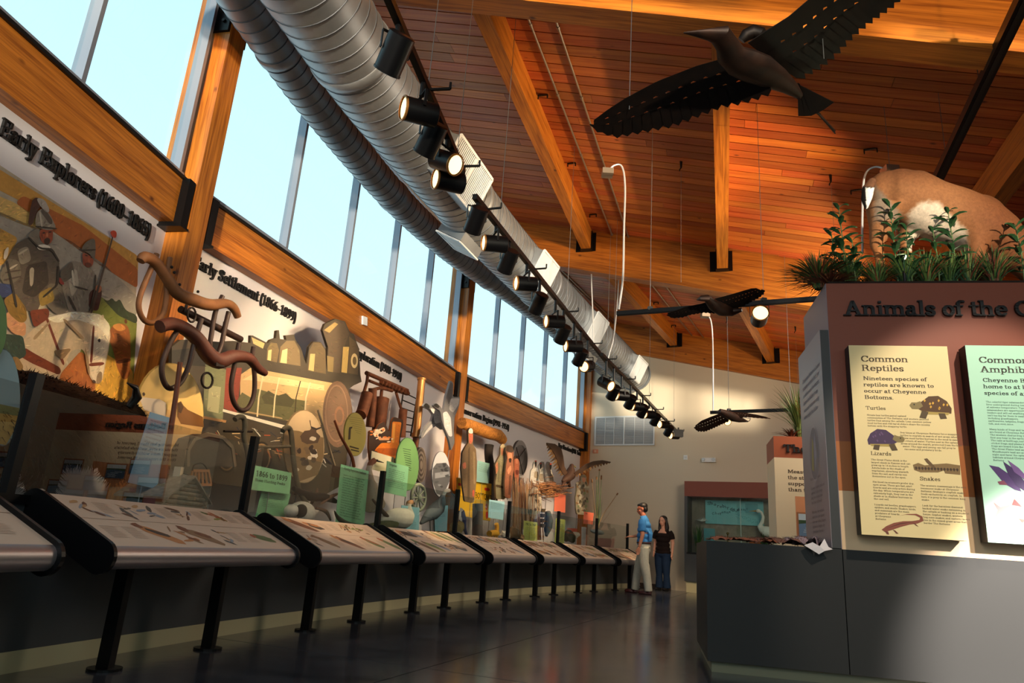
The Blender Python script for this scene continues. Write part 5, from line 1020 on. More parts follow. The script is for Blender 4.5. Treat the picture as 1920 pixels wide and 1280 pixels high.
for s, x0 in ((0, 1649), (1, 1708)):
    pass
# grasses and leafy plants on the kiosk
grass_m = attr_mat('grass_blades', .6, spec=.3)
def tuft(mb, c, n, h, spread, cols, w=.007, droop=.6, lean=V((0, 0, 0))):
    for _ in range(n):
        mb.color(random.choice(cols)); a = random.uniform(0, math.tau); L_ = h*random.uniform(.55, 1.1); sp = spread*random.uniform(.15, 1); d = V((math.cos(a), math.sin(a), 0))
        p = V(c)+d*random.uniform(0, .04); pts = [p+d*(sp*t*t*.9)+lean*t+V((0, 0, L_*(t-droop*sp/max(h, .01)*t*t*.8))) for t in (0, .3, .6, .85, 1)]
        s = V((-d.y, d.x, 0))*(w*random.uniform(.6, 1.2)); vs = []
        for k, q in enumerate(pts): ww = (1, .95, .8, .5, .06)[k]; vs += [q-s*ww, q+s*ww]
        mb.add(vs, [(2*k, 2*k+1, 2*k+3, 2*k+2) for k in range(4)])
    return mb
GR = ['4a6a34', '3c5a2e', '5f7a3c', '2f4a2a', '6d7a48', '3f6248']; DRY = ['9a5f3e', '7c4a34', 'b07a52', '8e5440', '6e3f30']
gi = 0
for (s, d, n, h, sp, cols, lab) in [(-.02, -.12, 230, .30, .36, GR[:4]+DRY[:2], 'dark green grass tuft spilling over the left corner of the kiosk top'), (.06, -.10, 110, .16, .34, DRY, 'dry rusty grass clump drooping over the left corner of the kiosk header'), (.22, -.14, 170, .30, .22, GR, 'green grass tuft on the kiosk in front of the deer hind legs'),
        (.42, -.12, 130, .24, .22, GR+DRY[:1], 'grass tuft on the kiosk under the deer belly'), (.62, -.12, 150, .27, .22, GR, 'upright green grass tuft on the kiosk right of the belly'), (.78, -.14, 150, .30, .24, GR+DRY[:1], 'grass tuft on the kiosk before the deer front legs'),
        (.93, -.12, 150, .27, .22, GR, 'grass tuft on the kiosk below the deer shoulder'), (1.08, -.14, 150, .32, .24, GR+DRY[:2], 'grass tuft on the kiosk below the deer neck'), (1.25, -.12, 170, .30, .24, GR+DRY, 'grass tuft on the kiosk at the right edge of the picture'), (.52, -.55, 160, .30, .3, GR+DRY, 'grass behind the deer legs on the kiosk top')]:
    random.seed(40+gi); gi += 1; c = kp(s, 2.905, d); t = thing('ornamental_grass', c, lab, 'grass', 'grass tufts on the kiosk')
    tuft(MB(), c, int(n*1.5), h*1.12, sp*1.1, cols, lean=V((-.02, 0, 0))).build('blades', grass_m, t, kind='stuff')
b = MB(); prism_box(b, .02, KW-.05, -.83, -.02, 2.905, 2.93); b.build('soil', mat('dark_soil', '2e1d14', .9, noise=.4, nscale=20, bump=.5), kio)
leaf_m = mat('glossy_leaf', '2f5230', .42, noise=.3, nscale=12); stem_m = mat('plant_stem', '556b3a', .6)
def leafy(px, py, by, d, lab, nl=16, seed=1, size=.075):
    random.seed(seed); base = KD(px, by, d); top = KD(px+random.uniform(-6, 6), py, d); base.z = 2.91; base.x, base.y = top.x+.01, top.y
    t = thing('leafy_plant', base, lab, 'plant', 'leafy plants on the kiosk')
    MB().tube([base, base.lerp(top, .5)+V((random.uniform(-.015, .015), 0, 0)), top], [.006, .005, .003], 6).build('stem', stem_m, t)
    for i in range(nl):
        f_ = .18+.82*i/(nl-1); p = base.lerp(top, f_); a = i*2.4+random.uniform(-.3, .3); d_ = V((math.cos(a), math.sin(a), 0)); L_ = size*(1.15-.5*f_)*random.uniform(.8, 1.2)
        up = .55+.5*f_; ax = (d_+V((0, 0, up))).normalized(); s_ = V((-d_.y, d_.x, 0)); q = []
        prof = [(0, .004), (.3, .13), (.6, .14), (.85, .07), (1, .0)]
        L1 = [p+ax*(L_*a_)*1.0-V((0, 0, L_*.45*a_*a_))+s_*(L_*b_) for a_, b_ in prof]; R1 = [p+ax*(L_*a_)-V((0, 0, L_*.45*a_*a_))-s_*(L_*b_) for a_, b_ in prof]; Mi = [p+ax*(L_*a_)-V((0, 0, L_*.45*a_*a_+L_*.05)) for a_, b_ in prof]
        mb = MB(); mb.add(L1+Mi+R1, [(k, k+1, 5+k+1, 5+k) for k in range(4)]+[(5+k, 5+k+1, 10+k+1, 10+k) for k in range(4)]); mb.build('leaf', leaf_m, t)
leafy(1577, 388, 520, -.10, 'tall leafy green plant at the left corner of the kiosk top', 22, 1, 0.21); leafy(1552, 430, 520, -.08, 'short leafy plant leaning out past the left kiosk corner', 15, 2, 0.18)
leafy(1672, 388, 520, -.10, 'bushy leafy plant in front of the deer hind legs', 26, 3, 0.20); leafy(1702, 425, 520, -.06, 'low leafy plant by the deer belly', 14, 4, 0.18)
leafy(1776, 396, 520, -.10, 'tall leafy plant in front of the deer flank', 22, 5, 0.21); leafy(1745, 430, 520, -.06, 'short leafy plant left of the one at the flank', 14, 6, 0.18); leafy(1600, 450, 520, -.05, 'low dark leafy plant right of the corner plant', 14, 7, 0.18)
leafy(1906, 420, 520, -.08, 'leafy plant below the deer neck at the right edge', 20, 8, 0.20)
# small uplight in the grass
c = KD(1693, 486, -.05); t = thing('uplight', c, 'small bright uplight glittering in the grass below the deer belly', 'lamp')
MB().tube([V((c.x, c.y, 2.93)), c-V((0, 0, .02))], .012, 8).build('stem', black, t); MB().tube([c-V((0, 0, .02)), c+V((0, 0, .02))], [.02, .028], 12).build('housing', black, t)
MB().ball(c+V((0, 0, .01))+KN*.022, .02, 8, 6).build('bulb', emit_mat('uplight_bulb', 'fff2c8', 14), t)
# reeds on the second kiosk
c = qp(.36, 2.4, -.2); random.seed(9); t = thing('reed_clump', c, 'clump of green and rusty reeds on top of the second kiosk', 'grass')
tuft(MB(), c, 190, .80, .50, GR[:4]+['7f9450'], .008, .5).build('green_blades', grass_m, t, kind='stuff')
tuft(MB(), c+QX*.12, 140, .66, .32, ['c08a50', '9a5f34', 'b8783c', '8a4a2a'], .008, .4).build('dry_blades', grass_m, t, kind='stuff')
tuft(MB(), c-QX*.1, 60, .2, .35, ['6a3a28', '4a2a1c'], .01, .5).build('dead_litter', grass_m, t, kind='stuff')
# furs on the counter
def pelt(s0, s1, col, label, d0=-.5, d1=.03, lift=.03, seed=0, tail=None):
    random.seed(seed); t = thing('animal_pelt', kp((s0+s1)/2, .895, -.2), label, 'pelt', 'pelts on the counter'); mb = MB(col); nx, ny = 22, 12; vs = []
    for j in range(ny+1):
        for i in range(nx+1):
            u = i/nx; v_ = j/ny; ed = 1-abs(2*u-1)**6; dd_ = d0+(d1-d0)*v_*(0.85+.15*math.sin(u*9+seed)); s = s0+(s1-s0)*u+.02*math.sin(v_*7+seed)
            z = .896+lift*(.35+.65*abs(math.sin(u*7+v_*4+seed)))*(ed*.8+.2)+random.uniform(0, .008); 
            if v_ > .93: z -= .02*random.random()
            vs.append(kp(s, z, dd_))
    W_ = nx+1; mb.add(vs, [(j*W_+i, j*W_+i+1, (j+1)*W_+i+1, (j+1)*W_+i) for j in range(ny) for i in range(nx)]); 
    vs2 = [v_-V((0, 0, v_.z-.893)) if v_.z > .893 else v_ for v_ in vs]
    mb.build('skin', fur, t, smooth='all')
    h_ = MB()
    for _ in range(700):
        i = random.randrange(len(vs)); p = vs[i]; h_.color(random.choice([col, col, '5a3a30'])); q = p+V((random.uniform(-.02, .02), random.uniform(-.02, .02), 0)); e = KX*random.uniform(-.02, .02)+V((0, 0, random.uniform(.004, .018)))+KN*random.uniform(0, .02); h_.add([q, q+KX*.003, q+e], [(0, 1, 2)])
    h_.build('hair', fur, t, kind='stuff'); return t
pelt(-.90, -.42, 'a8654a', 'reddish brown pelt at the left end of the kiosk counter', seed=1, lift=.03)
pelt(-.60, -.22, '7a5448', 'dark brown pelt in the middle of the kiosk counter', seed=2, lift=.045)
pelt(-.32, -.09, '8e7a80', 'grey mauve pelt near the kiosk corner with its end over the edge', seed=3, lift=.065, d1=.05)
t = thing('paper_tag', kp(-.16, .9, .04), 'crumpled white skin flap hanging over the counter edge near the kiosk corner', 'pelt')
mb = MB('c9c0c0'); mb.add([kp(-.26, .90, .03), kp(-.20, .925, .02), kp(-.16, .90, .05), kp(-.12, .955, .02), kp(-.10, .90, .04), kp(-.075, .885, .05), kp(-.13, .87, .06), kp(-.17, .845, .06), kp(-.22, .875, .05)], [(0, 1, 8), (1, 2, 8), (2, 3, 4), (2, 4, 6), (4, 5, 6), (2, 6, 7), (2, 7, 8)]); mb.build('flap', mat('pale_skin', 'c9c0c0', .6), t)
# ================================================================ PEOPLE
skin = attr_mat('skin', .55, spec=.35); cloth = attr_mat('cloth', .85, noise=.10, nscale=14, spec=.15)
def person(base, fdir, label):
    base = V(base); f_ = V((fdir[0], fdir[1], 0)).normalized(); l_ = V((-f_.y, f_.x, 0)); t = thing('person', base, label, 'person')
    def q(a, b, c): return base+f_*a+l_*b+V((0, 0, c))
    M = Matrix(((f_.x, l_.x, 0, 0), (f_.y, l_.y, 0, 0), (0, 0, 1, 0), (0, 0, 0, 1)))
    return t, q, M
def hand(mb, q, p, d, up, s=1.):      # p wrist, d direction of fingers, up: palm normal (local vectors)
    d = V(d).normalized(); n = V(up).normalized(); sd = d.cross(n)
    def w_(v): return q(v.x, v.y, v.z)
    p = V(p); 
    for k in (-.3, 0, .3): mb.tube([w_(p+sd*(.03*k)), w_(p+d*.045*s+sd*(.075*k)), w_(p+d*.09*s+sd*(.09*k))], [.020*s, .019*s, .014*s], 8)
    for k, L_ in ((-1.5, .062), (-.5, .075), (.5, .07), (1.5, .055)):
        a = p+d*.085*s+sd*(.018*k*s); mb.tube([w_(a), w_(a+d*L_*.5*s-n*.008), w_(a+d*L_*s*.92-n*.03*s)], [.0095*s, .0085*s, .007*s], 7)
    a = p+d*.03*s-sd*.028*s; mb.tube([w_(a), w_(a+d*.03*s-sd*.022*s), w_(a+d*.062*s-sd*.025*s-n*.01)], [.013*s, .011*s, .009*s], 7)
def headmesh(mb, q, M, c, s=1., turn=0., nod=0.):
    """c: head centre (local); returns transform for features"""
    Rt = Matrix.Rotation(turn, 4, 'Z')@Matrix.Rotation(nod, 4, 'Y')
    def h(a, b, z): v = Rt@V((a*s, b*s, z*s)); return q(c[0]+v.x, c[1]+v.y, c[2]+v.z)
    MR = M@Rt
    mb.ball(h(-.01, 0, .035), V((.098, .077, .085))*s, 18, 12, MR); mb.ball(h(.03, 0, -.03), V((.066, .058, .082))*s, 16, 10, MR); mb.ball(h(.052, 0, -.088), V((.032, .034, .026))*s, 10, 8, MR)
    mb.tube([h(.085, 0, .02), h(.102, 0, -.012), h(.108, 0, -.032), h(.092, 0, -.042)], [.012*s, .014*s, .017*s, .010*s], 8)
    mb.tube([h(.088, -.028, .028), h(.096, 0, .03), h(.088, .028, .028)], .012*s, 8)
    mb.tube([h(.086, -.018, -.066), h(.094, 0, -.066), h(.086, .018, -.066)], .0095*s, 8)
    for sg in (-1, 1): mb.ball(h(-.005, sg*.075, -.005), V((.018, .010, .030))*s, 8, 6, MR); mb.ball(h(.06, sg*.04, -.028), V((.02, .02, .02))*s, 8, 6, MR)
    return h, MR
# --- man
mb_base = at_z(1206, 1113); mb_base.z = 0
man, q, M = person(mb_base, (-.90, .42), 'man in blue short-sleeved shirt and pale grey trousers standing at the last reader panel')
sk = MB(); h, MR = headmesh(sk, q, M, (.045, 0, 1.655), 1.0, .25, .22)
sk.tube([q(.0, 0, 1.44), q(.015, 0, 1.50), q(.03, 0, 1.58)], [.07, .058, .056], 12)
sk.ball(q(0, 0, 1.25), (.12, .18, .22), 16, 10, M); sk.ball(q(0, 0, 1.0), (.11, .16, .18), 14, 10, M)
# near (left) arm hanging, right arm reaching forward
sk.tube([q(0, .20, 1.40), q(-.03, .25, 1.13), q(.03, .265, .90)], [.055, .042, .028], 12); hand(sk, q, (.035, .265, .885), (.15, 0, -1), (0, -1, 0))
sk.tube([q(0, -.20, 1.40), q(.05, -.24, 1.16), q(.30, -.20, 1.10)], [.055, .042, .028], 12); hand(sk, q, (.31, -.20, 1.10), (1, .1, -.1), (0, 0, 1))
for s, fx in ((.09, -.14), (-.09, .20)): sk.tube([q(0, s, .92), q(fx*.5+.02, s, .5), q(fx, s, .10)], [.09, .06, .045], 12)
fuse(sk, 'body', .0085, skin, man, lambda v: 'b06a52' if v.z > 1.5 else 'c98a6c', 4)
ht = MB(); ht.ball(h(-.028, 0, .062), V((.098, .086, .074)), 18, 12, MR); ht.ball(h(-.055, 0, .0), V((.062, .080, .075)), 14, 10, MR); ht.ball(h(.03, 0, .095), V((.058, .062, .030)), 12, 8, MR)
fuse(ht, 'hair', .009, mat('black_hair', '15100e', .5), man, None, 3)
for sg in (-1, 1): MB().ball(h(.083, sg*.031, .0), .0085, 8, 6).build('eye', mat('eye_dark', '1a120e', .3), man); MB().tube([h(.088, sg*.018, .022), h(.086, sg*.045, .022)], .004, 6).build('eyebrow', MATS['black_hair'], man)
sh = MB(); 
for z, a, b_, f0 in ((1.42, .085, .165, -.01), (1.34, .125, .205, -.01), (1.24, .135, .205, 0), (1.12, .135, .19, .01), (1.02, .13, .18, .015), (.98, .13, .175, .01)): sh.ball(q(f0, 0, z), (a, b_, .10), 18, 10, M)
sh.tube([q(0, .17, 1.42), q(-.01, .225, 1.33), q(-.025, .25, 1.20)], [.075, .082, .078], 14); sh.tube([q(0, -.17, 1.42), q(.01, -.22, 1.33), q(.04, -.245, 1.20)], [.075, .082, .076], 14)
sh.tube([q(.012, 0, 1.485), q(.02, 0, 1.525)], [.078, .068], 14)
for k in range(5): sh.tube([q(-.10, -.1+.05*k, 1.34-.02*k), q(-.135, -.12+.06*k, 1.18), q(-.13, -.09+.045*k, 1.02)], [.012, .02, .012], 8)
fuse(sh, 'shirt', .011, cloth, man, lambda v: '3f7fc0' , 2)
tr_ = MB(); 
for z, a, b_ in ((.96, .125, .17), (.90, .14, .185), (.84, .135, .185)): tr_.ball(q(0, 0, z), (a, b_, .09), 16, 10, M)
tr_.tube([q(0, .09, .88), q(-.03, .10, .60), q(-.09, .10, .35), q(-.13, .10, .06)], [.125, .10, .085, .078], 14); tr_.tube([q(0, -.09, .88), q(.10, -.10, .60), q(.16, -.10, .35), q(.20, -.10, .06)], [.125, .10, .085, .078], 14)
for k, (s, fx) in enumerate(((.10, -.13), (-.10, .20))):
    for z in (.09, .14, .33, .47, .52): tr_.tube([q(fx*(1-z)+.06, s-.07, z), q(fx*(1-z)-.075, s, z+.02), q(fx*(1-z)+.03, s+.075, z-.015)], [.010, .02, .010], 8)
fuse(tr_, 'trousers', .011, cloth, man, lambda v: 'bcbcae', 2)
bl_ = MB()
P_ = [q(.135*math.cos(a), .18*math.sin(a), .985) for a in [k*math.tau/28 for k in range(29)]]; bl_.tube(P_, (.012, .02), 6, cap=False); bl_.build('belt', mat('brown_belt', '3a1a16', .5), man, smooth='all')
MB().box((0, 0, 0), (.006, .11, .012), Matrix.Translation(q(-.135, .06, .90))@M).build('back_pocket', mat('pocket_shadow', '6f7068', .8), man)
for s, fx in ((.10, -.13), (-.10, .20)):
    so = MB(); so.ball(q(fx-.0, s, .05), (.07, .045, .045), 12, 8, M); so.ball(q(fx+.11, s, .035), (.11, .048, .035), 14, 8, M); so.tube([q(fx-.06, s, .012), q(fx+.20, s, .012)], [(.05, .012), (.045, .012)], 12); fuse(so, 'shoe', .009, mat('dark_red_leather', '40191a', .4), man, None, 2)
# --- woman
wb = at_z(1243, 1106); d_ = V((wb.x, wb.y, 0)).normalized(); wb = V((wb.x, wb.y, 0))-d_*.15; wb.z = 0
wom, q, M = person(wb, (-.62, -.78), 'woman in black top and dark blue jeans standing behind the man by the far wall')
s_ = .93
q0 = q
def q(a, b, c): return q0(a*s_, b*s_, c*s_)
sk = MB(); h, MR = headmesh(sk, q, M, (.03, 0, 1.655), 1.0, -.1, .05)
sk.tube([q(.0, 0, 1.42), q(.01, 0, 1.50), q(.02, 0, 1.58)], [.06, .048, .048], 12); sk.ball(q(0, 0, 1.25), (.11, .16, .22), 16, 10, M)
sk.tube([q(0, .18, 1.40), q(-.03, .24, 1.14), q(.05, .26, .88)], [.052, .042, .026], 12); hand(sk, q, (.055, .26, .865), (.15, 0, -1), (0, -1, 0), .9)
sk.tube([q(0, -.18, 1.40), q(-.03, -.23, 1.14), q(.10, -.2, .92)], [.052, .042, .026], 12); hand(sk, q, (.11, -.2, .905), (.2, .1, -1), (0, 1, 0), .9)
for s in (.09, -.09): sk.tube([q(0, s, .92), q(0.02, s, .5), q(0, s, .10)], [.09, .06, .045], 12)
fuse(sk, 'body', .0085, skin, wom, lambda v: 'e0a488', 4)
ht = MB(); ht.ball(h(-.03, 0, .055), V((.10, .092, .08)), 18, 12, MR); ht.ball(h(-.06, 0, -.03), V((.065, .09, .11)), 14, 10, MR)
for sg in (-1, 1): ht.tube([h(.0, sg*.055, .09), h(-.015, sg*.092, .02), h(-.02, sg*.098, -.08), h(-.005, sg*.10, -.20), h(-.01, sg*.09, -.31)], [.025, .03, .036, .036, .014], 10)
ht.tube([h(-.08, 0, -.02), h(-.10, 0, -.16), h(-.09, 0, -.30)], [(.09, .05), (.11, .045), (.09, .03)], 12)
fuse(ht, 'hair', .010, mat('dark_brown_hair', '1c1210', .45), wom, None, 3)
for sg in (-1, 1): MB().ball(h(.083, sg*.031, .0), .0085, 8, 6).build('eye', MATS['eye_dark'], wom); MB().tube([h(.088, sg*.018, .022), h(.086, sg*.045, .022)], .0035, 6).build('eyebrow', MATS['dark_brown_hair'], wom)
MB().tube([h(.098, -.02, -.066), h(.104, 0, -.067), h(.098, .02, -.066)], .006, 6).build('lips', mat('lips', 'a04848', .4), wom)
sh = MB()
for z, a, b_, f0 in ((1.38, .085, .16, -.01), (1.29, .13, .18, .01), (1.20, .135, .175, .015), (1.08, .125, .165, .01), (.98, .135, .18, .01), (.90, .14, .19, .0)): sh.ball(q(f0, 0, z), (a, b_, .09), 18, 10, M)
sh.tube([q(0, .16, 1.40), q(-.01, .21, 1.32), q(-.02, .235, 1.22)], [.07, .072, .066], 14); sh.tube([q(0, -.16, 1.40), q(-.01, -.21, 1.32), q(-.02, -.235, 1.22)], [.07, .072, .066], 14)
fuse(sh, 'top', .011, cloth, wom, lambda v: '241a18', 2)
tr_ = MB(); 
for z, a, b_ in ((.92, .125, .175), (.84, .135, .185)): tr_.ball(q(0, 0, z), (a, b_, .09), 16, 10, M)
for s in (.095, -.095): tr_.tube([q(0, s, .86), q(.03, s, .60), q(.01, s, .35), q(-.01, s*1.1, .06)], [.125, .098, .075, .09], 14)
fuse(tr_, 'jeans', .011, cloth, wom, lambda v: '1b2c46', 2)
for s in (.10, -.10):
    so = MB(); so.ball(q(.0, s, .05), (.06, .04, .045), 12, 8, M); so.ball(q(.10, s, .035), (.10, .043, .033), 14, 8, M); so.tube([q(-.06, s, .012), q(.17, s, .012)], [(.045, .012), (.04, .012)], 12); fuse(so, 'shoe', .009, mat('black_leather', '141215', .4), wom, None, 2)
# ================================================================ INSIDE THE FAR CASE
random.seed(21)
white_f = attr_mat('feathers', .7, noise=.12, nscale=40, spec=.2)
def bird(name, label, base, f, s, body, neck, legs, cols, bill=.10, cat='bird', group=None, tail=.5, headr=.035):
    """base: feet; f: facing; s: scale. body (length, height above feet), neck list of (fwd, up)"""
    f = V((f[0], f[1], 0)).normalized(); l = V((-f.y, f.x, 0)); base = V(base); t = thing(name, base, label, cat, group)
    def q(a, b, c): return base+(f*a+l*b)*s+V((0, 0, c*s))
    bl, bh = body; m = MB(); m.tube([q(-bl*.62, 0, bh-.02), q(-bl*.4, 0, bh), q(-bl*.1, 0, bh+.01), q(bl*.22, 0, bh+.03), q(bl*.42, 0, bh+.07)], [.015*s, bl*.17*s, bl*.24*s, bl*.22*s, bl*.10*s], 14)
    nk = [q(bl*.35, 0, bh+.05)]+[q(a, 0, c) for a, c in neck]; r0 = bl*.11*s; m.tube(nk, [max(r0*(1-i/len(nk)*.75), headr*.5*s) for i in range(len(nk))], 10)
    hx, hz = neck[-1]; m.ball(q(hx+.01, 0, hz), (headr*1.2*s, headr*s, headr*s), 10, 8)
    m.tube([q(-bl*.3, 0, bh+.03), q(-bl*.62, 0, bh-.0), q(-bl*(.62+tail*.4), 0, bh-.06)], [(bl*.16*s, bl*.1*s), (bl*.12*s, bl*.05*s), (.012*s, .008*s)], 10)
    fuse(m, 'body', max(.006, .011*s), white_f, t, cols, 3)
    MB().tube([q(hx+.03, 0, hz), q(hx+.03+bill, 0, hz-.012)], [.012*s, .003*s], 8).build('bill', mat(name+'_bill', 'c08a2c' if name != 'sandhill_crane' else '4a4038', .5), t)
    for sg in (-1, 1):
        MB().tube([q(0, sg*bl*.1, bh-bl*.1), q(.02, sg*bl*.1, legs*.5), q(0, sg*bl*.1, .01), q(.05, sg*bl*.1, .004)], [.012*s, .007*s, .006*s, .004*s], 6).build('leg', mat('bird_leg', '2a241c', .6), t)
        MB().ball(q(hx+.025, sg*headr*.8, hz+.008), .006*s, 6, 5).build('eye', MATS['eye_dark'], t)
        m = MB('ffffff'); 
    return t
eg = fw(4.62, .88, .25)
bird('great_egret', 'white long-necked egret standing at the right end of the far case', eg, -FW, 1.25, (.42, .42), [(.18, .52), (.13, .60), (.11, .70), (.14, .78), (.18, .80)], .3, lambda v: 'eeeae2', .14)
bird('brown_marsh_bird', 'slim brown bird with raised bill standing in the middle of the far case', fw(3.68, .88, .25), (-.2, -1, 0), .85, (.24, .22), [(.10, .36), (.10, .46), (.12, .55)], .15, lambda v: '9a8a4a' if v.z < 1.15 else '6a5a34', .08)
bird('tiny_shorebird', 'tiny white and dark shorebird on the case floor left of the rock', fw(4.02, .88, .3), FW, .7, (.16, .12), [(.07, .18), (.09, .20)], .08, lambda v: 'e6e2d8' if v.z < .97 else '5a4a3e', .05, headr=.03)
m = MB('9a4a26'); rr = random.Random(4)
c = fw(4.3, 1.02, .23); m.ball(c, (.22, .14, .2), 14, 9); m.v = [v_+V((rr.uniform(-.03, .03), rr.uniform(-.03, .03), rr.uniform(-.02, .02))) for v_ in m.v]
m.build('boulder', mat('rust_rock', 'a05428', .85, noise=.4, nscale=6, bump=.6), label='reddish brown boulder on the floor of the far case beside the egret', cat='rock')
for s, n, h, lab in ((3.0, 120, .62, 'tall green sedge clump at the left end of the far case'), (4.5, 80, .6, 'dark green sedge clump behind the boulder in the far case')):
    c = fw(s, .88, .22); t = thing('sedge_clump', c, lab, 'grass'); tuft(MB(), c, n, h, .15, ['3f6a2c', '2f5426', '5a7a34', '26401e'], .012, .4).build('blades', grass_m, t, kind='stuff')
t = thing('hanging_gull', fw(3.1, 1.62, .25), 'small pale gull hanging in the upper left corner of the far case', 'bird')
m = MB(); c = ORG[t]; m.tube([c-FW*.1, c, c+FW*.09], [.01, .035, .015], 10); 
for sg in (-1, 1): m.tube([c, c+FW*.02+V((0, 0, .05))-FN*.04*sg+FW*.02, c+FW*.14*sg+V((0, 0, .0))], [(.04, .012), (.035, .008), (.01, .004)], 8)
m.build('body', mat('gull_white', 'd8d8d4', .6), t, smooth='all'); MB().tube([c, c+V((0, 0, .5))], .002, 4).build('wire', MATS['wire_steel'], t)
MB().tube([fw(3.98, 1.02, .2), fw(3.98, 2.15, .2)], .008, 8).build('hanging_rod', mat('acrylic_rod', 'c8d4d4', .2), label='thin pale rod running down in front of the teal sign in the far case', cat='rod')
# ================================================================ EXHIBITS ALONG THE WINDOW WALL
def chn(k): a, b = C[k], C[k+1]; e = (b-a).normalized(); return e, V((e.y, -e.x, 0))
def OFF(k, off):      # keep everything between the wall and the glass of its bay
    return off*.70 if k == 0 and off > .3 else (.75+(off-.75)*.5 if k == 1 and off > .75 else (1.1+(off-1.1)*.6 if k == 2 and off > 1.1 else off))
def W(k, off, th=.0012): e, n = chn(k); return pboard(bay_pt(k, 0, OFF(k, off)), n, th)      # off: metres from the column line into the room
WALL = -.119
Z1 = lambda p: zm(p, 0, 160, 2.133); Z2 = lambda p: zm(p, 0, 640, 3.84); Z3 = lambda p: zm(p, 240, 440, 3.048); Z4 = lambda p: zm(p, 420, 700, 4); Z5 = lambda p: zm(p, 640, 640, 3.369); Z6 = lambda p: zm(p, 840, 740, 4.266)
def heading(k, s, a, b, cap, lab):
    e, n = chn(k); P = W(k, WALL); A_ = P(*a, 0); B_ = P(*b, 0); L_ = (B_-A_).dot(e); z = (A_.z+B_.z)/2; o = V((A_.x, A_.y, z))
    Q = lambda u, v, l=1: o+e*u+V((0, 0, v))+n*(.001*l)
    t = thing('heading_lettering', o, lab, 'lettering', 'raised headings on the window wall'); text3d(t, s, Q, 0, 0, cap, .02, MATS['black_letter'], bold=1.2, stretch=L_/(twidth(s)*cap/7.2))
heading(0, 'Early Explorers (1600–1865)', (-10, 259), (278, 440), .125, 'raised black heading Early Explorers (1600–1865) above the knights mural')
heading(1, 'Early Settlement (1866–1899)', (359, 499), (552, 603), .115, 'raised black heading Early Settlement (1866–1899) above the ox yokes')
heading(1, 'Exploration (1900–1940)', (663, 667), (751, 712), .115, 'raised black heading ending Exploration (1900–1940) right of the locomotive stack')
heading(2, 'Conservation Begins (1941–1950)', (862, 773), (953, 806), .115, 'raised black heading Conservation Begins (1941–1950) above the timber arch')
heading(2, 'New Directions (1951–Today)', (1046, 838), (1091, 856), .115, 'raised black heading New Directions (1951–Today) above the eagle')
def panel(name, k, off, outline, side, th, items, label, cat, fr=None, group=None, extra=None, part='board'):
    if name.endswith('cutout') and 'locomotive' not in name or name == 'flying_goose':
        outline = smooth2(outline); items = brush([(c, l, smooth2(q)) for c, l, q in items], 2.2, 5, .18, 2)
    P = W(k, off); pts = [P(x, y, 0) for x, y in outline]; n = chn(k)[1]
    c = sum(pts, V((0, 0, 0)))/len(pts); t = thing(name, V((c.x, c.y, min(p.z for p in pts))), label, cat, group)
    MB(side).prism(pts, -n*th).build(part, attr_mat('board_edge', .6), t)
    mb = MB(); draw(mb, P, items); mb.build('printed_face', prn, t)
    zb = min(pts, key=lambda p: p.z)
    if zb.z > .68: MB().tube([zb-n*(th+.008)+V((0, 0, .12)), V((zb.x, zb.y, .63))-n*(th+.008)], .006, 6).build('support_rod', MATS['wire_steel'], t)
    if extra: extra(t, P)
    return t, P
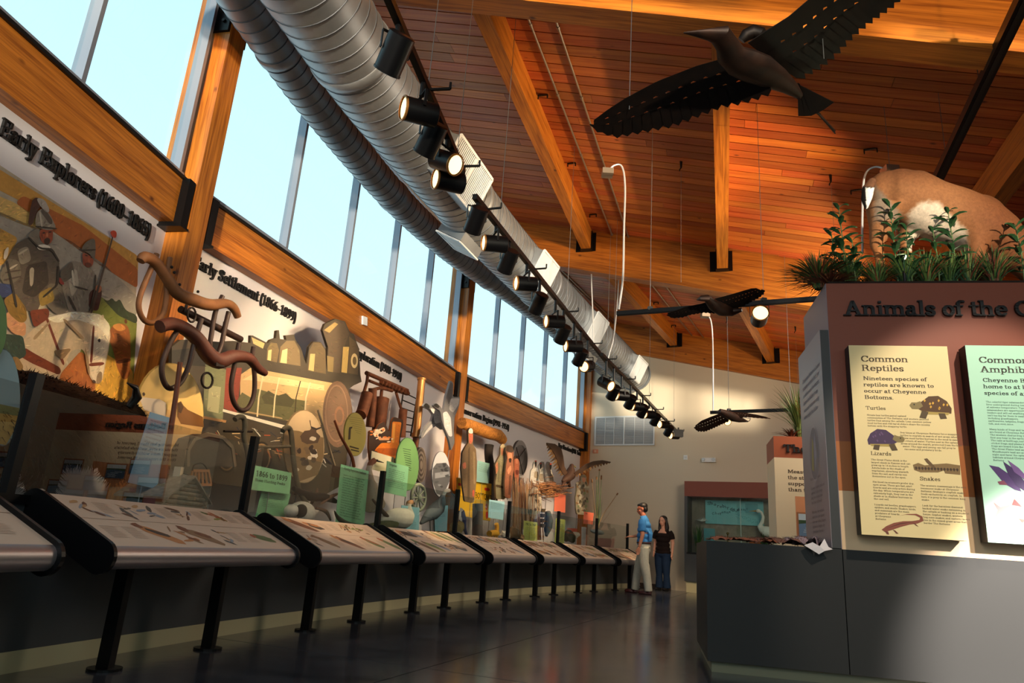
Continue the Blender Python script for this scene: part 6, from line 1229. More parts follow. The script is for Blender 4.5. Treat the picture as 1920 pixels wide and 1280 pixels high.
# --- knights mural (a flat painting on the wall)
mz = [('b9ad98', 1, [(-60, 280), (552, 682), (520, 1290), (-60, 1290)]), ('cf9a48', 2, [(-60, 300), (552, 682), (550, 755), (230, 540), (-60, 390)]), ('b7652c', 3, [(90, 440), (330, 560), (550, 733), (548, 812), (400, 720), (200, 575), (60, 470)]), ('d9b46a', 3, [(-60, 420), (60, 470), (200, 560), (150, 580), (-60, 500)]),
  ('a39c90', 3, [(-60, 480), (120, 560), (280, 620), (420, 720), (548, 845), (545, 925), (400, 850), (200, 740), (-60, 640)]), ('cf9f4e', 4, [(-60, 540), (70, 610), (30, 700), (-60, 760)]), ('778038', 4, [(395, 840), (546, 940), (525, 1290), (250, 1290), (370, 900)]), ('33402a', 5, [(405, 850), (430, 865), (445, 845), (460, 870), (475, 850), (500, 900), (546, 918), (546, 955), (470, 920)]), ('cfa040', 5, [(400, 1060), (530, 1140), (520, 1290), (300, 1290), (330, 1190)]),
  ('a8622e', 6, [(240, 1150), (320, 1060), (350, 1090), (380, 1200), (360, 1290), (200, 1290)]), ('9a5a2a', 6, [(440, 965), (470, 950), (505, 955), (517, 990), (520, 1080), (515, 1165), (490, 1180), (465, 1130), (450, 1060), (430, 1010)]), ('c98a48', 7, [(440, 960), (480, 948), (505, 975), (470, 985)]), ('5a2e1a', 7, [(460, 1100), (520, 1090), (520, 1104), (462, 1114)]), ('6a3a20', 7, [(490, 950), (500, 925), (508, 955)]),
  ('cdb798', 7, [(60, 1060), (110, 990), (180, 930), (290, 905), (380, 915), (420, 945), (440, 990), (430, 1060), (415, 1130), (405, 1185), (378, 1197), (352, 1160), (345, 1090), (325, 1050), (280, 1060), (240, 1150), (200, 1290), (40, 1290)]), ('e2d2b8', 8, [(362, 965), (415, 945), (438, 1000), (412, 1125), (400, 1180), (376, 1190), (356, 1150), (350, 1060)]), ('eee4cc', 9, [(180, 930), (290, 902), (400, 915), (437, 960), (430, 1010), (390, 965), (300, 935), (215, 950)]), ('8a7458', 9, [(384, 1150), (404, 1140), (402, 1188), (378, 1196)]),
  ('7a3a22', 9, [(350, 1110), (412, 1105), (412, 1118), (350, 1124)]), ('7a3a22', 9, [(366, 960), (374, 960), (364, 1110), (354, 1110)]), ('7a3820', 9, [(90, 1045), (130, 1070), (240, 1130), (235, 1160), (120, 1110), (70, 1080)]), ('7a3820', 9, [(165, 900), (175, 900), (255, 1115), (245, 1120)]), ('2a1a14', 10, [(385, 1015), (395, 1010), (398, 1025), (388, 1028)]), ('cdb798', 9, [(395, 935), (408, 908), (414, 945)]),
  ('5c5248', 10, [(20, 700), (50, 640), (105, 605), (160, 640), (205, 650), (232, 705), (225, 800), (165, 850), (140, 910), (60, 890), (45, 810), (10, 770)]), ('8f8678', 11, [(60, 660), (105, 640), (120, 700), (75, 720)]), ('3c342e', 11, [(100, 720), (180, 700), (190, 790), (130, 850), (80, 830)]), ('a39a8a', 12, [(110, 730), (130, 726), (125, 800), (112, 805)]), ('6f675a', 11, [(-10, 760), (20, 690), (70, 700), (80, 760), (50, 790), (10, 800)]), ('2f3c66', 11, [(-20, 790), (45, 795), (42, 845), (-20, 850)]), ('8d6c2c', 12, [(5, 855), (50, 825), (97, 890), (102, 940), (75, 952), (30, 915)]), ('6f675a', 11, [(185, 790), (240, 795), (265, 905), (215, 915), (180, 880)]), ('93793a', 12, [(145, 832), (200, 802), (212, 860), (155, 887)]),
  ('cf9a70', 11, [(20, 900), (60, 935), (98, 950), (95, 1005), (40, 990), (15, 950)]), ('34463a', 11, [(-20, 990), (85, 1000), (100, 1080), (40, 1110), (-20, 1100)]), ('7a3a20', 11, [(110, 900), (190, 890), (190, 930), (130, 970)]),
  ('7d7568', 12, [(98, 605), (132, 575), (152, 570), (150, 620), (200, 650), (150, 655)]), ('a04c30', 12, [(150, 575), (206, 572), (202, 628), (172, 640), (152, 615)]), ('3a2018', 13, [(165, 612), (195, 608), (190, 636), (172, 640)]), ('968e80', 13, [(132, 560), (138, 505), (168, 488), (195, 520), (219, 572), (190, 580), (150, 572)]), ('5a5048', 14, [(150, 500), (170, 490), (205, 545), (195, 560)]), ('4a2c24', 13, [(122, 452), (150, 446), (160, 480), (140, 500), (122, 560), (103, 558), (112, 500)]), ('b8b0a8', 14, [(135, 448), (170, 455), (192, 500), (180, 512), (150, 480)]),
  ('8a8276', 10, [(232, 745), (285, 700), (345, 715), (378, 755), (372, 830), (352, 905), (270, 905), (248, 830)]), ('b4ac9c', 11, [(262, 750), (300, 730), (310, 800), (280, 850)]), ('5f574c', 12, [(232, 745), (282, 700), (292, 760), (245, 792)]), ('8a3028', 11, [(228, 760), (250, 785), (250, 800), (228, 790)]), ('a04e34', 12, [(322, 665), (370, 690), (362, 728), (325, 722)]), ('6f675c', 13, [(315, 658), (335, 625), (372, 608), (376, 655), (370, 705), (352, 672)]), ('4a2420', 11, [(350, 825), (398, 800), (402, 835), (385, 905), (348, 890)]), ('b06a48', 12, [(372, 800), (398, 795), (402, 825), (378, 830)]),
  ('4a3c34', 13, [(442, 600), (448, 602), (362, 912), (352, 910)]), ('c8452c', 14, [(432, 582), (458, 578), (460, 606), (448, 612), (436, 596)])]
P = W(0, WALL); mz += [('3a332c', 15, [(100, 606), (108, 604), (150, 648), (200, 650), (232, 704), (226, 706), (196, 658), (150, 656)]), ('2e2822', 15, [(14, 700), (22, 700), (46, 808), (62, 888), (52, 888), (38, 812)]), ('2e2822', 15, [(222, 720), (230, 722), (226, 798), (166, 850), (158, 846), (218, 794)]), ('b8ae9c', 15, [(62, 672), (100, 650), (104, 656), (66, 680)]), ('b8ae9c', 15, [(26, 730), (60, 712), (62, 718), (30, 738)]), ('4a4038', 15, [(10, 745), (74, 735), (74, 741), (10, 752)]), ('4a4038', 15, [(4, 775), (76, 760), (76, 766), (4, 783)]),
  ('c4baa8', 15, [(146, 506), (152, 500), (162, 565), (156, 568)]), ('3a332c', 15, [(132, 560), (220, 570), (219, 576), (132, 568)]), ('2a201a', 15, [(160, 588), (172, 586), (172, 591), (161, 593)]), ('2a201a', 15, [(184, 584), (198, 583), (198, 588), (185, 589)]), ('c87850', 15, [(176, 588), (182, 588), (185, 606), (174, 606)]), ('e8e0d0', 14, [(140, 640), (160, 634), (190, 640), (196, 654), (160, 660), (140, 654)]),
  ('3a332c', 15, [(314, 656), (376, 654), (376, 660), (314, 664)]), ('2a201a', 15, [(332, 676), (344, 680), (343, 684), (332, 681)]), ('2a201a', 15, [(352, 684), (362, 687), (361, 691), (352, 688)]), ('6a3020', 15, [(330, 705), (362, 712), (352, 730), (334, 726)]), ('d0c8b6', 15, [(276, 740), (284, 736), (292, 800), (284, 806)]), ('3a332c', 15, [(290, 800), (345, 815), (345, 821), (290, 807)]), ('3a332c', 15, [(268, 838), (300, 900), (292, 904), (262, 846)]), ('3a332c', 15, [(372, 755), (378, 757), (372, 830), (352, 905), (346, 903), (366, 828)]),
  ('a88c68', 15, [(120, 1010), (190, 940), (196, 944), (130, 1020)]), ('a88c68', 15, [(250, 930), (330, 1010), (322, 1016), (240, 936)]), ('a08460', 15, [(330, 1040), (345, 1090), (352, 1160), (344, 1150), (334, 1090)]), ('8a7050', 15, [(200, 1060), (280, 1050), (240, 1100)]), ('5a4030', 15, [(360, 1175), (376, 1180), (374, 1192), (362, 1188)]), ('c8beb0', 13, [(8, 660), (28, 640), (22, 690), (6, 700)]), ('8f7040', 13, [(-20, 1110), (60, 1080), (90, 1130), (40, 1170), (-20, 1160)])]
mb = MB(); draw(mb, lambda x, y, l: P(x, y, l), [(c, l, Z1(pts)) for c, l, pts in brush([(c, l, smooth2(q, 9)) for c, l, q in mz], 10, 26, .2, 3)])
mb.build('painted_mural', attr_mat('painted_canvas', .6, noise=.14, nscale=16), label='wall mural of two armoured riders on white and brown horses beside a river', cat='mural')
# --- oval boards
def oval(k, off, cx, cy, rx, ry, side, th, items, label, cat='sign', name='oval_board', group='oval boards', edge=None, a=0):
    return panel(name, k, off, ell(cx, cy, rx, ry, 32, a), side, th, [(items[0][0], 1, ell(cx, cy, rx*.98, ry*.98, 32, a))]+items[1:], label, cat, group=group)
oval(0, 1.15, -9, 608, 22, 62, '3c6a3c', .015, [('6d9a5e',)], 'green oval board cut by the left edge beside the mural')
oval(0, 1.12, 5, 745, 33, 92, '2a4a5a', .015, [('8fb4c0',), ('d8b25a', 2, [(-27, 770), (37, 770), (30, 800), (10, 834), (-10, 830)]), ('7f8f5a', 3, [(-28, 752), (37, 765), (36, 780), (-28, 770)])], 'blue and yellow landscape oval behind the nearest glass post')
oval(1, .62, 318, 777, 64, 97, 'caa050', .015, [('efc878',), ('e9b870', 2, [(256, 775), (300, 760), (380, 800), (372, 830), (320, 868), (268, 840)]), ('8a5a26', 3, Z3([(280, 960), (300, 950), (315, 975), (340, 1000), (425, 1040), (432, 1100), (300, 1080), (280, 1040)])), ('5a3c1c', 4, Z3([(285, 965), (300, 955), (315, 985), (300, 1020), (285, 1010)])), ('f2dcc0', 3, Z3([(60, 925), (180, 940), (215, 960), (212, 1040), (90, 1000)])), ('4a3018', 4, Z3([(80, 905), (88, 898), (96, 910), (90, 922), (82, 918)]))], 'large yellow sunset prairie oval behind the ox bows')
# --- locomotive cut-out
lo = Z3([(250, 640), (300, 600), (400, 600), (520, 612), (600, 606), (700, 618), (702, 575), (712, 575), (800, 620), (815, 600), (845, 590), (850, 548), (862, 545), (868, 595), (905, 600), (900, 575), (950, 570), (955, 600), (985, 640), (1005, 700), (1018, 740), (1035, 640), (1060, 610), (1100, 612), (1128, 650), (1134, 780), (1142, 640), (1112, 545), (1125, 510), (1185, 480), (1240, 495), (1268, 560), (1290, 568), (1300, 600), (1320, 650), (1328, 800), (1335, 840), (1290, 860), (1262, 880), (1282, 1000), (1275, 1160), (1250, 1260), (1240, 1420), (1100, 1500), (500, 1420), (250, 1340), (245, 900)])
def e3(cx, cy, rx, ry, a=0): return Z3(ell(cx, cy, rx, ry, 24, a))
li = [('4c4436', 1, lo), ('8c8f68', 2, Z3([(440, 740), (560, 770), (540, 1060), (425, 1040)])), ('b9b68c', 3, Z3([(462, 860), (530, 870), (515, 1020), (450, 1005)])), ('93402c', 2, Z3([(560, 760), (650, 760), (620, 1020), (545, 990)])), ('33302a', 2, Z3([(250, 660), (430, 640), (560, 680), (560, 760), (250, 740)])),
  ('d9b680', 2, Z3([(640, 800), (700, 760), (1130, 840), (1190, 850), (1130, 1010), (1120, 1090), (900, 1060), (640, 1010)])), ('6e6a44', 3, Z3([(700, 930), (740, 880), (900, 930), (1020, 950), (1010, 1050), (890, 1060), (650, 1010), (620, 950), (650, 900)])), ('f0d29c', 3, Z3([(650, 830), (720, 790), (1120, 860), (1120, 890), (700, 830)])), ('5a5638', 4, Z3([(760, 925), (800, 890), (850, 920), (900, 905), (950, 950), (930, 985), (780, 965)])),
  ('8a6c54', 3, e3(1195, 1025, 84, 190)), ('a88468', 4, e3(1190, 1020, 66, 165)), ('8a6c54', 5, e3(1190, 1020, 60, 155)), ('a87858', 6, e3(1205, 1035, 28, 55)), ('8a6c54', 7, e3(1205, 1035, 18, 38)),
  ('7c6a4c', 2, Z3([(870, 640), (905, 605), (950, 605), (980, 660), (985, 750), (860, 730)])), ('e0c890', 3, Z3([(880, 660), (910, 650), (905, 735), (868, 730)])), ('7a6848', 2, Z3([(795, 650), (815, 615), (850, 620), (862, 660), (850, 730), (790, 715)])), ('e6cc90', 3, Z3([(800, 660), (820, 655), (815, 720), (795, 715)])), ('6c5c42', 2, Z3([(1035, 660), (1060, 615), (1100, 618), (1126, 660), (1130, 795), (1025, 775)])), ('c8b078', 3, Z3([(1040, 680), (1068, 680), (1060, 780), (1030, 772)])), ('cdb27a', 2, Z3([(705, 585), (780, 620), (770, 650), (715, 622)])),
  ('5e5040', 2, Z3([(1115, 545), (1185, 490), (1235, 500), (1262, 565), (1215, 700), (1210, 790), (1145, 780), (1145, 650)])), ('a8905e', 3, Z3([(1118, 545), (1180, 500), (1200, 510), (1150, 560)])), ('8a7850', 3, Z3([(1135, 690), (1175, 700), (1170, 785), (1140, 780)])), ('d2b46c', 3, Z3([(1228, 640), (1262, 640), (1250, 790), (1218, 785)])), ('6a5a42', 3, Z3([(1262, 580), (1300, 610), (1318, 660), (1312, 800), (1255, 790), (1265, 640)])), ('e8d29a', 4, e3(1292, 720, 20, 42)), ('7a6440', 5, e3(1292, 720, 11, 24)),
  ('f2ead8', 5, Z3([(540, 995), (900, 1090), (1110, 1130), (1108, 1140), (900, 1112), (538, 1010)])), ('c8945a', 4, Z3([(430, 1035), (560, 1060), (556, 1074), (428, 1050)])), ('c9a878', 4, Z3([(640, 1000), (880, 1046), (880, 1052), (640, 1008)]))]
for x, w_ in ((745, 9), (838, 8), (1015, 9), (960, 6)):    # boiler bands
    li += [('f4e0b4' if x != 960 else '4a4028', 5, Z3([(x+20, 800+(x-745)*.16), (x+20+w_, 801+(x-745)*.16), (x+w_-5, 930), (x+w_-14, 1040+(x-745)*.05), (x-14, 1038+(x-745)*.05), (x-5, 930)]))]
rr = random.Random(12)
for i in range(90):      # linkage below the running board
    x = rr.uniform(430, 1180); y = 1065+(x-430)*.12+rr.uniform(0, 170); a = rr.uniform(-.5, 1.4); L_ = rr.uniform(12, 60); w_ = rr.uniform(2, 6)
    dx, dy = math.cos(a)*L_, math.sin(a)*L_; li.append((rr.choice(['c8a070', 'e8d0a0', '1e1a18', 'b0522c', '2a2c40', 'd8d4cc', '16130f']), 6+i*.05, Z3([(x, y), (x+dx, y+dy), (x+dx-w_*math.sin(a), y+dy+w_*math.cos(a)), (x-w_*math.sin(a), y+w_*math.cos(a))])))
for x in (560, 760, 960): li += [('2c241e', 5.5, e3(x, 1270, 60, 90)), ('9a7c54', 6, e3(x, 1270, 50, 78)), ('3a3026', 6.5, e3(x, 1270, 42, 68))]
panel('locomotive_cutout', 1, .32, lo, '5a4c3a', .03, brush(li[:30], 5, 9, .16, 5, .2)+li[30:], 'large flat cut-out picture of an old steam locomotive with a wide smokestack', 'cut-out')
# --- ox yokes
def wood3(name, px, off, rad, m, t, k=1, n=12, sm=.009, **kw):
    P = W(k, off); pts = [P(x, y, 0) for x, y in px]; M_ = []
    for i in range(len(pts)-1):
        p0, p1, p2, p3 = pts[max(i-1, 0)], pts[i], pts[i+1], pts[min(i+2, len(pts)-1)]
        r0 = rad[i] if isinstance(rad, list) else rad; r1 = rad[i+1] if isinstance(rad, list) else rad
        for q in range(5): f_ = q/5; M_.append((.5*((2*p1)+(p2-p0)*f_+(2*p0-5*p1+4*p2-p3)*f_*f_+(3*p1-p0-3*p2+p3)*f_**3), r0+(r1-r0)*f_))
    M_.append((pts[-1], rad[-1] if isinstance(rad, list) else rad)); return MB().tube([a for a, b in M_], [b for a, b in M_], n).build(name, m, t, smooth=True, **kw)
y1m = mat('pale_yoke_wood', '8e5c34', .6, noise=.35, nscale=9, bump=.3); y2m = mat('red_brown_yoke_wood', '5c2c1c', .55, noise=.35, nscale=9, bump=.3); bowd = mat('dark_bent_wood', '3e2418', .5, noise=.3, nscale=8); iron = mat('old_iron', '2a2320', .5, .7)
P = W(1, .75); t = thing('ox_yoke', P(*Z3([(350, 400)])[0], 0), 'upper pale wooden ox yoke with two bent bows hanging on the timber column', 'ox yoke', 'ox yokes')
wood3('beam', Z3([(72, 150), (95, 128), (150, 150), (215, 235), (280, 330), (370, 372), (470, 400), (560, 392), (605, 420), (628, 470)]), .75, [.030, .042, .040, .042, .048, .052, .048, .038, .038, .030], y1m, t)
wood3('bow', Z3([(165, 110), (130, 200), (75, 330), (62, 420), (95, 490), (150, 500), (200, 450), (218, 360), (222, 250), (240, 130)]), .72, .020, y1m, t)
wood3('bow', Z3([(540, 350), (500, 440), (478, 560), (470, 640), (500, 700), (530, 640), (552, 540), (575, 440)]), .72, .020, bowd, t)
MB().tube([P(*p, 12) for p in Z3(ell(355, 458, 24, 42, 14))]+[P(*Z3([(379, 458)])[0], 12)], .008, 6).build('ring', iron, t, smooth=True)
for x, y in ((250, 185), (265, 215), (400, 325), (295, 285)): p = W(1, .82)(*Z3([(x, y)])[0], 0); MB().ball(p, .012, 8, 6).build('bolt', iron, t)
P = W(1, .98); t = thing('ox_yoke', P(*Z3([(450, 680)])[0], 0), 'lower red-brown ox yoke with dark bows in front of the locomotive', 'ox yoke', 'ox yokes')
wood3('beam', Z3([(182, 525), (250, 508), (330, 540), (400, 600), (455, 680), (520, 722), (600, 695), (690, 705), (740, 760), (785, 792)]), .98, [.048, .048, .05, .055, .062, .064, .055, .046, .04, .028], y2m, t)
wood3('bow', Z3([(290, 540), (250, 600), (200, 720), (196, 810), (225, 870), (265, 872), (310, 830), (350, 740), (378, 620), (420, 480)]), .95, .020, bowd, t)
wood3('bow', Z3([(635, 620), (610, 740), (590, 860), (602, 950), (640, 1000), (685, 990), (718, 920), (724, 820), (712, 700), (718, 640)]), .95, .020, bowd, t)
MB().tube([W(1, 1.0)(*p, 0) for p in Z3(ell(452, 832, 32, 44, 14))]+[W(1, 1.0)(*Z3([(484, 832)])[0], 0)], .009, 6).build('ring', iron, t, smooth=True)
f2 = W(1, 1.06); MB().prism([f2(*p, 0) for p in Z3([(500, 695), (545, 700), (545, 755), (497, 750)])], chn(1)[1]*.012).build('iron_plate', iron, t)
P = W(1, .5); t = thing('wagon_tongue', P(*Z3([(480, 510)])[0], 0), 'dark round wooden bar behind the two ox yokes', 'wooden bar'); wood3('bar', Z3([(300, 425), (470, 510), (645, 598)]), .5, .03, bowd, t)
for x, y in ((330, 425), (545, 535)): p = W(1, .54)(*Z3([(x, y)])[0], 0); MB().tube([p-V((0, 0, .03)), p+V((0, 0, .06))], .012, 8).build('iron_band', iron, t)
t = thing('long_handle', at_plane(308, 887, bay_pt(1, 0, .9), chn(1)[1]), 'tall upright brown wooden tool handle in front of the yellow oval', 'pole'); wood3('shaft', [(338, 679), (330, 740), (318, 820), (306, 890), (302, 925)], 1.05, [.018, .018, .02, .022, .022], mat('reddish_handle', '7a3f22', .45, noise=.3, nscale=6), t)
# --- plough handles
t = thing('walking_plough', at_plane(560, 950, bay_pt(1, 0, .85), chn(1)[1]), 'weathered plough with curved grey handles before the longhorn oval', 'plough'); pw = mat('grey_weathered_wood', '5c5544', .8, noise=.35, nscale=10)
wood3('handle', Z4([(82, 345), (110, 325), (148, 335), (158, 400), (150, 470), (170, 560), (200, 680), (300, 850), (420, 960)]), .95, .022, pw, t)
wood3('handle', Z4([(440, 430), (470, 405), (500, 430), (512, 540), (525, 680), (550, 820), (590, 930), (640, 1000)]), 1.0, .024, pw, t)
wood3('crossbar', Z4([(200, 548), (350, 552), (495, 545)]), .98, .014, pw, t); wood3('rod', Z4([(0, 432), (210, 436)]), .95, .010, iron, t); wood3('share', Z4([(520, 860), (640, 920), (760, 930), (840, 960)]), 1.0, [.02, .045, .04, .02], iron, t)
# --- bison
def body_at(k, off): P = W(k, off); return lambda x, y: P(x, y, 0)
b_ = body_at(0, 1.1); bz = lambda x, y, o=0: at_plane(x/3.84, 640+y/3.84, bay_pt(0, 0, .50+o*.8), chn(0)[1])
bis = thing('bison', V((bz(500, 1100).x, bz(500, 1100).y, .64)), 'dark shaggy taxidermy bison head and hump behind the near glass front', 'bison')
m = MB(); m.tube([bz(-600, 660), bz(-200, 600), bz(150, 560), bz(450, 590), bz(700, 640), bz(860, 660)], [.27, .29, .29, .25, .23, .20], 18)
m.ball(bz(890, 600), (.15, .19, .17)); m.tube([bz(880, 600), bz(940, 780), bz(965, 940), bz(950, 1000)], [.17, .14, .09, .06], 14); m.ball(bz(830, 850), (.10, .14, .16)); m.tube([bz(830, 880), bz(820, 1040)], [.10, .03], 10)
m.tube([bz(300, 800), bz(300, 1130)], [.14, .07], 12); m.tube([bz(-300, 800), bz(-300, 1130)], [.14, .07], 12)
fuse(m, 'body', .03, attr_mat('shaggy_fur', .95, noise=.5, nscale=18, spec=.1), bis, lambda v: '2c1a10' if P2(v)[0] < 200 else '150d09', 5)
random.seed(77); hb_ = MB(); bo = [o for o in COL.objects if o.parent == bis][0]; bvs = [v_.co+ORG[bis] for v_ in bo.data.vertices]; bns = [v_.normal.copy() for v_ in bo.data.vertices]
for _ in range(9000):
    i = random.randrange(len(bvs)); p = bvs[i]; nn = bns[i]; hb_.color(random.choice(['1c110b', '2a1a10', '120b08', '3a2616'])); L_ = random.uniform(.02, .06); d_ = (nn*.6+V((random.uniform(-.4, .4), random.uniform(-.4, .4), -.7+random.uniform(-.3, .3)))).normalized(); s_ = nn.cross(d_).normalized()*.004; hb_.add([p-s_, p+s_, p+d_*L_+nn*.01], [(0, 1, 2)])
hb_.build('shaggy_hair', attr_mat('shaggy_fur', .95), bis, kind='stuff')
MB().tube([bz(930, 470, .16), bz(985, 400, .2), bz(975, 330, .21), bz(915, 298, .2)], [.03, .035, .02, .005], 12).build('horn', mat('black_horn', '0e0c0c', .25), bis, smooth=True)
MB().ball(bz(985, 640, .20), .018, 10, 8).build('eye', mat('glass_eye', '201008', .08), bis); MB().ball(bz(960, 990, .04), (.05, .06, .045), 12, 8).build('nose', MATS['black_horn'], bis)
# --- log cabin model: every log its own part
P = W(0, 1.35); e0, n0 = chn(0); cb = at_plane(345, 956, bay_pt(0, 0, .92), n0); 
sc_c = (at_plane(384, 958, bay_pt(0, 0, .92), n0)-at_plane(306, 950, bay_pt(0, 0, .92), n0)).dot(e0)
cab = thing('log_cabin_model', V((cb.x, cb.y, .64)), 'small model log cabin with pale chinking behind the glass beside the bison', 'model cabin'); logm = mat('pale_log', 'a39686', .85, noise=.4, nscale=30); chk = mat('cabin_dark', '241c16', .8)
zb_ = .64; hw = sc_c*.48; c0 = V((cb.x, cb.y, 0)); Hc = at_plane(345, 892, bay_pt(0, 0, .92), n0).z-zb_
MB().hexa([c0-e0*hw*.9+V((0, 0, zb_)), c0+e0*hw*.9+V((0, 0, zb_)), c0+e0*hw*.9-n0*.3+V((0, 0, zb_)), c0-e0*hw*.9-n0*.3+V((0, 0, zb_))], (0, 0, Hc*.62)).build('core', chk, cab)
for i in range(8):
    z = zb_+Hc*.62*(i+.5)/8; jj = random.uniform(-.01, .01)
    if i < 4: MB().tube([c0-e0*(hw+jj)+V((0, 0, z)), c0-e0*hw*.18+V((0, 0, z))], Hc*.036, 8).build('log', logm, cab); MB().tube([c0+e0*hw*.28+V((0, 0, z)), c0+e0*(hw-jj)+V((0, 0, z))], Hc*.036, 8).build('log', logm, cab)
    else: MB().tube([c0-e0*(hw+jj)+V((0, 0, z)), c0+e0*(hw+jj)+V((0, 0, z))], Hc*.036, 8).build('log', logm, cab)
    MB().tube([c0+e0*hw*.9+n0*.03+V((0, 0, z+.01)), c0+e0*hw*.9-n0*.33+V((0, 0, z+.01))], Hc*.034, 8).build('log', logm, cab)
for i in range(5): z = zb_+Hc*(.66+.066*i); w_ = hw*(1-.17*(i+.6)); MB().tube([c0-e0*w_+V((0, 0, z)), c0+e0*w_+V((0, 0, z))], Hc*.034, 8).build('gable_log', logm, cab)
for s in (-1, 1): MB().hexa([c0+e0*(s*hw*1.12)+n0*.04+V((0, 0, zb_+Hc*.60)), c0+n0*.04+V((0, 0, zb_+Hc)), c0-n0*.36+V((0, 0, zb_+Hc)), c0+e0*(s*hw*1.12)-n0*.36+V((0, 0, zb_+Hc*.60))], (0, 0, .012)).build('roof_side', logm, cab)
MB().hexa([c0-e0*hw*.16+V((0, 0, zb_)), c0+e0*hw*.26+V((0, 0, zb_)), c0+e0*hw*.26+n0*.005+V((0, 0, zb_)), c0-e0*hw*.16+n0*.005+V((0, 0, zb_))], (0, 0, Hc*.3)).build('door', chk, cab)
MB().box(c0+e0*hw*.05+n0*.01+V((0, 0, zb_+Hc*.66)), (.09, .03, .025)).build('name_plank', mat('plank_tan', 'a88a68', .8), cab); MB().box(c0-n0*.1+V((0, 0, zb_+Hc*1.05)), (.05, .05, .09)).build('chimney', mat('pale_plaster', 'cfc0a8', .8), cab)
# canvas hood, basket
P = W(1, .8); a_ = Z2([(1350, 900), (1352, 780), (1400, 700), (1500, 668), (1600, 690), (1670, 760), (1690, 900)]); t = thing('arched_hood', P(410, 880, 0), 'grey-brown arched hood behind the basket and the log cabin', 'hood'); n1 = chn(1)[1]
pts = [P(x, y, 0) for x, y in a_]; MB().prism(pts, -n1*.35).build('cover', mat('hood_cloth', '5f5549', .9, noise=.3, nscale=10), t); mb = MB()
for p, p2_ in zip(pts, pts[1:]): mb.bar(p, p2_, .03, .02, up=n1)
mb.build('rim', mat('hood_rim', '8a7860', .7), t)
P = W(1, 1.0); q_ = Z2([(1385, 930), (1500, 930), (1520, 1030), (1370, 1030)]); t = thing('slatted_basket', P(*q_[0], 0), 'small orange wooden slat basket beside the log cabin', 'basket')
for i in range(6): f_ = i/5; MB().bar(P(*lerp2(q_[0], q_[1], f_), 0), P(*lerp2(q_[3], q_[2], f_), 0), .016, .01, up=n1).build('slat', mat('orange_slat', 'b0703c', .6), t)
for a, b in ((0, 1), (3, 2)): MB().bar(P(*q_[a], 4), P(*q_[b], 4), .02, .012, up=n1).build('rim', MATS['orange_slat'], t)
wood3('handle', Z2([(1385, 930), (1400, 890), (1460, 880), (1500, 930)]), 1.0, .006, iron, t)
# --- text cards
def card(k, off, quad, col, lines, label, tcol='2f4a38', rows=0, title=0, glassy=False):
    P = W(k, off); n = chn(k)[1]; q = [P(x, y, 0) for x, y in quad]; t = thing('text_card', q[3], label, 'sign', 'text cards'); u_ = (q[1]-q[0]).length; v_ = (q[3]-q[0]).length
    if glassy: MB().prism(q, -n*.006).build('card', mat('translucent_pink', 'e0a8a0', .3, Alpha=.6), t)
    else: MB(col).prism(q, -n*.006).build('card', prn, t)
    def PC(u, v, l=1): a = u/u_; b = 1-v/v_; return (q[0]*(1-a)+q[1]*a)*(1-b)+(q[3]*(1-a)+q[2]*a)*b+n*(.0012*l)
    mb = MB(tcol); y = v_
    for s, hgt in lines: y -= hgt*v_*1.75; text(mb, s, PC, u_*.10, y, hgt*v_, fine=2, bold=1.2, stretch=min(1.2, u_*.8/(twidth(s)*hgt*v_/7.2)))
    rr = random.Random(len(label)); y -= .06*v_
    ws = 'the marsh was full of birds and hunters came to camp here each fall when water filled the low basin and grass stood high on the plains around it'.split()
    for r in range(rows):
        y -= .048*v_*(.9 if rows > 12 else 1.25)
        if y < .05*v_: break
        s = ' '.join(rr.choice(ws) for _ in range(5)); text(mb, s, PC, u_*.10, y, .024*v_*(1 if rows > 12 else 1.2), fine=3, stretch=u_*.78*rr.uniform(.85, 1)/(twidth(s)*.024*v_*(1 if rows > 12 else 1.2)/7.2))
    if lines or rows: mb.build('card_text', prn, t)
    zb = (q[2]+q[3])/2; MB().tube([zb-n*.012+V((0, 0, .1)), V((zb.x, zb.y, .63))-n*.012], .004, 6).build('support_rod', MATS['wire_steel'], t)
    return t
GC = '86c79a'; BC = '93cfe0'; YC = 'cdd670'; OC = 'ee7a5c'
card(0, 1.1, Z2([(1085, 508), (1222, 548), (1130, 1062), (925, 1015)]), '7fa6c8', [], 'pale blue text board half hidden behind the bison', '46688a', 8)
card(1, 1.12, Z4([(290, 860), (500, 905), (450, 1092), (238, 1078)]), GC, [], 'lower green text card below the 1866 to 1899 card', rows=9)
card(1, 1.2, Z4([(215, 685), (507, 745), (492, 905), (188, 870)]), '94d4a4', [('1866 to 1899', .24), ('Bison Hunting Peaks', .12)], 'green card headed 1866 to 1899 behind the glass left of the skull')
card(1, 1.2, Z4([(880, 680), (1086, 732), (1048, 1162), (838, 1112)]), GC, [('Hunting Regulations Instituted', .045)], 'tall green Hunting Regulations card right of the cattle skull', rows=17)
card(1, 1.25, Z4([(1225, 655), (1386, 700), (1366, 926), (1204, 890)]), GC, [('Irrigation', .07)], 'green Irrigation card in front of the green oval', rows=10)
card(1, 1.0, Z4([(1110, 580), (1276, 630), (1265, 760), (1098, 715)]), 'e2d9b8', [], 'cream card above the crane head', rows=0)
card(1, 1.35, Z5([(382, 1033), (494, 1050), (489, 1216), (366, 1200)]), BC, [('1900 to', .12), ('1940', .12)], 'light blue card behind the white goose', '3a5a6a', rows=8)
card(1, 1.1, Z5([(590, 1040), (674, 1035), (667, 1200), (584, 1195)]), BC, [('Rainfall', .07)], 'light blue card behind the heron legs', '3a5a6a', rows=4)
